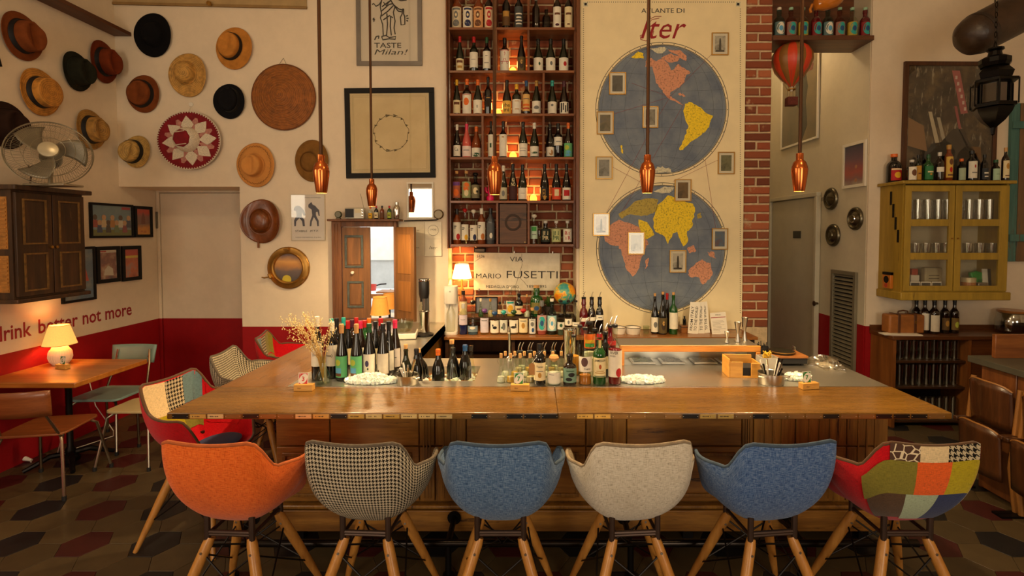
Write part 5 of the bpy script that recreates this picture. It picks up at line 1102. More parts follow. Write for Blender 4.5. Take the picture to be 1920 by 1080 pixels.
# Taste Milan poster
t, yf, iw, ih = framed('statue_poster', 'grey framed poster with black line drawing of a robed figure, Taste Milan', 'poster', wp(730, 25), 0, 121/KW, 192/KW, 8/KW, M_GF, mat('poster_white', (214, 202, 186), .6, var=.02), pane=True)
cx = lambda px: (px-730)/KW; cz = lambda py: (25-py)/KW
def strokes(t, lines, r, m, nm, yy):
    for ln in lines:
        b = B(); b.tube([(cx(a), yy, cz(c)) for a, c in ln], r, 5); b.ob(nm, m, t)
M_INKB = mat('poster_ink', (30, 24, 20), .8, var=.02)
strokes(t, [[(716, 2), (717, -10), (724, -16), (731, -10), (732, 2)], [(716, 4), (712, 10), (706, 13), (702, 8), (699, 10)], [(717, 0), (714, 14), (716, 26), (714, 34), (718, 46), (719, 66)], [(732, 0), (737, 8), (741, 14), (738, 24), (741, 40), (739, 52), (741, 64)],
            [(717, 14), (728, 6), (735, 2)], [(716, 22), (730, 10), (738, 8)], [(714, 32), (728, 22), (738, 12)], [(726, 26), (727, 46), (725, 66)], [(733, 32), (732, 50), (734, 66)], [(719, 38), (731, 30), (737, 34)], [(741, 14), (747, 22), (753, 23)], [(738, 10), (748, 18), (755, 20)],
            [(716, 68), (724, 66), (730, 70), (742, 68), (741, 73), (730, 72), (718, 74), (716, 68)], [(755, 18), (757, 18), (757, 27), (759, 32), (759, 46), (752, 47), (751, 33), (754, 27), (755, 18)], [(761, 31), (765, 30)], [(762, 35), (766, 35)], [(762, 39), (765, 40)],
            [(703, 74), (706, 68), (711, 67)], [(707, 68), (711, 67), (710, 72)], [(720, 6), (725, 12), (731, 4)], [(719, -6), (722, -8)], [(727, -6), (729, -8)], [(723, 0), (726, 1)], [(745, 0), (752, 3), (762, 2), (764, -4)], [(748, -2), (760, -1)], [(700, 36), (704, 38)], [(702, 34), (702, 41)]], .006, M_INKB, 'drawn_line', yf-.0008)
text('TASTE', t, 50/KW, 9.5/KW, cx(727), cz(84), M_INKB, yf-.001, bold=.01); text('Milan!', t, 62/KW, 10/KW, cx(733), cz(96), M_INKB, yf-.001, shear=.25)
# two figures poster
t, yf, iw, ih = framed('figures_poster', 'pale poster of two dark blue figures in thin clear frame beside the leather hat', 'poster', wp(578, 408), 0, 64/KW, 86/KW, .006, mat('thin_frame', (200, 186, 160), .3, .3), mat('poster_lilac', (224, 214, 208), .5, var=.04), depth=.012)
cx2 = lambda px: (px-578)/KW; cz2 = lambda py: (408-py)/KW; M_FIG = mat('figure_blue', (58, 62, 86), .7, var=.15, vs=30)
for pts in ([(552, 391), (556, 386), (562, 386), (566, 389), (571, 395), (573, 403), (570, 405), (567, 398), (566, 406), (571, 412), (572, 424), (568, 424), (567, 415), (562, 409), (556, 415), (555, 424), (552, 424), (552, 413), (557, 404), (556, 396), (552, 395)],
            [(581, 382), (585, 379), (587, 384), (592, 386), (594, 389), (599, 394), (600, 405), (598, 405), (596, 397), (593, 398), (593, 404), (598, 414), (598, 424), (595, 424), (594, 415), (589, 407), (585, 416), (584, 424), (581, 424), (582, 414), (586, 404), (585, 393), (579, 389), (579, 384)]):
    B().poly([(cx2(a), cz2(c)) for a, c in pts], yf-.0008, yf-.0001).ob('printed_figure', M_FIG, t, smooth=0)
text('STABILE', t, 22/KW, 4/KW, cx2(565), cz2(433), M_INKB, yf-.001); text('JETZ', t, 16/KW, 4/KW, cx2(589), cz2(433), M_INKB, yf-.001)
text('Museo di Olympia', t, 30/KW, 2.6/KW, cx2(587), cz2(371), M_INKB, yf-.001); text('mostra internazionale di grafica', t, 48/KW, 2.2/KW, cx2(578), cz2(445), M_INKB, yf-.001)
# mirror
M_MIRROR = mat('mirror_silver', (214, 208, 196), .03, 1, var=0)
t = T('wall_mirror', 'small white framed mirror above the open hatch shutter', 'mirror', wp(788.5, 376)); w_, h_, f_ = 50/KW, 68/KW, 3/KW
for (a, c, d, e) in ((-w_/2, -h_/2, w_/2, -h_/2+f_), (-w_/2, h_/2-f_, w_/2, h_/2), (-w_/2, -h_/2+f_, -w_/2+f_, h_/2-f_), (w_/2-f_, -h_/2+f_, w_/2, h_/2-f_)): B().box(a, -.02, c, d, -.001, e).ob('frame_rail', M_WF, t, bev=.002)
B().box(-w_/2+f_*.7, -.008, -h_/2+f_*.7, w_/2-f_*.7, -.001, h_/2-f_*.7).ob('mirror_glass', M_MIRROR, t)
# four-part cream sign
t = T('four_part_sign', 'cream sign of four squares with 1930 wreath and Iter lettering', 'sign', wp(797, 448)); w_, h_ = 63/KW, 64/KW
for i, (sx_, sz_) in enumerate(((-1, 1), (1, 1), (-1, -1), (1, -1))):
    q = B().cbox((sx_*w_/4, -.006, sz_*h_/4), (w_/2-.002, .01, h_/2-.002)).ob('square', mat('sign_cream_%d' % (i % 2), (228, 218, 194) if i % 3 else (214, 202, 176), .6), t)
    if i == 1:
        b = B(); b.tube([(sx_*w_/4+.05*math.cos(k*2*PI/24)*(1+.08*(k % 2)), -.0115, sz_*h_/4+.05*math.sin(k*2*PI/24)*(1+.08*(k % 2))) for k in range(24)], .0014, 4, True); b.ob('wreath', M_SEP, q); text('1930', q, .06, .018, sx_*w_/4, sz_*h_/4+.008, M_SEP, -.0118)
    else: text({0: '1930', 2: 'bistrot', 3: 'Iter'}[i], q, .08 if i == 3 else .055, .03 if i == 3 else .014, sx_*w_/4, sz_*h_/4, M_INKB if i == 2 else M_SEP, -.0118, shear=.3)
# wall gauge with bracket
t = T('wall_gauge', 'small round brass gauge on a thin wall bracket beside the mirror', 'gauge', wp(823, 402)); B().lathe([(0, -.03), (.04, -.03), (.048, -.022), (.048, -.002), (0, -.002)], 26, axis='y').ob('case', mat('dark_brass', (110, 92, 62), .35, .8), t); B().lathe([(0, -.0325), (.036, -.031), (.036, -.03)], 24, axis='y').ob('dial', mat('gauge_dial', (150, 140, 116), .5), t); b = B(); b.tube([(0, -.02, -.045), (-.02, -.02, -.055), (-.1, -.02, -.06), (-.34, -.02, -.065)], .006); b.ob('bracket_arm', M_IRON, t)
# porthole
t = T('porthole', 'round brass ship porthole with hinged ring and sunset picture behind glass', 'porthole', wp(542, 502)); M_BRS = mat('aged_brass', (160, 116, 52), .35, .75, var=.25, vs=12); r = 39.5/KW
B().lathe([(r*.66, -.012), (r*.68, -.03), (r*.74, -.036), (r*.8, -.028), (r*.96, -.024), (r, -.016), (r, -.001), (r*.66, -.001)], 48, axis='y').ob('ring', M_BRS, t)
def sunset(name, stops, axis=2):
    g = N(name); s = g.n('ShaderNodeSeparateXYZ', i0=g.coord('Generated')).outputs[axis]; n = g.noise(g.coord(), 7, 5)
    f = g.math('ADD', s, g.math('MULTIPLY', g.math('SUBTRACT', n, .5), .35)); g.p('Base Color', g.ramp(f, [(p, lin(c)) for p, c in stops])); g.p('Roughness', .5); return g.m
B().lathe([(0, -.006), (r*.68, -.006), (r*.68, -.002), (0, -.002)], 40, axis='y').ob('painted_view', sunset('sea_sunset', [(.1, (70, 60, 66)), (.4, (112, 92, 92)), (.55, (206, 140, 70)), (.7, (236, 170, 90)), (.95, (120, 90, 96))]), t)
B().lathe([(0, -.017), (r*.67, -.016), (r*.67, -.015), (0, -.0155)], 40, axis='y').ob('glass', M_PANE, t); B().lathe([(0, -.0105), (.03, -.0104), (.045, -.0095), (0, -.0085)], 20, (-.02, 0, -r*.56), 'y').ob('painted_lemon', mat('lemon_yellow', (214, 190, 30), .5), t)
for a in (92, -38, 205):
    c, s = math.cos(R(a)), math.sin(R(a)); b = B(); b.cbox((0, -.035, 0), (.05, .03, .028)); b.cyl((-.02, -.05, 0), (.02, -.05, 0), .008); b.xf(Matrix.Rotation(-R(a-90), 4, 'Y')); b.xf(Matrix.Translation((r*.9*c, 0, r*.9*s))); b.ob('hinge_lug' if a == 92 else 'clamp_dog', M_BRS, t, bev=.002)
b = B(); b.tube([(-r*.85, -.05, -r*.42), (-r*1.05, -.055, -r*.46), (-r*1.18, -.05, -r*.43)], [.006, .008, .005]); b.ob('clamp_handle', M_BRS, t)
# rolled canvas hanging near the ceiling
t = T('hanging_canvas', 'beige wall canvas whose lower batten hangs high over the hats', 'canvas', wp(356, 4), rot=(0, R(1.3), 0)); L = 432/KW
B().box(-L/2, -.012, -.03, L/2, -.003, .7).ob('canvas', mat('canvas_beige', (170, 142, 96), .8, var=.15, bump=.3, bs=300), t); B().box(-L/2-.005, -.022, -.045, L/2+.005, -.001, -.02).ob('batten', mat('batten_wood', (140, 108, 62), .6, var=.2), t, bev=.003)
B().lathe([(0, -.05), (.02, -.045), (.024, -.032), (.012, -.024), (.012, 0)], 16, (.22, -.02, -.03), 'y').ob('brass_knob', M_BRS, t)
# ---------------------------------------------------------------- hats
def felt(name, c, sc=40): return mat('felt_'+name, c, .95, var=.22, vs=14, bump=.35, bs=sc*8, spec=.15)
def straw(name, c):
    g = N('straw_'+name); co = g.coord(); sp = g.n('ShaderNodeSeparateXYZ', i0=co)
    r_ = g.math('SQRT', g.math('ADD', g.math('POWER', sp.outputs[0], 2.0), g.math('POWER', sp.outputs[2], 2.0)))
    wv = g.math('SINE', g.math('MULTIPLY', r_, 420.0)); n = g.noise(co, 25, 4)
    f = g.math('ADD', g.math('MULTIPLY', wv, .12), n); g.p('Base Color', g.ramp(f, [(.25, lin(tuple(v*.68 for v in c))), (.7, lin(c))])); g.p('Roughness', .75); g.bump(f, .4, .003); return g.m
def hat(label, pos, rz, brim, crown, ch, m, band=None, roll=0, tilt=0, off=(0, 0), dent=.03, curl=.02, flat=False, dome=False, yaw=0, cat='hat', group='hats hung on the walls'):
    """brim/crown = half axes in metres; off = crown shift on the brim; -y is out of the wall"""
    t = T('hat', label, cat, pos, 0, group, (R(tilt), R(roll), rz+R(yaw)))
    ba, bb = brim; ca, cb = crown; ox, oz = off; n = 44
    def ring(a, c, dep, w_=0.): return lambda f: (ox*w_+a*math.cos(f), -dep, oz*w_+c*math.sin(f))
    def brim_pt(u, v):
        f = 2*PI*u; a, c = lerp(ca*1.06, ba, v), lerp(cb*1.06, bb, v); w_ = 1-v
        d = .012+.012*(1-v)+curl*v*v*(math.cos(f)**2)
        return (ox*w_+a*math.cos(f), -d, oz*w_+c*math.sin(f))
    o = B().grid(brim_pt, n, 8, True).ob('brim', m, t, smooth=60); s = o.modifiers.new('solid', 'SOLIDIFY'); s.thickness = .004; s.offset = 0
    pr = [(1.06, .024), (1.0, .03), (.97, ch*.35), (.94, ch*.7), (.90, ch*.92), (.80, ch*1.02), (.6, ch*1.0), (.35, ch*.97), (.12, ch*.96), (.0, ch*.96)]
    if dome: pr = [(1.06, .024), (1.0, .03), (.98, ch*.35), (.9, ch*.65), (.72, ch*.88), (.45, ch*.98), (.2, ch*1.0), (0, ch*1.0)]
    if flat: pr = [(1.05, .024), (1.0, .03), (.99, ch*.5), (.98, ch*.95), (.94, ch), (.6, ch*1.005), (.3, ch*1.005), (0, ch*1.005)]
    def crown_pt(u, v):
        f = 2*PI*u; k = v*(len(pr)-1); i = min(int(k), len(pr)-2); r_, d = lerp(pr[i][0], pr[i+1][0], k-i), lerp(pr[i][1], pr[i+1][1], k-i)
        x, z = ca*r_*math.cos(f), cb*r_*math.sin(f)
        if dent: d -= dent*math.exp(-((x/(ca*.28))**2))*sstep(.95, .6, r_)*(.6+.4*sstep(-cb, cb, z)) + dent*.7*sstep(.3, .9, z/cb)*math.exp(-(((abs(x)-ca*.6)/(ca*.3))**2))*sstep(.3*ch, .9*ch, d)
        return (ox+x, -d, oz+z)
    B().grid(crown_pt, n, len(pr)*2, True).ob('crown', m, t, smooth=70)
    if band: B().lathe([(1.075, .022), (1.03, .03), (1.0, .062), (.985, .062)], n, axis='y').xf(Matrix.Translation((ox, 0, oz)) @ Matrix.Diagonal((ca*1.005, -1, cb*1.005, 1))).ob('hat_band', band, t, smooth=60)
    return t
def flipY(bm): return bm
M_BAND = mat('black_ribbon', (20, 18, 18), .6); HK = KW
def bw(px, py): return wp(px, py)
def lw(px, py): p = at(px, py, X=XL+.001); return (p.x, p.y, p.z)
k = 1/HK
H_TAN, H_BROWN, H_BLACK = felt('tan', (186, 122, 52)), felt('brown', (120, 62, 28)), felt('black', (14, 12, 13))
hat('wide black round felt hat at the top of the hat wall', bw(290, 67), 0, (34*k, 40*k), (19*k, 22*k), .10, H_BLACK, dome=True, dent=0, off=(.01, .0))
hat('plain brown felt hat beside the straw cone hat', bw(272.5, 177), 0, (30*k, 34.5*k), (22*k, 24*k), .09, H_BROWN, M_BAND, off=(-.02, .0), dent=.018)
hat('pale woven straw hat with domed crown above the red sombrero', bw(356, 142), 0, (34.5*k, 40*k), (18*k, 21*k), .12, straw('pale', (204, 152, 72)), off=(-.02, .02), dome=True, dent=0, curl=.03)
hat('tan felt hat with thin black band below the canvas', bw(442, 92), 0, (33*k, 38.5*k), (20*k, 24*k), .10, H_TAN, M_BAND, off=(-.035, .01), roll=10, dent=.015)
hat('small black felt hat next to the big woven disc hat', bw(432.5, 191), 0, (29*k, 32*k), (18*k, 22*k), .09, felt('charcoal', (18, 17, 20)), M_BAND, off=(.01, .01), dent=.02)
hat('small light straw trilby with striped black band beside the sombrero', bw(260, 285), 0, (25*k, 30*k), (19*k, 21*k), .10, straw('light', (202, 160, 84)), M_BAND, off=(-.04, -.01), roll=14, dent=.03)
hat('tan leather cowboy hat with zigzag stitching', bw(482, 310), 0, (35*k, 41*k), (19*k, 21*k), .10, mat('tan_suede', (196, 132, 62), .9, var=.15, bump=.2, bs=200), None, off=(-.02, -.005), dent=.03)
tz = COL.objects[-3]
zb = B(); pts = []
for i in range(64):
    a = 2*PI*i/64; q = .82+.05*(i % 2); pts.append((35*k*q*math.cos(a), -.033-.012*math.cos(a)**2, 41*k*q*math.sin(a)))
zb.tube(pts, .002, 4, True); zb.ob('zigzag_stitching', mat('dark_stitch', (96, 56, 22), .8), [o for o in COL.objects if o.get('label', '').startswith('tan leather cowboy')][0])
hat('olive brown felt hat partly behind a pendant rod', bw(587, 302), 0, (31*k, 39*k), (16*k, 18*k), .05, felt('olive', (124, 86, 40)), None, off=(-.03, -.01), dome=True, dent=0)
lh = hat('shiny brown leather sun hat with hanging strap above the porthole', bw(493, 415), 0, (37*k, 41*k), (19*k, 21*k), .07, mat('polished_leather', (112, 58, 20), .28, var=.4, vs=10, bump=.1), None, off=(-.015, .0), dome=True, dent=0, curl=.05)
B().box(-.03, -.02, -44*k-.03, -.012, -.012, -38*k).ob('strap', mat('leather_strap', (120, 70, 30), .6), lh, (-.02, 0, 0))
hat('brown felt fedora with pinched crown at the end of the side wall', lw(36, 68), R(90), (.165, .185), (.105, .125), .14, H_BROWN, M_BAND, roll=-8, dent=.035)
hat('dark green felt fedora beside the russet one on the side wall', lw(140, 134), R(90), (.145, .17), (.10, .12), .13, felt('bottle_green', (34, 34, 24)), None, roll=-8, dent=.035)
hat('russet felt fedora with black band near the room corner', lw(190, 116), R(90), (.15, .195), (.10, .125), .14, felt('russet', (110, 46, 20)), M_BAND, roll=-6, dent=.035)
hat('honey straw boater with wide black ribbon on the side wall', lw(70, 173), R(90), (.17, .19), (.11, .12), .12, straw('honey', (206, 138, 50)), mat('wide_ribbon', (22, 20, 20), .6), roll=-8, flat=True, dent=0)
hat('very dark brown felt hat partly beyond the fan', lw(8, 235), R(90), (.16, .18), (.11, .12), .12, felt('dark', (44, 26, 18)), None, roll=-8, dent=.03)
hat('olive tan straw fedora behind the fan', lw(166, 243), R(90), (.155, .18), (.10, .12), .13, straw('olive', (176, 128, 56)), M_BAND, roll=-6, dent=.03)
# big woven disc hat
t = T('woven_disc_hat', 'large round dark woven straw hat hanging by a cord', 'hat', bw(533, 183), 0, 'hats hung on the walls'); r = 59*k
o = B().grid(lambda u, v: (r*v*math.cos(2*PI*u), -.012-.12*(1-v)**1.25-.0035*math.sin(v*75)*(.5+.5*math.sin(40*PI*u)*(v > .3)), r*1.02*v*math.sin(2*PI*u)), 160, 72, True).ob('woven_disc', straw('dark', (158, 92, 32)), t, smooth=70); s = o.modifiers.new('solid', 'SOLIDIFY'); s.thickness = .004
B().tube([(r*math.cos(2*PI*i/48), -.014, r*1.02*math.sin(2*PI*i/48)) for i in range(48)], .006, 6, True).ob('rim_cord', mat('rim_straw', (110, 62, 24), .8), t); B().tube([(-.04, -.02, r*.98), (0, -.004, r+.07), (.04, -.02, r*.98)], .002, 5).ob('hanging_cord', M_SEP, t)
# sombrero
t = T('sombrero', 'crimson mariachi sombrero with white star embroidery and braided edge', 'hat', bw(360, 265), 0, 'hats hung on the walls'); rx, rz_ = 58.5*k, 53*k
M_CRIM = mat('crimson_velvet', (120, 6, 20), .9, var=.25, vs=20); M_LACE = mat('white_lace', (214, 200, 176), .8, var=.25, vs=120, bump=.6, bs=150); M_LACE2 = mat('pink_net', (176, 118, 104), .8, var=.3, vs=60)
def sb(u, v): return (rx*v*math.cos(2*PI*u), -.012-.035*v**4-.03*(1-v), rz_*v*math.sin(2*PI*u))
o = B().grid(sb, 56, 10, True).ob('brim', M_CRIM, t, smooth=70); s = o.modifiers.new('solid', 'SOLIDIFY'); s.thickness = .004
for i in range(0, 72):
    a = 2*PI*i/72; b = B(); b.cyl((rx*.955*math.cos(a), -.048, rz_*.955*math.sin(a)), (rx*1.01*math.cos(a+.02), -.05, rz_*1.01*math.sin(a+.02)), .0055, n=6); b.ob('braid_loop', M_LACE, t)
B().tube([(rx*math.cos(2*PI*i/56), -.048, rz_*math.sin(2*PI*i/56)) for i in range(56)], .004, 6, True).ob('edge_braid', M_LACE, t)
for i in range(16):
    a = 2*PI*i/16+.1; big = i % 2 == 0; L1 = .82 if big else .86; w_ = .46 if big else .32
    q = [(.3, 0), (.54, w_*.7), (.66, w_*.52), (L1+.05, 0), (.66, -w_*.52), (.54, -w_*.7)]; pts = [(rx*(r_*math.cos(a)-s_*math.sin(a)*.62), rz_*(r_*math.sin(a)+s_*math.cos(a)*.62)) for r_, s_ in q]
    B().poly(pts, -.034-(.006 if big else .003), -.03).ob('embroidered_petal', M_LACE if big else M_LACE2, t, smooth=0)
B().lathe([(.40*rx, -.03), (.39*rx, -.05), (.33*rx, -.1), (.24*rx, -.12), (.1*rx, -.125), (0, -.125)], 36, (-.02, 0, .01), 'y').ob('crown', M_LACE, t)
B().poly([(-.02+.26*rx*math.cos(R(a)), .01+.28*rx*math.sin(R(a))) for a in (10, 55, 100, 145, 190, 235, 280, 325)], -.135, -.1).ob('crown_top', M_CRIM, t, bev=.01)
for a in (60, 240): B().cyl((-.02+.25*rx*math.cos(R(a)), -.137, .01+.25*rx*math.sin(R(a))), (-.02+.25*rx*math.cos(R(a+75)), -.137, .01+.25*rx*math.sin(R(a+75))), .004, n=6).ob('crown_braid', M_LACE, t)
for s_ in (-1, 1): B().cyl((s_*.02+.0, -.02, rz_*.96), (.0, -.004, rz_+.07), .0014, n=5).ob('hanging_cord', M_LACE, t)
B().lathe([(0, -.006), (.02, -.005), (.024, 0)], 12, (0, -.002, rz_+.08), 'y').ob('hook', M_WP, t)
# ---------------------------------------------------------------- side wall on the left: cabinet, fan, pictures, table corner
p0 = at(35, 562, X=-3.7); p1 = at(166, 548, X=-3.7); cy0, cy1 = p0.y, p1.y; czb = p0.z; czt = at(35, 356, X=-3.7).z
M_CAB = wood('dark_weathered_wood', (40, 24, 11), (84, 52, 24), 2, 1.1, .5, worn=((116, 86, 46), .62))
t = T('wall_cabinet', 'dark weathered two-door wooden wall cabinet carrying a fan', 'cabinet', (XL+.002, (cy0+cy1)/2, czb)); D = -3.7-XL-.002; hw = (cy1-cy0)/2; H = czt-czb
B().box(0, -hw, 0, D-.03, hw, H).ob('body', M_CAB, t); B().box(0, -hw-.03, H, D+.03, hw+.03, H+.035).ob('cornice', M_CAB, t, bev=.006); B().box(0, -hw-.015, -.03, D+.01, hw+.015, 0).ob('base_moulding', M_CAB, t, bev=.006)
for s in (-1, 1):
    y0, y1 = (-hw+.01, -.004) if s < 0 else (.004, hw-.01); d = B().box(D-.03, y0, .015, D-.008, y1, H-.015).ob('door', M_CAB, t, bev=.003)
    for z0, z1 in ((.05, H*.42), (H*.5, H-.06)):
        b = B(); a, c = y0+.045, y1-.045
        for r in ((a, z0, c, z0+.012), (a, z1-.012, c, z1), (a, z0+.012, a+.012, z1-.012), (c-.012, z0+.012, c, z1-.012)): b.box(D-.008, r[0], r[1], D-.001, r[2], r[3])
        b.ob('door_moulding', mat('rubbed_gilt', (120, 84, 36), .5, var=.4, vs=30), d)
    B().lathe([(0, .0), (.01, .002), (.012, .014), (0, .02)], 12, (D-.008, s*.02, H*.47), 'x').ob('door_knob', M_BRS, d)
M_LAT = mat('rattan_amber', (170, 112, 46), .6, var=.25, vs=30)
for z0, z1 in ((.05, H*.40), (H*.46, H-.05)):
    b = B().box(.05, -hw-.004, z0, D-.06, -hw, z1).ob('side_panel', M_LAT, t)
    for k in range(int((z1-z0)/.028)): B().box(.055, -hw-.01, z0+.01+k*.028, D-.065, -hw-.004, z0+.022+k*.028).ob('side_slat', M_LAT, b)
# fan
fc = at(93, 288, Y=3.72); n_ = Vector((.60, -.74, .24)).normalized(); M_FAN = mat('fan_wire', (150, 140, 116), .35, .7); M_FANB = mat('fan_blade_grey', (128, 118, 98), .35, .5)
t = T('desk_fan', 'round metal desk fan with wire guard standing on the dark cabinet', 'fan', (fc.x, fc.y, czt+.036+czb*0)); t.location.z = czt+.0352
fz = fc.z-t.location.z; q = n_.to_track_quat('Y', 'Z').to_matrix().to_4x4(); FM = Matrix.Translation((0, 0, fz)) @ q   # local +y = facing
RF = .243
for r_, d in ((RF, 0), (RF*.97, .03), (RF*.8, .062), (RF*.6, .078), (RF*.38, .086), (RF*.97, -.03), (RF*.6, -.07)):
    B().tube([(r_*math.cos(2*PI*i/48), d, r_*math.sin(2*PI*i/48)) for i in range(48)], .0045 if r_ == RF else .0018, 5, True).xf(FM).ob('guard_ring', M_FAN, t)
b = B()
for i in range(96):
    a = 2*PI*i/96; c, s = math.cos(a), math.sin(a)
    b.tube([(r_*math.cos(a+w_), d, r_*math.sin(a+w_)) for r_, d, w_ in ((.06, .088, -.3), (.12, .086, -.15), (.19, .07, 0), (.22, .04, .04), (RF, 0, .05))], .0009, 4)
    if i % 2 == 0: b.tube([(r_*c, d, r_*s) for r_, d in ((.06, -.075), (.2, -.065), (RF, 0))], .0009, 4)
o = b.xf(FM).ob('guard_wires', M_FAN, t); o['kind'] = 'stuff'
B().lathe([(0, .1), (.03, .098), (.055, .092), (.06, .084), (0, .084)], 28, axis='y').xf(FM).ob('hub_badge', mat('fan_badge', (186, 174, 146), .3, .6), t)
B().lathe([(0, .0), (.045, .0), (.06, -.03), (.065, -.07), (.06, -.15), (.04, -.18), (0, -.19)], 26, axis='y').xf(FM).ob('motor', mat('fan_motor', (44, 44, 38), .4, .5), t)
for kk in range(3):
    a0 = 2*PI*kk/3+.5
    o = B().grid(lambda u, v: (lerp(.04, .212, u)*math.cos(a0+(v-.5)*(1.1-.2*u)+.5*u), .045-.06*v+.01*math.sin(PI*u), lerp(.04, .212, u)*math.sin(a0+(v-.5)*(1.1-.2*u)+.5*u)), 10, 8).xf(FM).ob('blade', M_FANB, t, smooth=70); s = o.modifiers.new('solid', 'SOLIDIFY'); s.thickness = .002
B().cyl(FM @ Vector((0, -.1, 0)), (-.05, .05, .01), .014).ob('stand', M_FAN, t); B().box(-.16, -.05, 0, .14, .12, .016).ob('foot_plate', mat('fan_foot', (160, 148, 124), .35, .6), t, bev=.006)
bb_ = FM @ Vector((-RF, 0, -.02)); B().tube([(-.12, -.03, .01), (-.08, -.06, .08), (-.06, -.1, .14)], .006).ob('tilt_bracket', M_CHR, t)
# pictures on the side wall
def lframe(label, a, c, d, e, fw, art, matw=0, name='wall_picture'):
    pa, pb = at(a, (c+e)/2, X=XL), at(d, (c+e)/2, X=XL); yc = (pa.y+pb.y)/2; pm = VPX+F*XL/yc; zt, zb = at(pm, c, X=XL).z, at(pm, e, X=XL).z
    return framed(name, label, 'picture', (XL+.001, yc, (zt+zb)/2), R(90), pb.y-pa.y, zt-zb, fw, M_BF, art, matw, M_MATW if matw != .0301 else M_BF, .022, group='black framed pictures on the side wall')
t, yf, iw, ih = lframe('black framed cartoon print of a crowd in bright clothes on blue', 166, 382, 247, 446, .022, artmat('crowd_print', [(96, 130, 150), (140, 160, 166)], 3))
B().box(-iw, yf-.0006, -ih, iw, yf, -ih*.6).ob('printed_grass', col((118, 120, 50), .7), t); B().box(iw*.5, yf-.0006, ih*.78, iw*.95, yf, ih*.95).ob('printed_logo_bar', col((170, 30, 50), .7), t)
cc = [(170, 60, 50), (40, 60, 110), (214, 190, 150), (60, 50, 46), (190, 130, 60), (110, 130, 90), (214, 206, 190), (150, 60, 70), (50, 70, 100)]
for i in range(9):
    x = lerp(-iw*.85, iw*.85, i/8); z = -ih*.45+(.0 if i % 2 else .05); B().poly([(x-.03, z-.05), (x+.03, z-.05), (x+.024, z+.02), (x-.024, z+.02)], yf-.0014-.0002*i, yf).ob('printed_shirt', col(cc[i], .7), t); B().poly([(x+.024*math.cos(k*PI/5), z+.045+.026*math.sin(k*PI/5)) for k in range(10)], yf-.0016-.0002*i, yf).ob('printed_head', col((206, 160, 120) if i % 3 else (84, 60, 44), .7), t)
t, yf, iw, ih = lframe('small black framed print of red rocks over yellow ground', 249.5, 387, 283, 445, .03, sunset('canyon_print', [(.05, (226, 150, 30)), (.3, (220, 140, 40)), (.45, (130, 90, 80)), (.7, (150, 90, 80)), (.85, (206, 60, 40))])); B().poly([(-.03, -.02), (.03, -.02), (.02, .06), (0, .1), (-.02, .05)], yf-.0008, yf).ob('printed_rock', col((120, 60, 50), .7), t); text('FUJI', t, .07, .025, 0, -ih*.8, col((170, 50, 30), .7), yf-.001)
t, yf, iw, ih = lframe('black framed racing comic cover with pale car under cabinet', 178, 462, 222, 530, .035, artmat('racing_print', [(60, 66, 84), (150, 90, 80), (214, 190, 160)], 8)); B().box(-iw, yf-.0006, ih*.82, iw, yf, ih).ob('printed_banner', col((220, 210, 196), .7), t); B().box(-iw, yf-.0008, ih*.86, -iw*.2, yf, ih*.96).ob('printed_title', col((196, 40, 40), .7), t); B().poly([(-.05, -.1), (.06, -.11), (.05, -.04), (0, -.01), (-.04, -.05)], yf-.001, yf).ob('printed_car', col((216, 206, 190), .7), t)
t, yf, iw, ih = lframe('black framed orange comic cover nearest the alcove', 226, 461, 262, 526, .035, artmat('comic_print', [(150, 60, 40), (206, 100, 60), (150, 150, 150)], 8)); B().box(-iw, yf-.0006, ih*.5, iw, yf, ih).ob('printed_banner', col((200, 60, 40), .7), t); B().box(-iw, yf-.0008, ih*.38, iw, yf, ih*.55).ob('printed_strip', col((220, 190, 60), .7), t)
t, yf, iw, ih = lframe('tall black framed blue poster half hidden by the dark cabinet', 112, 463, 176, 566, .022, artmat('blue_poster', [(70, 96, 130), (90, 120, 150), (160, 160, 150)], 4)); B().poly([(iw*.2, -ih*.3), (iw*.7, -ih*.3), (iw*.45, ih*.3)], yf-.0008, yf).ob('printed_sail', col((196, 70, 60), .7), t)
lp = lw(0, 112); t, yf, iw, ih = framed('wall_picture', 'dark framed picture at the edge of the side wall among hats', 'picture', (XL+.001, 3.80, lp[2]), R(90), .2, .16, .025, M_BF, artmat('dark_art', [(30, 30, 36), (60, 54, 50)], 6), tilt=-14, group='black framed pictures on the side wall')
# slogan
t = T('wall_slogan', 'maroon lettering drink better not more on the side wall', 'lettering', (XL+.0012, 4.445, 1.066), R(90)); 
for wd_, ya_, yb_, h_ in (('drink', 3.80, 4.087, .12), ('better', 4.144, 4.505, .12), ('not', 4.553, 4.748, .106), ('more', 4.795, 5.111, .088)): text(wd_, t, yb_-ya_, h_, (ya_+yb_)/2-4.445, 1.006+h_/2-1.066, M_MAROON, -.0005, bold=.016)
# high plank on the side wall
pe = at(246, 68, Y=YW-.01); t = T('wall_plank', 'dark brown plank fixed high on the side wall', 'plank', (XL+.001, 3.2, pe.z)); B().box(0, -1.5, 0, pe.x-XL, 1.79, .035).ob('plank', wood('plank_wood', (70, 36, 16), (104, 58, 28), 1, .9, .5), t, bev=.002)
for yy in (-.6, 1.2): B().box(0, yy, .035, .02, yy+.03, .15).ob('bracket', MI, t)
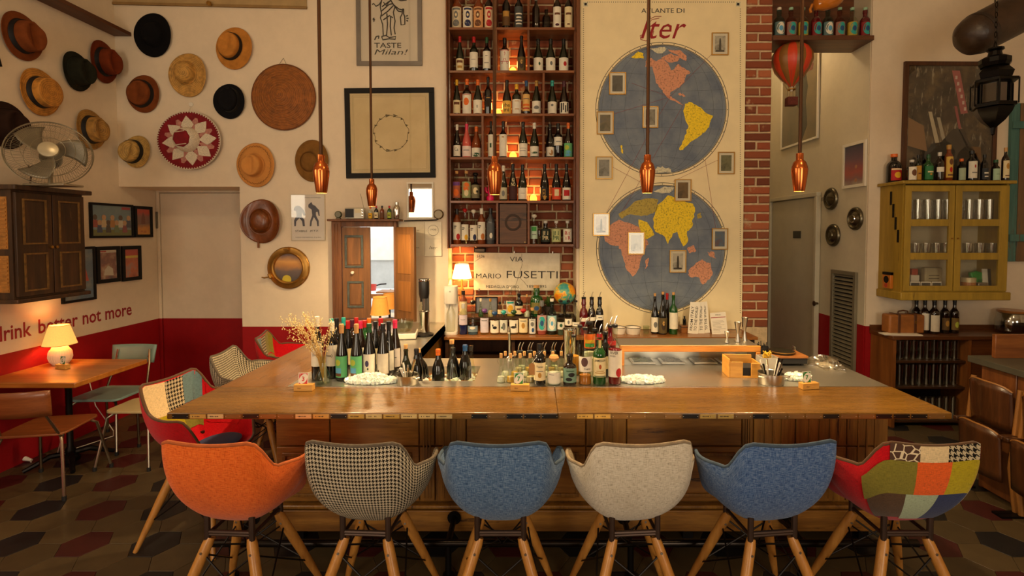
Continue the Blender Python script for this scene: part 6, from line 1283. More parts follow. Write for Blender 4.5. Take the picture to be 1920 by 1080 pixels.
# ---------------------------------------------------------------- bistro table with lamp
TZ = .75; a, c = at(150, 671.5, Z=TZ), at(271, 675, Z=TZ); d = at(139, 718, Z=TZ)
tx0, tx1, ty0, ty1 = XL+.012, c.x, d.y, (a.y+c.y)/2
t = T('bistro_table', 'square wooden bistro table on a black cast iron pedestal', 'table', ((tx0+tx1)/2, (ty0+ty1)/2, 0)); hx_, hy_ = (tx1-tx0)/2, (ty1-ty0)/2
B().box(-hx_, -hy_, TZ-.04, hx_, hy_, TZ).ob('table_top', wood('table_top_wood', (150, 86, 28), (200, 128, 52), 0, .7, .35, .3), t, bev=.006)
B().lathe([(0, .02), (.06, .02), (.065, .05), (.03, .08), (.035, .11), (.022, .14), (.022, .6), (.03, .62), (.03, .68), (.02, TZ-.04), (0, TZ-.04)], 18).ob('column', M_IRON, t); B().box(-.2, -.03, TZ-.055, .2, .03, TZ-.041).ob('top_bracket', M_IRON, t)
for k in range(4):
    a_ = PI/4+k*PI/2; B().tube([(.03*math.cos(a_), .03*math.sin(a_), .08), (.12*math.cos(a_), .12*math.sin(a_), .085), (.2*math.cos(a_), .2*math.sin(a_), .045), (.27*math.cos(a_), .27*math.sin(a_), .016)], [.02, .022, .018, .016], 8).ob('foot', M_IRON, t)
lx_, ly_ = -3.95, 4.17
t = T('table_lamp', 'lit table lamp with ribbed white base on the bistro table', 'lamp', (lx_, ly_, TZ)); kz = F/4.15
B().lathe([(0, 0), (.05, 0), (.066, .02), (.078, .06), (.074, .1), (.05, .15), (.026, .18), (.02, .2), (0, .2)], 40).ob('ribbed_base', mat('ribbed_ceramic', (226, 214, 190), .4, var=.03), t)
for k in range(28):
    a_ = 2*PI*k/28; B().tube([(r_*math.cos(a_), r_*math.sin(a_), z_) for r_, z_ in ((.067, .025), (.078, .06), (.0745, .1), (.066, .12))], .0028, 6).ob('rib', mat('ribbed_ceramic', (226, 214, 190), .4, var=.03), t)
B().cyl((0, 0, .2), (0, 0, .3), .008).ob('lamp_stem', M_BRS, t); shade(t, .112, .067, .165, .325, shade_mat('lit_cream_shade', (255, 186, 92), .85)); point('table_lamp_bulb', (lx_, ly_, TZ+.25), 5.5, (1, .6, .22), .03)
# card stand: small wooden block holding a number card
M_BLOCK = wood('card_block_wood', (190, 130, 50), (222, 168, 84), 0, 2, .5); M_QR = mat('card_mark', (110, 70, 30), .8, var=.1)
def card_stand(label, loc, rz, num, colr):
    t = T('card_stand', label, 'card stand', loc, rz, 'number card stands'); w_ = .105
    B().box(-w_/2, -.02, 0, w_/2, .02, .036).ob('block', M_BLOCK, t, bev=.002); text('Iter', t, .022, .010, -.02, .018, M_QR, -.0212, shear=.3)
    cd_ = B().box(-.027, .0, .03, .027, .0015, .098).ob('card', mat('card_white', (228, 222, 204), .5, var=.02), t, (-.008, 0, 0), (R(-6), 0, 0)); B().box(-.0235, -.0006, .034, .0235, 0, .0945).ob('colour_field', col(colr, .5), cd_)
    B().poly([(.02*math.cos(q)*math.cos(.6)-.031*math.sin(q)*math.sin(-.6), .064+.02*math.cos(q)*math.sin(-.6)+.031*math.sin(q)*math.cos(.6)) for q in [2*PI*i/24 for i in range(24)]], -.0012, -.0005).ob('oval', mat('card_white', (228, 222, 204), .5), cd_)
    text(num, cd_, None, .026, 0, .064, col(colr, .5), -.0016, bold=.03); text(num, cd_, None, .008, -.019, .089, mat('card_white', (228, 222, 204), .5), -.001, bold=.03); return t
card_stand('wooden card stand with a green L card beside the table lamp', (-3.80, 4.03, TZ), R(-12), 'L', (30, 110, 40))
# ---------------------------------------------------------------- small chairs in the corner
M_CHRL = mat('chrome_leg', (190, 178, 156), .25, 1, var=.08); M_RUB = mat('black_rubber', (22, 20, 20), .7)
def tube_chair(label, loc, rz, m, bw_, bh, bz, seat=(.4, .38), st=.018, back=True, sz=.45, rnd=.06, name='cafe_chair', cat='chair'):
    t = T(name, label, cat, loc, rz); sw, sd = seat[0]/2, seat[1]/2
    pts = []
    for sx_, sy_ in ((1, -1), (1, 1), (-1, 1), (-1, -1)):
        for k in range(5):
            a_ = {(1, -1): -90, (1, 1): 0, (-1, 1): 90, (-1, -1): 180}[(sx_, sy_)]+k*22.5; pts.append((sx_*(sw-rnd)+rnd*math.cos(R(a_)), sy_*(sd-rnd)+rnd*math.sin(R(a_))))
    B().slab(pts, sz-st, sz).ob('seat', m, t, bev=.004)
    for sx_ in (-1, 1):
        for sy_ in (-1, 1):
            top = (sx_*(sw-.05), sy_*(sd-.06), sz-st-.004); kn = (sx_*(sw-.02), sy_*(sd-.02), sz-.06); ft = (sx_*(sw+.03), sy_*(sd+.05), .012)
            if back and sy_ < 0: B().tube([(sx_*bw_*.36, -sd-.075, bz+bh*.75), (sx_*bw_*.38, -sd-.055, bz), (sx_*(sw-.03), -sd+.03, sz-.03), kn, ft], .0105, 8).ob('leg', M_CHRL, t)
            else: B().tube([(sx_*(sw-.14), sy_*(sd-.1), sz-st-.012), (sx_*(sw-.05), sy_*(sd-.05), sz-st-.014), kn, ft], .0105, 8).ob('leg', M_CHRL, t)
            B().cyl((ft[0], ft[1], 0), (ft[0], ft[1], .03), .014, n=10).ob('foot_cap', M_RUB, t)
    if back:
        o = B().grid(lambda u, v: (bw_*(u-.5)*(1-.06*(1-v)), -sd-.085-.035*(1-(2*u-1)**2)+.03*(1-v), bz+bh*v), 14, 4).ob('backrest', m, t, smooth=60); s = o.modifiers.new('solid', 'SOLIDIFY'); s.thickness = .014; s.offset = 0
        for sx_ in (-1, 1): B().lathe([(0, 0), (.008, .002), (.008, .006), (0, .006)], 10, (sx_*bw_*.36, -sd-.062, bz+bh*.35), 'y').ob('rivet', M_CHRL, t)
    return t
bx_ = pX(240, 4.72)
tube_chair('pale blue formica cafe chair behind the bistro table', (-3.70, 4.36, 0), R(181), mat('pale_blue_formica', (128, 156, 150), .35, var=.06), .40, .16, .645, (.42, .40), .02)
tube_chair('brown plywood cafe chair with chrome legs in front of the bistro table', (-3.52, 3.62, 0), R(10), wood('brown_plywood', (110, 56, 24), (150, 84, 40), 0, .8, .4, .2), .40, .18, .60, (.42, .40), .016)
tube_chair('cream topped stool with slim metal legs between table and patchwork chair', (-3.19, 4.06, 0), R(0), mat('cream_formica', (190, 168, 120), .4, var=.06), .3, .1, .7, (.36, .34), .02, back=False, name='stool', cat='stool')
# cable and plug
t = T('power_cable', 'pale lamp cable with plug running along the skirting under the table', 'cable', (0, 0, 0)); pl = at(50, 862, X=XL+.02)
B().tube([(XL+.05, pl.y, pl.z), (XL+.09, pl.y-.02, pl.z-.08), (XL+.12, pl.y+.05, .012), (XL+.22, pl.y+.3, .008), (XL+.3, pl.y+.5, .008), (XL+.2, pl.y+.62, .01), (XL+.06, pl.y+.6, .25), (XL+.03, pl.y+.55, .6)], .004, 6).ob('cord', M_WP, t); B().cyl((XL+.004, pl.y, pl.z+.01), (XL+.06, pl.y, pl.z-.004), .018, .01).ob('plug', M_WP, t)
# ---------------------------------------------------------------- things on the bar
def onbar(label, px, ytop, wpx, Y, kind, gl, cap, lab, liquid=None, sq=1.0, group=None, name='spirit_bottle', base=ZB, rz=0, rot=None):
    k_ = F/Y; h = pZ(ytop, Y)-base
    h -= {'cork': .026, 'ball': .044, 'pour': .066}.get(cap[0] if cap else '', 0)
    return bottle(label, pX(px, Y), Y, base+.0004, h, wpx/k_*wf(px), kind, gl, cap, lab, rz, liquid, name, 'bottle', group, sq, rot=rot)
LB = [bar_('grey', .7, .8, .84)]
o = onbar('black liqueur bottle with cream label and paper tag at the front of the bar', 1012, 645, 23, 2.96, 'spirit', 'black', ('cap', 'black'), (.12, .56, 'cream', [('t', 'Tonic', .6, .05, 0, .78, 'black'), bar_('grey', .6, .5, .54), ('d', .3, .15, .45, 0, 'gold')]))
B().poly([(-.022, .05), (.012, .05), (.012, .11), (-.004, .122), (-.022, .11)], -.0008, .0008).ob('paper_tag', mat('kraft_paper', (168, 120, 66), .8), o, (-.042, -.022, .01)); B().tube([(-.044, -.022, .13), (-.02, -.024, .165), (.014, -.012, .2)], .0012, 5).ob('tag_string', M_WP, o)
onbar('clear stoppered jar bottle with large white label at the front of the bar', 1039, 664, 26, 2.965, 'jar', 'clear', ('ball', 'cork'), (.08, .56, 'white', [bar_('grey', .4, .8, .84, -.2)]), (.5, (214, 212, 200)))
onbar('dark brown bottle with teal label and pourer at the front of the bar', 1069, 648, 26, 2.965, 'squat', 'brown', ('pour', ''), (.1, .62, (116, 150, 130), [('d', .5, .4, .7, .1, 'black'), ('d', .5, .1, .35, -.1, 'black'), bar_('dgreen', .6, .78, .84)]))
onbar('clear cognac carafe with photo label and amber rest at the front of the bar', 1098, 597, 26, 2.97, 'flask', 'clear', ('pour', ''), (.24, .52, 'white', [('d', .5, .35, .95, -.1, (90, 60, 56)), ('t', 'Cognac', .5, .035, .12, .2, 'black')]), (.16, (176, 104, 30)))
o = onbar('green whiskey bottle with cream JAMESON label at the front of the bar', 1125, 608, 25, 2.97, 'bord', 'emerald', ('pour', ''), (.16, .56, (226, 210, 160), [('t', 'JAMESON', .92, .062, 0, .84, 'black'), ('d', .2, .42, .66, 0, (170, 80, 30)), bar_('gold', .8, .2, .24), bar_('gold', .6, .3, .33), bar_('dgreen', 1.0, .02, .06)]))
B().lathe([(.0155, .262), (.0165, .29), (.0155, .30)], 16).ob('neck_wrap', col(C['red'], .4), o); patch(o, 'neck_seal', .0185, .016, .215, .262, col((206, 180, 110), .6))
onbar('clear bottle of red bitter with white label and red pomegranate', 1154, 592, 27, 2.97, 'bord', 'clear', ('pour', ''), (.14, .60, 'white', [('t', 'RIVER', .56, .05, -.12, .92, 'black'), ('t', 'ROSSO', .36, .03, -.22, .80, 'black'), ('d', .46, .0, .34, .24, 'red')]), (.6, (112, 14, 22)))
for px, yt, Y, kind, gl, cap, lab, liq, ds in ((1076, 612, 3.16, 'bord', 'clear', ('pour', ''), None, (.5, (196, 130, 40)), 'clear bottle of golden spirit behind the teal label bottle'),
        (1088, 594, 3.2, 'flask', 'clear', ('pour', ''), None, (.3, (200, 160, 80)), 'clear carafe with tall pourer behind the cognac carafe'),
        (1106, 588, 3.24, 'slim', 'clear', ('pour', ''), (.5, .8, 'orange', [bar_('yellow', .9, .4, .6), bar_('green', .9, .1, .35)]), (.4, (206, 200, 180)), 'clear bottle with rainbow label behind the front bar bottles'),
        (1116, 600, 3.14, 'spirit', 'clear', ('pour', ''), None, (.4, (180, 170, 150)), 'clear spirit bottle behind the whiskey bottle'),
        (1136, 606, 3.12, 'spirit', 'black', ('pour', ''), (.2, .5, 'cream', []), None, 'black spirit bottle between the whiskey and the red bitter'),
        (1145, 594, 3.2, 'spirit', 'red', ('pour', ''), (.62, .72, 'red', []), None, 'dark red aperitif bottle behind the red bitter')):
    onbar(ds, px, yt, 22, Y, kind, gl, cap, lab, liq)
t = T('mixing_tin', 'tall silver mixing tin behind the pourer bottles', 'tin', (pX(1069, 3.32), 3.32, ZB)); h = pZ(616, 3.32)-ZB; B().lathe([(0, 0), (.03, 0), (.033, .01), (.046, h-.01), (.048, h), (.045, h-.002), (.03, .015), (0, .015)], 26).ob('tin_wall', M_CHR, t); B().lathe([(.046, h-.012), (.049, h-.006), (.048, h+.001)], 26).ob('rim', M_CHR, t)
# little swing-top bottles
small = []
for i, px in enumerate((939, 957, 975, 994)): small.append((px, 3.0, 663, 17, 'cork'))
for i, px in enumerate((947, 965, 983, 1002, 1021, 1037, 1053)): small.append((px, 3.12, 659, 16, 'cork'))
for i, px in enumerate((972, 982, 991, 1000, 1015, 1025, 1035, 1044, 1053)): small.append((px-(4 if i % 2 else 0), 3.22+.06*(i % 2), 642, 13, 'pour'))
for i, (px, Y, yt, w_, ck) in enumerate(small):
    front = i < 4
    if front: lb = ['half empty small corked bottle with clear syrup', 'small corked bottle with golden syrup', 'small corked bottle with pale liquid behind the card stand', 'small corked bottle next to the paper tag'][i]
    else: lb = 'small clear corked bottle in the second row of little bottles' if ck == 'cork' else 'small clear bottle with chrome pourer in the back row of little bottles'
    o = onbar(lb, px, yt, w_, Y, 'flask' if ck == 'cork' else 'spirit', 'clear', (ck, 'cork'), None, (.22, [(200, 196, 180), (196, 150, 60), (206, 200, 176), (190, 170, 130)][i % 4]), group='little bottles on the bar', name='syrup_bottle', )
    if front: b = B(); b.tube([(-.016, 0, .11), (-.022, 0, .125), (-.018, 0, .14), (-.006, -.01, .15)], .0012, 5); b.ob('wire_bail', M_CHR, o)
# wine bottles at the corner of the bar
WG = [(592, 3.06, 594, 24, 'bord', 'black', ('cap', 'white'), (.22, .6, 'white', [('t', '{ose', .6, .06, .05, .5, 'black')]), 'black bordeaux bottle with white label reading ose behind the vase'),
      (620, 3.1, 604, 24, 'bord', 'black', ('cap', 'white'), (.22, .6, 'white', [('t', 'rosa}', .6, .06, -.1, .5, 'black')]), 'black bordeaux bottle with white label reading rosa'),
      (638, 3.05, 608, 24, 'burg', 'black', ('cap', 'cork'), (.06, .44, (90, 172, 110), [('d', .5, .55, .85, -.2, 'lime'), bar_('sky', .6, .2, .45, -.2), bar_('brown', .6, .06, .2, -.2)]), 'wine bottle with green seaside label next to the rosa bottle'),
      (666, 3.05, 608, 24, 'burg', 'black', ('cap', 'cork'), (.06, .44, (90, 172, 110), [('d', .5, .55, .85, -.2, 'lime'), bar_('sky', .6, .2, .45, -.2), bar_('brown', .6, .06, .2, -.2)]), 'wine bottle with green seaside label next to the grape label'),
      (690, 3.08, 607, 25, 'burg', 'black', ('cap', 'dgreen'), (.08, .46, 'white', [('d', .3, .4, .7, -.05, (60, 50, 90)), ('d', .12, .24, .36, .02, 'dgreen')]), 'wine bottle with purple grape on white label'),
      (716, 3.1, 607, 24, 'burg', 'black', ('cap', 'black'), (.08, .46, (206, 196, 176), [bar_('black', .1, .1, .2, -.3)]), 'wine bottle with plain beige label and black capsule'),
      (727, 3.18, 603, 22, 'burg', 'black', ('cap', 'black'), (.08, .46, 'white', [('d', .3, .4, .7, 0, 'brown')]), 'wine bottle with white label and brown figure'),
      (739, 3.24, 600, 22, 'burg', 'plum' if 0 else 'brown', ('cap', 'pink'), (.1, .46, (212, 200, 190), [bar_('grey', .5, .5, .54)]), 'wine bottle with bright pink capsule')]
for px, Y, yt, w_, kind, gl, cap, lab, ds in WG: onbar(ds, px, yt, w_, Y, kind, gl, cap, lab, name='wine_bottle', group='wine bottles at the bar corner')
for i, (px, Y, yt, cc_, gl) in enumerate(((629, 3.34, 597, 'black', 'black'), (642, 3.4, 596, 'teal', 'green'), (650, 3.3, 602, 'red', 'black'), (658, 3.42, 600, 'plum', 'brown'), (666, 3.5, 596, 'red', 'black'), (674, 3.34, 602, 'pink', 'brown'), (682, 3.44, 601, 'red', 'emerald'), (690, 3.52, 597, 'orange', 'black'), (702, 3.32, 603, 'black', 'black'), (712, 3.44, 597, 'red', 'brown'), (619, 3.38, 598, 'teal', 'black'))):
    onbar('dark wine bottle with %s capsule at the bar corner, %s' % (cc_, ('behind the seaside labels', 'beside the rosa bottle', 'in the middle', 'in the third row', 'in the last row', 'behind the grape label', 'in green glass', 'near the amber lamp', 'beside the beige label', 'below the amber lamp', 'behind the vase')[i]), px, yt, 21, Y, 'burg' if i % 3 else 'bord', gl, ('cap', cc_), (.1, .44, 'white' if i % 2 else 'cream', []), name='wine_bottle', group='wine bottles at the bar corner')
# vase with dried flowers
M_STALK = mat('dried_stalk', (190, 148, 70), .9, var=.2); M_SEED = mat('dried_grass', (226, 204, 146), .9, var=.2, vs=30); M_RUST = mat('rust_leaf', (110, 32, 28), .8, var=.2)
t = T('flower_vase', 'clear round glass vase with dried grasses at the bar corner', 'vase', (pX(602, 2.97), 2.97, ZB)); B().lathe([(0, .002), (.035, 0), (.047, .018), (.048, .035), (.036, .06), (.017, .1), (.013, .14), (.017, .165), (.015, .165), (.011, .14), (.015, .1), (.034, .06), (.045, .03), (.03, .006), (0, .006)], 28).ob('vase', glassmat('clear'), t)
random.seed(11)
for i in range(26):
    a = random.gauss(PI, .9) if i < 17 else random.uniform(0, 2*PI); L = random.uniform(.22, .34); sp = random.uniform(.05, .2) if i < 17 else random.uniform(.02, .12)
    if i in (3, 4, 5): sp = .24
    ex_, ey_ = sp*1.25*math.cos(a)-.04, sp*math.sin(a)*.5; pts = [(0, 0, .01), (ex_*.12, ey_*.12, .15), (ex_*.6, ey_*.6, .15+L*.5), (ex_, ey_, .1+L-.3*abs(sp)*.5)]
    B().tube(pts, [.0012, .0012, .001, .0007], 5).ob('stalk', M_STALK, t)
    b = B()
    for k in range(26):
        s = .45+.55*k/25; j = min(int(s*3), 2); f_ = s*3-j; q = [lerp(pts[j][c_], pts[j+1][c_], f_) for c_ in range(3)]; q = [c_+random.uniform(-.012, .012) for c_ in q]; d_ = random.uniform(.002, .004)
        b.lathe([(0, -d_*1.6), (d_, 0), (0, d_*1.6)], 4, q)
    o = b.ob('seed_head', M_SEED, t); o['kind'] = 'stuff'
for k, (dx, h_) in enumerate(((.03, .27), (.045, .29))):
    B().grid(lambda u, v: (dx*v+.012*(u-.5)*math.sin(PI*min(1, v*1.05)), -.01+.004*k, .13+h_*v*.75), 3, 8).ob('rust_leaf', M_RUST, t)
# crushed ice
M_ICE = mat('crushed_ice', (236, 232, 220), .25, var=.06, vs=60, trans=.3)
def ice(label, x, y, z, rx_, ry_, h_, n):
    b = B()
    for i in range(n):
        r_ = math.sqrt(random.random()); a = random.uniform(0, 2*PI); s = random.uniform(.006, .013); hh = h_*(1-r_**2)*random.uniform(.55, 1)
        c0 = len(b.v); b.box(-s, -s*.8, -s*.7, s, s*.8, s*.7); b.xf(Matrix.Translation((rx_*r_*math.cos(a), ry_*r_*math.sin(a), max(hh, s))) @ Euler((random.random()*3, random.random()*3, random.random()*3)).to_matrix().to_4x4(), c0)
    mz = min(v[2] for v in b.v); b.grid(lambda u, v: (rx_*.96*v*math.cos(2*PI*u), ry_*.96*v*math.sin(2*PI*u), h_*.75*(1-v*v)), 24, 6, True)
    b.v = [(p[0], p[1], max(p[2], .0005)) for p in b.v]; o = b.ob('crushed_ice', M_ICE, None, (x, y, z+.0005), smooth=0); tag(o, label, 'ice'); o['kind'] = 'stuff'
ice('heap of crushed ice in front of the wine bottles', pX(692, 2.99), 2.995, ZB, .155, .055, .05, 420)
ice('flat heap of crushed ice beside the red bitter bottle', pX(1206, 3.0), 3.01, ZB, .135, .06, .03, 380)
ice('small heap of crushed ice behind the cutlery pot', pX(1498, 3.05), 3.06, ZB, .09, .05, .035, 260)
wx_, wy_ = (WELL[0]+WELL[1])/2, (WELL[2]+WELL[3])/2
b = B(); hwx, hwy = (WELL[1]-WELL[0])/2-.006, (WELL[3]-WELL[2])/2-.006
for i in range(700):
    s = random.uniform(.007, .014); c0 = len(b.v); b.box(-s, -s*.8, -s*.7, s, s*.8, s*.7); b.xf(Matrix.Translation((random.uniform(-hwx+.02, hwx-.02), random.uniform(-hwy+.02, hwy-.02), .115+random.uniform(-.012, .012))) @ Euler((random.random()*3, random.random()*3, 0)).to_matrix().to_4x4(), c0)
b.box(-hwx, -hwy, 0, hwx, hwy, .11); o = b.ob('crushed_ice', M_ICE, None, (wx_, wy_, ZB-.179), smooth=0); tag(o, 'crushed ice filling the steel well around the chilled bottles', 'ice'); o['kind'] = 'stuff'
for px, Y, yt, kind, gl, cap, ds, rot in ((759, 3.1, 646, 'burg', 'green', ('cork', 'cork'), 'corked green bottle in the ice well behind the cutlery pot', None), (779, 3.16, 654, 'burg', 'black', ('cap', 'black'), 'black bottle with pale neck label chilling in the ice well', None), (792, 3.28, 652, 'burg', 'black', ('cork', 'cork'), 'black corked bottle leaning in the ice well', (R(4), R(-8), 0)),
        (820, 3.14, 655, 'burg', 'black', ('cap', 'orange'), 'black bottle with orange capsule in the ice well', None), (848, 3.26, 652, 'burg', 'black', ('cap', 'black'), 'black bottle behind the corked carafe in the ice well', None), (846, 3.12, 637, 'flask', 'clear', ('cork', 'cork'), 'clear carafe with tall cork in the ice well', None), (871, 3.24, 647, 'burg', 'black', ('cap', 'blue'), 'black bottle with blue capsule in the ice well', None), (882, 3.12, 648, 'flask', 'clear', None, 'open clear carafe in the ice well beside the blue capsule', None)):
    onbar(ds, px, yt, 24 if kind == 'burg' else 27, Y, kind, gl, cap, None, name='chilled_bottle', base=ZB-.065, group='bottles chilling in the ice well', rot=rot)
# steel pots with cutlery
M_POT = mat('satin_steel', (186, 180, 168), .3, 1, var=.05)
def pot(label, px, Y, r, h_, handles):
    t = T('cutlery_pot', label, 'pot', (pX(px, Y), Y, ZB)); B().lathe([(0, 0), (r*.97, 0), (r, .006), (r, h_), (r*1.03, h_+.003), (r*.97, h_), (r*.96, .006), (0, .006)], 30).ob('pot_wall', M_POT, t)
    for s in handles: B().tube([(s*r*.7, -r*.7, h_*.8), (s*r*1.0, -r*.95, h_*.85), (s*r*1.25, -r*.6, h_*.85), (s*r*.98, -r*.25, h_*.8)], .004, 6).ob('handle', M_POT, t)
    for i in range(14):
        a = random.uniform(0, 2*PI); q = r*.6; top = (q*1.3*math.cos(a)+random.uniform(-.01, .01), q*1.1*math.sin(a), h_+random.uniform(.03, .1)); m = [M_CHR, mat('packet_white', (220, 212, 196), .5), M_IRON][i % 3]
        b = B(); b.cyl((q*.5*math.cos(a), q*.5*math.sin(a), .01), top, .0035, .006, 6); b.ob(['spoon', 'paper_stick', 'black_stick'][i % 3], m, t)
pot('round steel pot of spoons and sticks in front of the ice well', 762, 2.97, .062, .052, (1,))
pot('round steel pot of cutlery with two handles near the wooden caddy', 1450, 2.975, .072, .062, (-1, 1))
# wooden caddy
t = T('wooden_caddy', 'open wooden napkin caddy with dark inside beside the cutlery pot', 'caddy', (pX(1404, 3.06), 3.15, ZB), R(-4)); M_BAM = wood('bamboo', (186, 126, 44), (222, 164, 72), 0, 1.5, .45, .1)
cw, cd2, ch_ = .095, .07, .115
for (a, c, d, e, z) in ((-cw, -cd2, -cw+.008, cd2, ch_), (cw-.008, -cd2, cw, cd2, ch_*.8), (-cw+.008, cd2-.008, cw-.008, cd2, ch_), (-cw+.008, -cd2, -cw*.1, -cd2+.008, ch_*.86), (cw*.42, -cd2, cw-.008, -cd2+.008, ch_*.8), (-cw*.1, -cd2, cw*.42, -cd2+.008, .012)): B().box(a, c, .006, d, e, z).ob('board', M_BAM, t, bev=.002)
B().box(-cw, -cd2, 0, cw, cd2, .006).ob('base', M_BAM, t); B().box(-cw+.012, -cd2+.012, .007, cw-.012, cd2-.012, .06).ob('napkins', mat('black_napkins', (32, 28, 26), .9), t)
card_stand('wooden card stand with a red 3 card near the vase', (pX(566, 2.84), 2.84, ZB), R(2), '3', (196, 44, 30))
card_stand('wooden card stand with a green 7 card before the syrup bottles', (pX(975, 2.84), 2.84, ZB), R(-2), '7', (36, 130, 40))
card_stand('wooden card stand with a green 7 card beside the ice heap', (pX(1522, 2.87), 2.87, ZB), R(10), '7', (36, 124, 44))
# tap
t = T('bar_tap', 'slim chrome tap rising behind the little bottles', 'tap', (pX(955, 3.5), 3.5, ZB)); hz_ = pZ(612, 3.5)-ZB; B().tube([(0, 0, 0), (0, 0, hz_*.8), (0, -.01, hz_*.95), (0, -.04, hz_), (0, -.09, hz_*.98), (0, -.11, hz_*.9)], .009, 10).ob('spout', M_CHR, t); B().lathe([(0, 0), (.024, 0), (.022, .02), (.012, .03), (0, .03)], 18).ob('base_ring', M_CHR, t); B().cyl((.01, 0, .03), (.05, 0, .045), .005).ob('lever', M_CHR, t)
# topping cooler with wooden rail
vx0, vx1, vy0, vy1 = pX(1162, 3.4), pX(1425, 3.4), 3.36, 3.555; vz = pZ(660, 3.36); vt = pZ(649, 3.36)
t = T('topping_cooler', 'low steel and glass topping cooler with wooden front rail on the bar', 'cooler', ((vx0+vx1)/2, vy0, ZB)); hw = (vx1-vx0)/2
M_RAIL = wood('cooler_rail', (176, 104, 34), (214, 144, 60), 0, 1, .4, .1)
B().box(-hw, 0, vz-ZB, hw, .022, vt-ZB).ob('front_rail', M_RAIL, t, bev=.003); B().box(hw-.03, .0, 0, hw, .022, vz-ZB).ob('end_post', M_RAIL, t, bev=.003); B().box(-hw, .0, 0, -hw+.03, .022, vz-ZB).ob('end_post', M_RAIL, t, bev=.003)
b = B(); v = [(-hw, .022, vt-ZB-.006), (hw, .022, vt-ZB-.006), (hw-.02, vy1-vy0, vt-ZB+.012), (-hw, vy1-vy0, vt-ZB+.012)]; b.add(v+[(x_, y_, z_-.006) for x_, y_, z_ in v], [(0, 1, 2, 3), (7, 6, 5, 4), (0, 4, 5, 1), (1, 5, 6, 2), (2, 6, 7, 3), (3, 7, 4, 0)]); b.ob('steel_lid', M_STEEL, t)
B().box(-hw, vy1-vy0-.006, 0, hw, vy1-vy0, vt-ZB).ob('back_wall', M_STEEL, t); B().box(hw-.008, .022, 0, hw, vy1-vy0-.006, vt-ZB-.012).ob('side_wall', M_STEEL, t); B().box(-hw+.03, .004, .004, hw-.03, .007, vz-ZB).ob('front_glass', M_PANE, t)
b = B()
for k in range(110): b.box(-hw+.01+k*(2*hw-.1)/110, -.0005, vt-ZB, -hw+.01+k*(2*hw-.1)/110+.004, .014, vt-ZB+.004)
o = b.ob('bead_strip', mat('bead_cream', (206, 176, 120), .5), t, smooth=0); o['kind'] = 'stuff'
for k, (x, c_) in enumerate(((-.3, (96, 110, 60)), (-.1, (150, 150, 140)), (.12, (150, 150, 140)), (.3, (170, 160, 110)))):
    tr = B().box(x-.08, .04, .002, x+.08, .17, .014).ob('tray', M_STEEL, t, bev=.004); B().grid(lambda u, v: (x+(u-.5)*.13, .055+.1*v, .0145+.02*math.sin(PI*u)*math.sin(PI*v)*(.6+.4*math.sin(17*u+3)*math.sin(13*v))), 18, 14).ob('garnish', mat('garnish_%d' % k, c_, .6, var=.4, vs=60, bump=.8, bs=80), tr)
# jiggers standing on the cooler
for i, (px, yt, r_) in enumerate(((1366, 622, .019), (1386, 604, .024), (1399, 595, .023))):
    Y = 3.45+.03*i; zb_ = vt+.005; h = pZ(yt, Y)-zb_; t = T('jigger', ['short', 'wide mouthed', 'tall slender'][i]+' steel jigger standing on the topping cooler', 'jigger', (pX(px, Y), Y, zb_), group='jiggers on the cooler')
    B().lathe([(0, 0), (r_*.85, 0), (r_*.8, .005), (r_*.3, h*.38), (r_*.28, h*.42)], 22).ob('lower_cone', M_POT, t); B().lathe([(r_*.28, h*.42), (r_*.4, h*.5), (r_*.95, h*.97), (r_, h), (r_*.9, h*.97), (r_*.3, h*.5), (0, h*.48)], 22).ob('upper_cone', M_POT, t)
# black cup, garnish box, record player, plastic bag
t = T('straw_cup', 'black cup of straws and tools behind the cooler end', 'cup', (pX(1432, 3.5), 3.5, ZB)); B().lathe([(0, 0), (.032, 0), (.044, .1), (.042, .1), (.03, .006), (0, .006)], 24).ob('cup', M_RUB, t)
for k in range(9): a = k*.7; B().cyl((.012*math.cos(a), .012*math.sin(a), .01), (.03*math.cos(a), .03*math.sin(a), .11+.012*(k % 3)), .003, n=6).ob('straw', M_CHR if k % 3 == 0 else M_RUB, t)
t = T('garnish_box', 'white box holding yellow lemon peel beside the cooler', 'box', (pX(1443, 3.28), 3.28, ZB)); M_WB = mat('pale_steel_box', (196, 190, 178), .35, .3)
for (a, c, d, e) in ((-.055, -.05, -.051, .05), (.051, -.05, .055, .05), (-.051, -.05, .051, -.046), (-.051, .046, .051, .05)): B().box(a, c, .002, d, e, .085).ob('side', M_WB, t)
B().box(-.055, -.05, 0, .055, .05, .002).ob('base', M_WB, t)
for k in range(14): a = random.uniform(0, 6); B().tube([(random.uniform(-.03, .03), random.uniform(-.03, .03), .05), (random.uniform(-.03, .03), random.uniform(-.03, .03), .09), (random.uniform(-.04, .04), random.uniform(-.03, .03), .1+random.uniform(0, .02))], .0035, 6).ob('lemon_peel', mat('lemon_peel', (214, 170, 40), .5), t)
t = T('record_player', 'small record player with dark platter and wooden plinth at the bar end', 'record player', (pX(1472, 3.47), 3.45, ZB)); rw_ = .115
B().box(-rw_, -.085, .012, rw_, .085, .05).ob('base', M_RUB, t, bev=.004); B().box(-rw_-.004, -.089, .05, rw_+.004, .089, .066).ob('plinth', wood('plinth_wood', (130, 76, 30), (170, 108, 50), 0, 1.5, .4), t, bev=.003)
for a in (-.09, .09):
    for c in (-.06, .06): B().cyl((a, c, 0), (a, c, .012), .01).ob('foot', M_RUB, t)
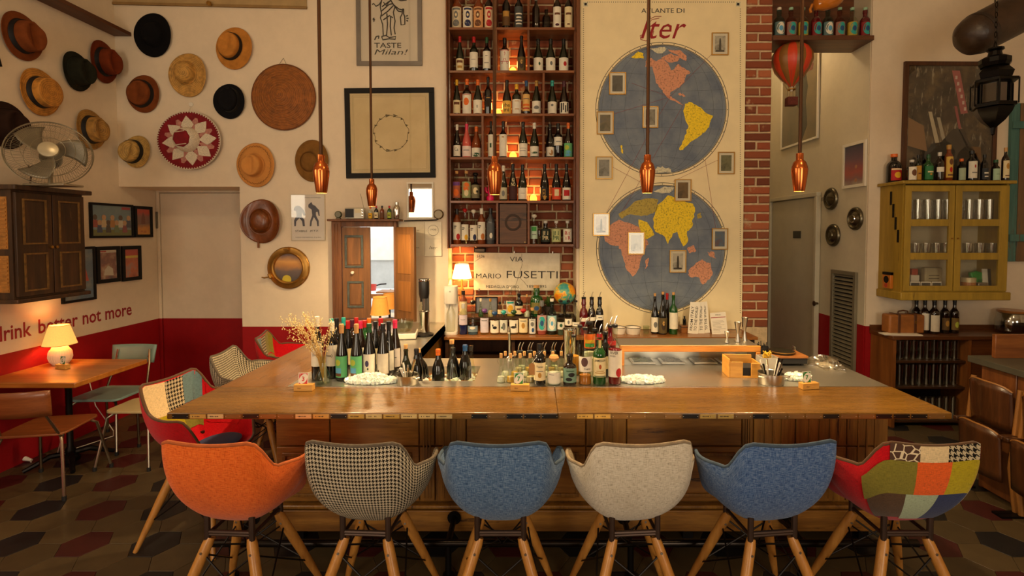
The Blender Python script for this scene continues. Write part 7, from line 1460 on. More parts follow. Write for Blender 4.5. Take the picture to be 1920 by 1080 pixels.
B().lathe([(0, .066), (.083, .066), (.085, .07), (.085, .08), (.08, .084), (0, .084)], 36, (-.02, 0, 0)).ob('platter', mat('platter_dark', (50, 44, 34), .25, .7), t); B().lathe([(.082, .0845), (.0865, .083), (.0865, .079)], 36, (-.02, 0, 0)).ob('gilt_rim', M_BRS, t); B().tube([(.09, .06, .066), (.09, .06, .1), (.085, .02, .1), (.06, -.03, .092)], .004, 6).ob('tone_arm', M_CHR, t)
t = T('plastic_bag', 'crumpled clear plastic bag at the end of the steel worktop', 'bag', (1.96, 3.36, ZB)); random.seed(5)
def crum(u, v):
    a = 2*PI*u; f = PI*.5*v; r_ = math.cos(f)*(1+.25*math.sin(5*a+3*v)+.12*math.sin(11*a-4*v)); return (.085*r_*math.cos(a), .11*r_*math.sin(a), .001+.055*math.sin(f)*(1+.3*math.sin(7*a+6*v)))
B().grid(crum, 60, 16, True).ob('bag', thin_glass('plastic_film', (226, 222, 212), .12, .9), t, smooth=20); B().box(-.05, -.05, .001, .03, .04, .02).ob('paper_inside', M_LEAFLET, t, bev=.004)
# ---------------------------------------------------------------- copper pendants
M_COP = mat('brushed_copper', (206, 112, 58), .22, 1, var=.08, vs=4); M_ROD = mat('bronze_rod', (84, 56, 36), .4, .8)
def pendant(label, px, yb, Y):
    x = pX(px, Y); zb_ = pZ(yb, Y); t = T('pendant_lamp', label, 'pendant lamp', (x, Y, zb_), group='copper pendants over the bar')
    B().lathe([(.030, 0), (.0335, .012), (.046, .105), (.0475, .13), (.0475, .138), (.046, .14), (.045, .15), (.036, .178), (.023, .19), (.0215, .195), (.0215, .232), (0, .234)], 32).ob('shaker_shade', M_COP, t); B().lathe([(.030, 0), (.028, .004), (.04, .1), (.03, .16), (0, .165)], 24).ob('inner_reflector', mat('pale_inside', (226, 196, 140), .4), t)
    B().cyl((0, 0, .23), (0, 0, ZC-zb_-.03), .0105, n=10).ob('rod', M_ROD, t); B().lathe([(0, ZC-zb_-.03), (.05, ZC-zb_-.03), (.055, ZC-zb_-.001), (0, ZC-zb_-.001)], 24).ob('ceiling_rose', M_COP, t)
    B().lathe([(0, .006), (.018, .01), (.024, .025), (.02, .05), (.01, .07), (0, .07)], 18).ob('bulb', glow('pendant_bulb', (255, 196, 110), 14), t)
    l = bpy.data.lights.new('pendant_light', 'SPOT'); l.energy = PEND; l.color = (1, .72, .38); l.spot_size = R(165); l.spot_blend = .6; l.shadow_soft_size = .028
    o = bpy.data.objects.new('pendant_light', l); COL.objects.link(o); o.location = (x, Y, zb_-.004)
PEND = 60
pendant('copper shaker pendant hanging over the corner of the bar by the posters', 604, 362, 3.1); pendant('copper shaker pendant hanging deeper inside over the side counter', 698, 387, 4.3); pendant('copper shaker pendant hanging in front of the bottle rack', 928, 365, 3.1); pendant('copper shaker pendant hanging in front of the wall map', 1213, 362, 3.1); pendant('copper shaker pendant hanging before the corridor door', 1497, 359, 3.1)

# two invented globe lamps out of view, added to brighten the upper walls
for i, x in enumerate((-1.25, 1.9)):
    t = T('added_fill_globe', 'added unseen fill globe on a short ceiling stem ' + ('on the hat wall side' if i == 0 else 'on the corridor side'), 'fill lamp', (x, 1.7, ZC), group='added fill globes')
    B().lathe([(0, -.03), (.07, -.03), (.075, -.001), (0, -.001)], 24).ob('ceiling_rose', M_BRS, t); B().cyl((0, 0, -.3), (0, 0, -.03), .009).ob('stem', M_BRS, t)
    B().lathe([(.14*math.sin(PI*k/16), -.43-.14*math.cos(PI*k/16)) for k in range(17)], 28).ob('globe', glow('fill_globe_glow', (255, 206, 130), 2.2), t)
    point('added_fill_globe_light', (x, 1.7, ZC-.62), 42, (1, .74, .42), .14)
# ---------------------------------------------------------------- corridor side: high shelf, balloon, posters, hubcaps, grille
SY0 = 4.99; zs = pZ(66, SY0)
t = T('high_shelf', 'high dark wooden shelf across the corridor mouth holding gin bottles', 'shelf', (0, 0, 0)); M_HS = wood('high_shelf_wood', (66, 36, 18), (112, 64, 32), 0, .9, .45, .15)
B().box(CX1+.002, SY0, zs-.045, CR-.006, SY0+.36, zs).ob('shelf_board', M_HS, t, bev=.003); B().box(CX1+.002, SY0+.33, zs, CR-.006, SY0+.36, zs+.75).ob('back_board', M_HS, t)
GY = 5.1; gk = F/GY
for i, (px, gl, dc, ds) in enumerate(((1454, 'aqua', 'white', 'clear'), (1476, 'pinkglass', 'teal', 'pink'), (1498, 'clear', 'teal', 'yellow'), (1523, 'red', 'teal', 'red'), (1544, 'aqua', 'white', 'clear'), (1566, 'pinkglass', 'teal', 'pink'), (1589, 'clear', 'teal', 'yellow'), (1613, 'red', 'teal', 'red'))):
    lq = {'yellow': (206, 160, 40), 'pink': (160, 96, 80), 'clear': (110, 130, 126)}.get(ds); nb = ['at the brick pillar', 'next to the pillar', 'second yellow-free', 'behind the pendant rod', 'past the pendant rod', 'near the middle', 'near the far end', 'at the far end'][i]
    bottle('%s gin bottle with round %s label on the high shelf, %s' % (ds, 'white' if dc == 'white' else 'turquoise', ['against the brick pillar', 'second from the pillar', 'before the pendant rod', 'behind the pendant rod', 'beyond the pendant rod', 'sixth from the pillar', 'next to last', 'at the far end'][i]), pX(px, GY), GY, zs+.0004, pZ(16, GY)-zs-.02, 21/gk*wf(px), 'squat', gl, ('cork', 'white' if dc == 'white' else 'mint'),
           (.1, .56, {'yellow': (176, 150, 50), 'pink': (150, 100, 84), 'clear': (90, 116, 116), 'red': (130, 24, 26)}[ds], [('d', .86, .04, .96, 0, dc), ('d', .4, .3, .7, 0, 'sky' if dc == 'white' else 'blue')]), name='gin_bottle', group='gin bottles on the high shelf', liquid=(.56, lq) if lq else None)
t = T('glass_float', 'amber glass float hanging above the gin bottles', 'ornament', (pX(1540, 4.9), 4.9, pZ(4, 4.9))); b = B(); b.lathe([(0, -.12), (.05, -.1), (.075, -.03), (.075, .08), (.05, .14), (.02, .17), (0, .17)], 24, axis='x'); b.ob('float', mat('amber_glass', (190, 110, 30), .1, var=.2, coat=.5), t, rot=(0, R(-15), 0)); B().tube([(-.13, 0, -.02), (-.15, 0, -.07), (-.14, 0, -.1)], .012, 8).ob('glass_tail', mat('amber_glass', (190, 110, 30), .1), t); B().cyl((.02, 0, .07), (.02, 0, ZC-t.location.z-.002), .003, n=6).ob('cord', M_SEP, t)
# hot air balloon
bY = 5.13; bc = at(1485, 120, Y=bY); t = T('balloon_model', 'model hot air balloon with red and gold stripes hanging under the high shelf', 'ornament', (bc.x, bY, bc.z)); rb_ = 36*bY/F
prf = [(.10, -1.12), (.2, -1.0), (.5, -.72), (.82, -.32), (.98, .1), (.95, .42), (.78, .72), (.5, .92), (.2, 1.0), (0, 1.02)]
MBR, MBG = mat('balloon_red', (206, 62, 30), .4, var=.08), mat('balloon_gold', (138, 92, 40), .4, var=.08)
for k in range(14):
    a0, a1 = 2*PI*k/14, 2*PI*(k+1)/14; b = B()
    def gp(u, v):
        q = v*(len(prf)-1); i = min(int(q), len(prf)-2); r_, z_ = lerp(prf[i][0], prf[i+1][0], q-i), lerp(prf[i][1], prf[i+1][1], q-i); a = lerp(a0, a1, u); r_ *= 1+.025*math.sin(PI*u); return (rb_*r_*math.cos(a), rb_*r_*math.sin(a), rb_*z_*1.05)
    b.grid(gp, 4, 18); b.ob('gore', MBR if k % 2 else MBG, t, smooth=60)
zb_ = (pZ(190, bY)-bc.z); B().box(-.05, -.04, zb_-.045, .05, .04, zb_+.04).ob('basket', mat('basket_wicker', (92, 34, 22), .8, var=.3, vs=60), t, bev=.006); B().lathe([(.035, 0), (.04, .004), (.04, .012), (.035, .014)], 20, (0, 0, zb_+.11)).ob('burner_ring', M_BRS, t); B().cyl((0, 0, zb_+.1), (0, 0, zb_+.2), .012).ob('burner', M_WP, t)
for k in range(12): a = 2*PI*k/12; B().cyl((.04*math.cos(a), .04*math.sin(a), zb_+.12), (rb_*.82*math.cos(a), rb_*.82*math.sin(a), -.32*rb_), .0012, n=5).ob('net_cord', M_SEP, t)
for k in range(4): a = PI/4+k*PI/2; B().cyl((.045*math.cos(a), .036*math.sin(a), zb_+.04), (.037*math.cos(a), .037*math.sin(a), zb_+.115), .0015, n=5).ob('basket_rope', M_SEP, t)
B().cyl((0, 0, rb_*1.05), (0, 0, zs-.046-bc.z), .002, n=6).ob('hanging_cord', M_SEP, t)
# things on the corridor wall (facing -x)
def rframe(name, label, a, c, d, e, fw, fm, art, **k_):
    pa, pb = at(a, HOR, X=CR), at(d, HOR, X=CR); yc = (pa.y+pb.y)/2; pm = VPX+F*CR/yc; zt, zb2 = at(pm, c, X=CR).z, at(pm, e, X=CR).z
    return framed(name, label, 'picture', (CR-.006, yc, (zt+zb2)/2), R(-90), pa.y-pb.y, zt-zb2, fw, fm, art, depth=.022, **k_)
t, yf, iw, ih = rframe('figure_poster', 'tall dark poster of a standing figure on the corridor wall behind the balloon', 1464, 90, 1533, 272, .025, M_WF, artmat('dark_poster', [(150, 122, 84), (120, 104, 78), (96, 88, 72)], 2))
B().poly([(.02, ih*.75), (.12, ih*.6), (.2, ih*.1), (.16, -ih*.2), (.2, -ih*.7), (.1, -ih*.95), (.02, -ih*.9), (.06, -ih*.4), (-.1, -ih*.1), (-.06, ih*.4)], yf-.001, yf).ob('printed_figure', col((24, 24, 24), .7), t); B().poly([(.16, ih*.55), (.32, ih*.5), (.3, ih*.38), (.18, ih*.4)], yf-.0012, yf).ob('printed_scarf', col((110, 30, 24), .7), t)
t, yf, iw, ih = rframe('sunset_print', 'white framed print of purple and pink dusk sky on the corridor wall', 1581, 268, 1624, 352, .03, M_WF, sunset('dusk_print', [(.0, (190, 180, 170)), (.15, (150, 110, 120)), (.35, (186, 84, 84)), (.6, (120, 80, 110)), (.95, (54, 56, 96))]))
for z_ in (-.02, -.16): B().lathe([(0, -.0012), (.02, -.001), (.02, 0)], 16, (.03, yf, z_), 'y').ob('printed_moon', col((196, 140, 110), .7), t)
M_HUB = mat('worn_hubcap', (104, 96, 78), .3, .9, var=.35, vs=10)
for i, (px, py, r_) in enumerate(((1559, 373, .125), (1605, 410, .12), (1563, 441, .125))):
    p = at(px, py, X=CR-.006); t = T('hubcap', ['dull lettered hubcap highest on the corridor wall', 'bright ringed hubcap beside the dusk print', 'dark ringed hubcap lowest on the corridor wall'][i], 'hubcap', (CR-.006, p.y, p.z), R(-90), 'hubcaps on the corridor wall')
    B().lathe([(r_, 0), (r_, -.012), (r_*.93, -.026), (r_*.8, -.03), (r_*.7, -.018), (r_*.6, -.016)], 40, axis='y').ob('rim', M_HUB, t); B().lathe([(r_*.6, -.016), (r_*.45, -.03), (r_*.3, -.042), (r_*.15, -.046), (0, -.047)], 36, axis='y').ob('dome', M_HUB, t)
    if i == 0:
        for k in range(3): B().box(-r_*.9, -.052, -.018+k*.016, r_*.9, -.046, -.012+k*.016).ob('cross_bar', M_HUB, t)
    else: B().lathe([(r_*.36, -.036), (r_*.33, -.046), (r_*.28, -.044)], 32, axis='y').ob('centre_ring', M_CHR if i == 1 else M_HUB, t)
ga, gb = at(1565, HOR, X=CR), at(1612, HOR, X=CR); yc = (ga.y+gb.y)/2; pm = VPX+F*CR/yc; zt, zb2 = at(pm, 508, X=CR).z, .12
t = T('vent_grille', 'tall grey louvred vent grille set in the corridor wall', 'vent', (CR-.006, yc, zb2), R(-90)); gw, gh = ga.y-gb.y, zt-zb2; M_GRL = mat('grille_grey', (128, 120, 100), .45, .3)
for (a, c, d, e) in ((-gw/2, 0, gw/2, .04), (-gw/2, gh-.04, gw/2, gh), (-gw/2, .04, -gw/2+.04, gh-.04), (gw/2-.04, .04, gw/2, gh-.04)): B().box(a, -.03, c, d, -.001, e).ob('frame_rail', M_GRL, t, bev=.002)
B().box(-gw/2+.03, -.004, .03, gw/2-.03, -.001, gh-.03).ob('dark_back', M_RUB, t); ns = 30
lm = B().add([(-gw/2+.04, -.026, 0), (gw/2-.04, -.026, 0), (gw/2-.04, -.006, .024), (-gw/2+.04, -.006, .024), (-gw/2+.04, -.023, -.002), (gw/2-.04, -.023, -.002), (gw/2-.04, -.003, .022), (-gw/2+.04, -.003, .022)], [(0, 1, 2, 3), (7, 6, 5, 4), (0, 4, 5, 1), (2, 6, 7, 3)]).me('slat', 0)
for k in range(ns): OB('slat', lm, M_GRL, t, (0, 0, .05+(gh-.11)*k/(ns-1)))
# ---------------------------------------------------------------- right back wall: yellow cabinet
RW = YW+.03; CYF = 4.70
M_YEL = wood('mustard_painted_wood', (140, 112, 32), (176, 142, 46), 2, .9, .5, worn=((98, 72, 26), .62))
x0, x1 = pX(1694, CYF), pX(1893, CYF); z0, z1 = pZ(548, CYF), pZ(345, CYF)
t = T('display_cabinet', 'mustard yellow glazed wall cabinet full of glasses with bottles on top', 'cabinet', (x0, CYF, z0)); W_, H_, D_ = x1-x0, z1-z0, RW-CYF-.002
B().box(0, .02, 0, .022, D_, H_).ob('side_board', M_YEL, t); B().box(W_-.022, .02, 0, W_, D_, H_).ob('side_board', M_YEL, t); B().box(.022, D_-.015, 0, W_-.022, D_, H_).ob('back_board', mat('cabinet_inside', (196, 182, 150), .6), t)
B().box(-.035, -.03, H_, W_+.03, D_, H_+.03).ob('cornice', M_YEL, t, bev=.006); B().box(-.02, -.015, -.075, W_+.02, D_, 0).ob('base_moulding', M_YEL, t, bev=.008); B().box(.022, .02, 0, W_-.022, D_-.015, .018).ob('floor_board', M_YEL, t)
vz = lambda py: pZ(py, CYF)-z0
shz = [vz(411)-.012, vz(474)-.012]
for z_ in shz: B().box(.022, .025, z_-.015, W_-.022, D_-.015, z_).ob('shelf_board', M_YEL, t)
vx = lambda px: pX(px, CYF)-x0
def cdoor(a, d, pa_, pd_):
    dr = None; xa, xd, xpa, xpd = vx(a), vx(d), vx(pa_), vx(pd_)
    rows = [(vz(411), vz(359)), (vz(474), vz(424)), (vz(536), vz(487))]
    dr = B().box(xa, 0, .012, xpa, .022, H_-.012).ob('door', M_YEL, t, bev=.002); B().box(xpd, 0, .012, xd, .022, H_-.012).ob('stile', M_YEL, dr, bev=.002)
    prev = .012
    for (lo, hi) in rows[::-1]:
        B().box(xpa, 0, prev, xpd, .022, lo).ob('rail', M_YEL, dr, bev=.002); B().box(xpa-.004, .009, lo-.004, xpd+.004, .012, hi+.004).ob('pane', M_PANE, dr); prev = hi
    B().box(xpa, 0, prev, xpd, .022, H_-.012).ob('rail', M_YEL, dr, bev=.002); return dr
d1 = cdoor(1696, 1789, 1708, 1779); d2 = cdoor(1791, 1891, 1803, 1874)
for px, d in ((1785, d1), (1796, d2)): B().lathe([(0, -.016), (.006, -.014), (.008, -.006), (.004, 0)], 12, (vx(px), 0, vz(447)), 'y').ob('knob', M_BRS, d)
for k, (zc_, h_) in enumerate(((.88, .13), (.76, .13), (.64, .12), (.52, .12))): B().box(-.004, .16-.035*k, H_*zc_-h_/2, 0, .185-.035*k, H_*zc_+h_/2).ob('black_letter', M_IRON, t)
t2 = T('coffee_tin', 'small orange and black tin fixed on the cabinet side', 'tin', (x0-.0015, CYF+.17, z0+.02), R(-90)); B().box(-.055, -.03, 0, .055, 0, .155).ob('tin_body', mat('tin_orange', (190, 110, 30), .4, var=.1), t2, bev=.004); B().box(-.055, -.031, .13, .055, .0, .157).ob('tin_lid', M_IRON, t2); B().lathe([(0, -.002), (.034, -.0015), (.034, 0)], 20, (0, -.03, .085), 'y').ob('printed_disc', M_IRON, t2); B().lathe([(0, -.003), (.02, -.0025), (.02, -.001)], 20, (0, -.03, .03), 'y').ob('printed_seal', col((180, 60, 40), .6), t2)
# glasses in the cabinet
GLS = thin_glass('rack_glass', (236, 236, 228), .08, .9)
def tumbler(r, h): return bmesh_(('tumbler', r, h), lambda: B().lathe([(0, 0), (r*.86, 0), (r*.88, .004), (r, h), (r*.94, h), (r*.82, .01), (0, .01)], 18).me('glass_wall', 40))
def glassobj(label, x, y, z, r, h, group, name='drinking_glass', base=True):
    o = OB(name, tumbler(r, h), GLS, None, (x, y, z)); tag(o, label, 'glass', group); return o
for px in (1716, 1735, 1754, 1772, 1812, 1831, 1850):
    for k in range(2): glassobj('tall clear glass on the top shelf of the yellow cabinet', pX(px, 4.8), 4.78+.1*k, z0+shz[0]+.0005, .034, .2, 'tall glasses in the yellow cabinet')
for px in (1717, 1737, 1757, 1773, 1815, 1838, 1860): glassobj('low clear tumbler on the middle shelf of the yellow cabinet', pX(px, 4.8), 4.8, z0+shz[1]+.0005, .042, .1, 'tumblers in the yellow cabinet')
zc0 = z0+.0185
for k in range(3):
    t = T('photo_card', 'small dark photo card with white border on the cabinet floor', 'card', (pX(1718+20*k, 4.76), 4.755, zc0), group='photo cards in the yellow cabinet'); B().box(-.046, 0, 0, .046, .003, .075).ob('card', M_MATW, t); B().box(-.04, -.001, .012, .04, 0, .066).ob('photo', artmat('card_photo', [(30, 30, 30), (70, 68, 64)], 20), t)
t = T('cup_box', 'white box with red lid standing behind the photo cards', 'box', (pX(1717, 4.86), 4.88, zc0)); B().box(-.04, -.03, 0, .04, .03, .13).ob('box', M_WP, t, bev=.003); B().box(-.03, -.025, .13, .03, .025, .19).ob('red_lid', mat('red_lid', (176, 60, 40), .5), t, bev=.004)
t = T('beige_sack', 'beige printed paper packet in the yellow cabinet', 'packet', (pX(1752, 4.88), 4.9, zc0)); B().box(-.085, -.03, 0, .085, .03, .2).ob('packet', mat('packet_beige', (178, 164, 130), .8, var=.1), t, bev=.012)
for k in range(3): B().box(-.05, -.031, .06+.03*k, .05, -.03, .068+.03*k).ob('printed_line', M_SEP, t)
t = T('round_tin', 'round amber tin with pale lid in the yellow cabinet', 'tin', (pX(1818, 4.8), 4.8, zc0)); B().lathe([(0, 0), (.058, 0), (.058, .07), (0, .07)], 26).ob('tin_body', mat('tin_amber', (170, 104, 40), .4, var=.15), t); B().lathe([(.06, .068), (.06, .11), (0, .112)], 26).ob('lid', mat('tin_lid_pale', (206, 190, 150), .4, .3), t)
t = T('green_pouch', 'bright green pouch beside the round tin in the cabinet', 'pouch', (pX(1842, 4.86), 4.88, zc0)); B().poly([(-.07, 0), (.08, 0), (.06, .1), (.03, .15), (-.04, .17), (-.1, .15), (-.08, .08)], -.02, .02).ob('pouch', mat('bright_green', (20, 140, 50), .4, var=.08), t, bev=.01); B().box(-.03, -.024, .05, .03, -.0215, .09).ob('pouch_label', mat('bright_green_dark', (12, 100, 40), .5), t)
t = T('grey_box', 'small grey metal box in front of the green pouch', 'box', (pX(1845, 4.77), 4.79, zc0)); B().box(-.045, -.03, 0, .045, .03, .065).ob('box', M_ALU, t, bev=.003); B().box(-.046, -.031, .05, .046, .031, .055).ob('lid_seam', MI, t)
t = T('black_white_booklet', 'black and white booklet leaning in the cabinet corner', 'booklet', (pX(1857, 4.84), 4.84, zc0), rot=(R(-6), 0, 0)); B().box(-.05, 0, 0, .05, .008, .19).ob('cover', M_MATW, t); B().box(.0, -.001, .0, .05, 0, .19).ob('dark_half', M_RUB, t)
# bottles on the cabinet
TZ2 = z0+H_+.0305; BY = 4.84
for px, yt, w_, kind, gl, cap, lab, ds in (
    (1673, 286, 30, 'squat', 'black', ('cap', 'orange'), (.08, .5, 'red', [bar_('cream', .9, .86, .98), ('d', .5, .2, .7, 0, 'yellow')]), 'big dark bottle with red label overhanging the cabinet end'),
    (1702, 301, 19, 'squat', 'black', ('cap', 'steel'), (.08, .68, 'white', [('d', .6, .3, .8, 0, 'brown')]), 'short bottle with white label and brown emblem on the cabinet'),
    (1718, 291, 14, 'spirit', 'green', ('cap', 'black'), (.08, .6, (190, 136, 40), [bar_('brown', .5, .4, .5)]), 'green bottle with gold label on the cabinet'),
    (1737, 290, 20, 'bord', 'emerald', ('cap', 'dgreen'), (.1, .58, (40, 110, 60), [bar_('cream', .7, .5, .6), ('d', .3, .3, .45, 0, 'gold')]), 'emerald bottle with green label on the cabinet'),
    (1758, 286, 18, 'spirit', 'brown', ('cap', 'steel'), (.34, .5, 'white', []), 'plum brown bottle with small pale label on the cabinet'),
    (1775, 272, 17, 'slim', 'amber', ('cap', 'gold'), (.12, .68, (206, 166, 70), [('d', .5, .6, .9, 0, 'brown'), ('d', .4, .25, .5, 0, 'red'), bar_('brown', .8, .08, .16)]), 'tall slim bottle with gold label and cap on the cabinet'),
    (1799, 298, 17, 'squat', 'smoke', ('cap', 'orange'), (.08, .6, (164, 180, 150), []), 'short bottle with pale green label beside the gold one'),
    (1818, 283, 22, 'squat', 'black', ('cap', 'black'), (.12, .66, 'white', [('d', .16, .6, .8, 0, 'red'), bar_('grey', .6, .3, .36)]), 'stout black bottle with big white label on the cabinet'),
    (1842, 290, 16, 'spirit', 'black', ('cap', 'black'), (.1, .5, (40, 44, 48), [bar_('white', .7, .5, .64), bar_('white', .6, .2, .3)]), 'black bottle with striped dark label on the cabinet'),
    (1863, 300, 18, 'jar', 'smoke', ('cap', 'dgreen'), (.08, .6, (164, 190, 160), [bar_('dgreen', .5, .5, .54)]), 'jar bottle with mint label on the cabinet'),
    (1881, 277, 16, 'spirit', 'brown', ('cap', 'cork'), (.12, .62, 'cream', [('d', .5, .5, .85, 0, 'gold'), bar_('brown', .7, .1, .16)]), 'brown bottle with cork top and cream label at the cabinet end')):
    bottle(ds, pX(px, BY) if px != 1673 else pX(1673, 4.95), BY+(.11 if px == 1673 else -.03 if px == 1702 else 0), TZ2, pZ(yt, BY)-TZ2, w_*BY/F*wf(px), kind, gl, cap, lab, name='amaro_bottle', group='bottles on the yellow cabinet', caplen=.12)
# street photograph, slightly tilted
def citymat():
    g = N('night_street_photo'); co = g.coord(); n = g.noise(g.mapping(co, (1, 1, 1)), 4.5, 6, .65); n2 = g.noise(g.mapping(co, (9, 1, 2.2), (0, R(-18), 0)), 3, 5)
    c = g.ramp(n, [(.36, lin((20, 18, 16))), (.5, lin((60, 50, 40))), (.62, lin((104, 84, 58)))]); c = g.mix(g.ramp(n2, [(.57, (0, 0, 0, 1)), (.66, (1, 1, 1, 1))]), c, lin((150, 140, 120))); g.p('Base Color', c); g.p('Roughness', .5); return g.m
zc1 = (pZ(117, RW)+pZ(345, RW))/2; M_BRF = wood('brown_picture_frame', (56, 30, 14), (92, 52, 24), 2, 1, .4)
t, yf, iw, ih = framed('street_photo', 'large brown framed night photograph of a neon city street behind bottles', 'picture', (pX(1772, RW), RW-.001, zc1), 0, 174*RW/F, pZ(117, RW)-pZ(345, RW), .04, M_BRF, citymat(), tilt=.3, depth=.03)
def qd(pts, c_, nm): B().poly([(iw*a, ih*b_) for a, b_ in pts], yf-.0012, yf).ob(nm, col(c_, .6), t, smooth=0)
qd([(-1, -1), (1, -1), (.3, -.1), (.1, -.1)], (52, 44, 36), 'printed_road'); qd([(.02, .92), (.2, .92), (.42, .18), (.26, .16)], (176, 96, 96), 'printed_neon_sign'); qd([(.1, .3), (.16, .3), (.28, -.1), (.22, -.1)], (160, 80, 84), 'printed_neon_sign'); qd([(.55, .95), (.95, .95), (.95, .4), (.7, .45)], (86, 82, 70), 'printed_tower'); qd([(-.96, .1), (-.6, -.05), (-.5, -.5), (-.96, -.4)], (140, 104, 70), 'printed_shopfront'); qd([(-.5, .2), (-.42, .2), (-.2, -.4), (-.3, -.4)], (190, 176, 150), 'printed_banner'); qd([(-.3, .1), (-.22, .1), (-.04, -.4), (-.12, -.4)], (170, 160, 140), 'printed_banner'); qd([(-.6, -.62), (-.4, -.36), (0, -.32), (.16, -.5), (.1, -.7), (-.6, -.72)], (36, 38, 38), 'printed_taxi'); qd([(.2, -.55), (.4, -.4), (.75, -.42), (.8, -.75), (.25, -.75)], (110, 74, 34), 'printed_van'); qd([(.2, -.1), (.24, -.1), (.62, -.62), (.56, -.62)], (190, 176, 150), 'printed_lane_line')
for k in range(6): qd([(.33+.0-.036*k*-1*.0+.03*(5-k)*-.35, .8-.11*k), (.37+.03*(5-k)*-.35, .8-.11*k), (.38+.03*(5-k)*-.35, .74-.11*k), (.34+.03*(5-k)*-.35, .74-.11*k)], (226, 206, 200), 'printed_sign_glyph') if 0 else None
for k in range(6): x_ = .1+.045*k; z_ = .8-.11*k; B().box(iw*(x_), yf-.002, ih*(z_-.03), iw*(x_+.05), yf-.0012, ih*(z_+.03)).ob('printed_glyph', col((214, 190, 180), .6), t)
# moroccan lantern
M_LAN = mat('black_lantern_metal', (22, 19, 17), .3, .8, var=.2); M_LG = thin_glass('smoky_lantern_glass', (120, 84, 60), .05, .5); M_LR = thin_glass('red_lantern_glass', (150, 50, 30), .05, .5)
LYY = 3.62; lc = at(1861, 255, Y=LYY); t = T('hanging_lantern', 'black hexagonal Moroccan lantern hanging by a chain beside the street photograph', 'lantern', (lc.x, LYY, lc.z)); kk = LYY/F
def hexl(prof, nm, m, n=6): return B().lathe([(r_*kk*.8, (255-y_)*kk) for r_, y_ in prof], n).ob(nm, m, t, smooth=20)
hexl([(0, 255), (4, 252), (6, 240), (22, 228), (34, 214), (38, 205), (0, 205)], 'bottom_bowl', M_LAN); hexl([(30, 205), (42, 203), (42, 197), (30, 195), (0, 195)], 'lower_gallery', M_LAN); hexl([(30, 160), (44, 158), (44, 153), (30, 150), (0, 150)], 'upper_gallery', M_LAN); hexl([(32, 150), (36, 140), (28, 132), (24, 128), (0, 128)], 'roof', M_LAN); hexl([(26, 128), (30, 122), (30, 114), (22, 110), (14, 108), (12, 100), (17, 97), (16, 94), (4, 92), (0, 92)], 'crown', M_LAN, 12)
for k in range(6):
    a = PI/3*k; b = B(); b.cyl((24*kk*math.cos(a), 24*kk*math.sin(a), 60*kk), (24*kk*math.cos(a), 24*kk*math.sin(a), 96*kk), .006, n=6); b.ob('corner_post', M_LAN, t); B().cyl((35.2*kk*math.cos(a), 35.2*kk*math.sin(a), 54*kk), (35.2*kk*math.cos(a), 35.2*kk*math.sin(a), 100*kk), .005, n=6).ob('outer_post', M_LAN, t)
    a2 = a+PI/6; w2 = 22.4*kk*.5; rr2 = 22.4*kk*math.cos(PI/6); b = B(); b.box(-w2, -.001, 61*kk, w2, .001, 95*kk); b.xf(Matrix.Rotation(a2-PI/2, 4, 'Z') @ Matrix.Translation((0, rr2, 0))); b.ob('lantern_pane', M_LR if k % 3 == 1 else M_LG, t)
nlk = int((ZC-lc.z-165*kk)/.034)
for k in range(nlk):
    b = B(); b.tube([(.008*math.cos(2*PI*i/12), 0, .02*math.sin(2*PI*i/12)) for i in range(12)], .0025, 5, True); b.ob('chain_link', M_LAN, t, (0, 0, 163*kk+.02+k*(ZC-lc.z-163*kk-.04)/max(1, nlk-1)), (0, 0, (k % 2)*PI/2))
# leather punching bag
bp, bq = at(1828, 66, Y=4.08), at(2010, -28, Y=4.08); ax = (bq-bp); t = T('punching_bag', 'old brown leather punching bag slung slantwise under the ceiling', 'punching bag', bp); q4 = ax.to_track_quat('Z', 'Y').to_matrix().to_4x4(); LL = ax.length; rb2 = 38*4/F
M_BAG = mat('old_brown_leather', (52, 34, 20), .4, var=.4, vs=8, bump=.25, bs=30)
B().lathe([(0, -.13), (rb2*.5, -.115), (rb2*.85, -.06), (rb2*.98, 0), (rb2, .1), (rb2, LL), (rb2*.9, LL+.08), (0, LL+.1)], 36).xf(q4).ob('bag_body', M_BAG, t)
for z_ in (.02, LL*.5): B().lathe([(rb2*1.0, z_), (rb2*1.015, z_+.006), (rb2*1.015, z_+.03), (rb2*1.0, z_+.036)], 36).xf(q4).ob('stitched_band', mat('leather_band', (40, 26, 16), .5), t)
for s_ in (.2, .85):
    p_ = q4 @ Vector((0, 0, LL*s_)); B().cyl((p_.x, p_.y, p_.z+rb2*.95), (p_.x, p_.y, ZC-bp.z-.002), .006, n=8).ob('hanging_strap', MI, t)
# turquoise shutter board
M_TUR = wood('weathered_turquoise', (52, 92, 88), (84, 124, 112), 2, .9, .7, worn=((96, 74, 50), .58)); xs0 = pX(1893, RW-.05)
t = T('old_shutter', 'weathered turquoise wooden shutter hung at the end of the back wall', 'shutter', (xs0, RW-.002, pZ(490, RW)))
hh_ = pZ(195, RW)-pZ(490, RW)
for k in range(4): B().box(k*.085, -.035, 0, k*.085+.08, 0, hh_).ob('board', M_TUR if k != 1 else wood('bare_board', (96, 70, 44), (130, 98, 62), 2, .9, .7, worn=((70, 96, 88), .6)), t, bev=.003)
for z_ in (.2, hh_-.25): B().box(0, -.055, z_, .335, -.035, z_+.07).ob('ledge', M_TUR, t, bev=.003)
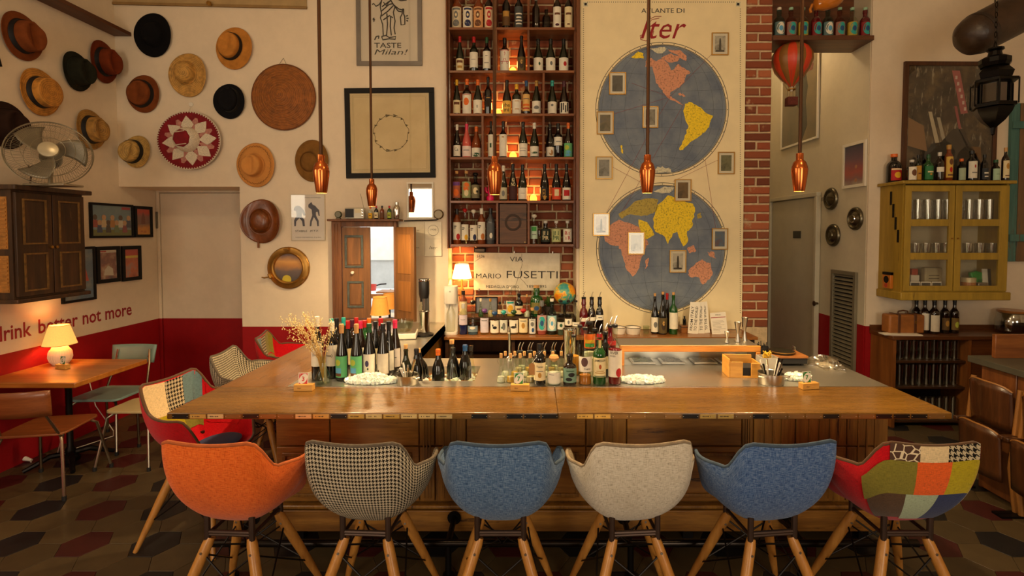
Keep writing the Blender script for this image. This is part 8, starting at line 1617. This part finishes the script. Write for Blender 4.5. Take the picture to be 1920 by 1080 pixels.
# ---------------------------------------------------------------- low wooden unit with glass shelves
UF = 4.71; ux0 = pX(1680, UF); ux1 = XR-.006; uz = pZ(630, UF)
t = T('glass_rack_counter', 'low dark wooden counter with open shelves of glasses below the yellow cabinet', 'counter', (0, 0, 0)); M_UNIT = wood('unit_wood', (70, 38, 16), (118, 70, 32), 0, .9, .4, .2); UD = RW-.004
B().box(ux0-.015, UF-.015, uz-.035, ux1, UD, uz).ob('top_board', M_UNIT, t, bev=.004); B().box(ux0-.015, UD-.02, uz, ux1, UD, uz+.05).ob('upstand', M_UNIT, t)
ue = pX(1822, UF)
for x in (ux0, ue): B().box(x, UF, 0, x+.03, UD, uz-.035).ob('side_board', wood('unit_side', (96, 54, 22), (140, 86, 38), 2, .9, .45), t)
ush = [pZ(678, UF), pZ(727, UF), pZ(790, UF)]
for z_ in ush: B().box(ux0+.03, UF+.02, z_-.018, ue, UD, z_).ob('shelf_board', M_DARKW, t)
B().box(ux0+.03, UD-.012, .03, ue, UD, uz-.035).ob('back_board', mat('unit_back', (46, 30, 20), .7), t); B().box(ue+.03, UF+.01, 0, ux1, UF+.03, uz-.036).ob('front_panel', M_UNIT, t)
for r_, (z_, n_, hgt, st) in enumerate(((ush[0], 10, .088, 2), (ush[1], 10, .2, 1), (ush[2], 10, .2, 1))):
    for k in range(n_):
        x = lerp(ux0+.065, ue-.05, k/(n_-1))
        for s_ in range(st): glassobj(['stacked tumbler on the top shelf of the low counter', 'tall glass on the middle shelf of the low counter', 'tall glass on the lower shelf of the low counter'][r_], x, UF+.09, z_+.0005+s_*(hgt+.001), .032, hgt, 'glasses in the low counter')
# things on the unit
t = T('leather_case', 'small tan leather suitcase standing on the low counter', 'case', (pX(1697, 4.86), 4.86, uz)); wv = 66*4.9/F/2; M_CASE = mat('tan_leather_case', (150, 92, 40), .5, var=.25, vs=10, bump=.15)
B().box(-wv, -.06, .002, wv, .06, .185).ob('case_body', M_CASE, t, bev=.018, seg=3)
for x in (-wv*.45, wv*.45): B().box(x-.013, -.064, .0, x+.013, .064, .19).ob('strap', mat('dark_leather', (84, 48, 22), .5), t, bev=.003)
B().tube([(-.05, 0, .185), (-.045, 0, .21), (0, 0, .218), (.045, 0, .21), (.05, 0, .185)], .007, 8).ob('handle', mat('dark_leather', (84, 48, 22), .5), t); B().box(wv*.4, -.068, .1, wv*.5, -.064, .125).ob('buckle', M_BRS, t)
t = T('paper_pad', 'white paper pad lying before the leather suitcase', 'paper', (pX(1694, 4.77), 4.775, uz), R(-6)); B().box(-.17, -.05, 0, .17, .05, .008).ob('pad', M_LEAFLET, t); B().box(-.172, -.052, .008, .168, .05, .010).ob('top_sheet', M_MATW, t, rot=(0, 0, R(2)))
for px, Y, lab, ds in ((1722, 4.972, None, 'plain brown beer bottle behind the leather suitcase'), (1738, 4.86, (.1, .6, 'white', []), 'brown bottle with white label beside the suitcase'), (1756, 4.82, (.08, .56, (206, 196, 176), []), 'wide brown bottle with large pale label on the low counter'), (1776, 4.86, (.1, .46, (96, 70, 30), [('d', .5, .3, .8, 0, 'gold')]), 'brown bottle with gold picture label next to the pale label'), (1794, 4.86, (.1, .46, (110, 84, 30), [('d', .5, .2, .7, 0, 'lime')]), 'brown bottle with green gold label at the row end')):
    bottle(ds, pX(px, Y), Y, uz+.0004, pZ(562, Y)-uz, (19 if px != 1756 else 22)*Y/F*wf(px), 'bord', 'brown', ('cap', 'black'), lab, name='beer_bottle', group='brown bottles on the low counter')
t = T('cookie_jar', 'big glass jar with wooden lid and coffee beans on the low counter', 'jar', (pX(1905, 4.86), 4.86, uz)); B().lathe([(0, .001), (.1, .001), (.135, .03), (.14, .12), (.12, .19), (.11, .2), (.105, .2), (.115, .185), (.134, .12), (.13, .035), (.098, .008), (0, .008)], 32).ob('jar', GLS, t); B().lathe([(0, .2), (.12, .2), (.122, .215), (.118, .222), (0, .222)], 28).ob('lid', M_CTR, t); B().lathe([(0, .01), (.095, .01), (.125, .035), (.128, .09), (0, .096)], 26).ob('coffee_beans', mat('coffee_beans', (44, 24, 14), .6, var=.5, vs=80, bump=1, bs=70), t)
# ---------------------------------------------------------------- right-hand counter with folding wooden seats
rz_ = ZB; ra = at(1814, 666, Z=rz_); rx0 = ra.x; ry1 = ra.y
t = T('side_counter', 'wooden side counter with dark grey worktop near the folding seats', 'counter', (0, 0, 0)); M_SC = wood('side_counter_wood', (84, 44, 18), (134, 80, 36), 2, .9, .45, .15)
B().box(rx0, 2.2, rz_-.045, XR-.01, ry1, rz_).ob('worktop', mat('grey_worktop', (74, 70, 58), .45, var=.15), t, bev=.004)
for k in range(5): y_ = 2.25+k*(ry1-.06-2.25)/5; B().box(rx0+.05, y_+.004, .02, rx0+.08, y_+(ry1-.06-2.25)/5-.004, rz_-.046).ob('side_plank', M_SC, t, bev=.004)
B().box(rx0+.08, ry1-.06, 0, XR-.02, ry1-.035, rz_-.046).ob('end_panel', M_SC, t); B().box(rx0+.12, ry1-.09, rz_, XR-.02, ry1-.06, rz_+.17).ob('upstand_panel', wood('upstand_wood', (96, 50, 20), (140, 84, 36), 0, .9, .4, .2), t, bev=.003)
M_PLY = wood('dark_ply', (50, 26, 10), (88, 50, 22), 2, .9, .35, .3); M_PLYE = mat('pale_ply_edge', (140, 92, 40), .5, var=.2)
def cinema(label, y, x):
    t = T('folding_seat', label, 'seat', (x, y, 0), R(-90), 'folding wooden cinema seats')
    def panel(nm, z0_, z1_, dep, bow):
        o = B().grid(lambda u, v: (.32*(u-.5), dep-bow*(1-(2*u-1)**2)-.02*(v-.5), z0_+(z1_-z0_)*v-(.035*(2*u-1)**4 if v > .9 else 0)), 16, 6).ob(nm, M_PLY, t, smooth=60); s = o.modifiers.new('solid', 'SOLIDIFY'); s.thickness = .014; s.offset = 0
        B().tube([(.32*(u-.5), dep-bow*(1-(2*u-1)**2)-.01, z1_-.035*(2*u-1)**4+.001) for u in [i/16 for i in range(17)]], .0075, 6).ob('panel_edge', M_PLYE, o)
    panel('backrest', .53, .83, .0, .04); panel('folded_seat', .2, .54, -.07, .03)
    for s_ in (-1, 1):
        b = B(); b.tube([(s_*.175, .03, .82), (s_*.175, .0, .5), (s_*.175, -.02, .3), (s_*.175, .02, .012)], .017, 8); b.ob('side_frame', M_PLYE, t); B().box(s_*.175-.018, -.1, .5, s_*.175+.018, .02, .525).ob('armrest', M_PLY, t, bev=.005)
        B().box(s_*.175-.018, -.12, 0, s_*.175+.018, .05, .014).ob('floor_bar', M_IRON, t)
cinema('dark plywood folding cinema seat at the end of the side counter', 3.42, rx0-.03); cinema('dark plywood folding cinema seat in the middle of the side counter', 3.03, rx0-.03)

# made-up lamp hidden behind the high shelf, added to lift the dark corridor
t = T('added_corridor_fill', 'added fill lamp on the corridor ceiling, hidden behind the high shelf', 'fill lamp', ((CX1+CR)/2, 6.2, ZC)); B().lathe([(0, -.02), (.15, -.02), (.155, -.001), (0, -.001)], 26).ob('lamp_base', M_ALU, t); B().lathe([(.14, -.02), (.13, -.06), (.08, -.09), (0, -.1)], 26).ob('fill_dome', glow('corridor_fill_glow', (255, 214, 150), 1.5), t)
point('added_corridor_fill_light', ((CX1+CR)/2, 6.2, ZC-.2), 26, (1, .78, .48), .12)
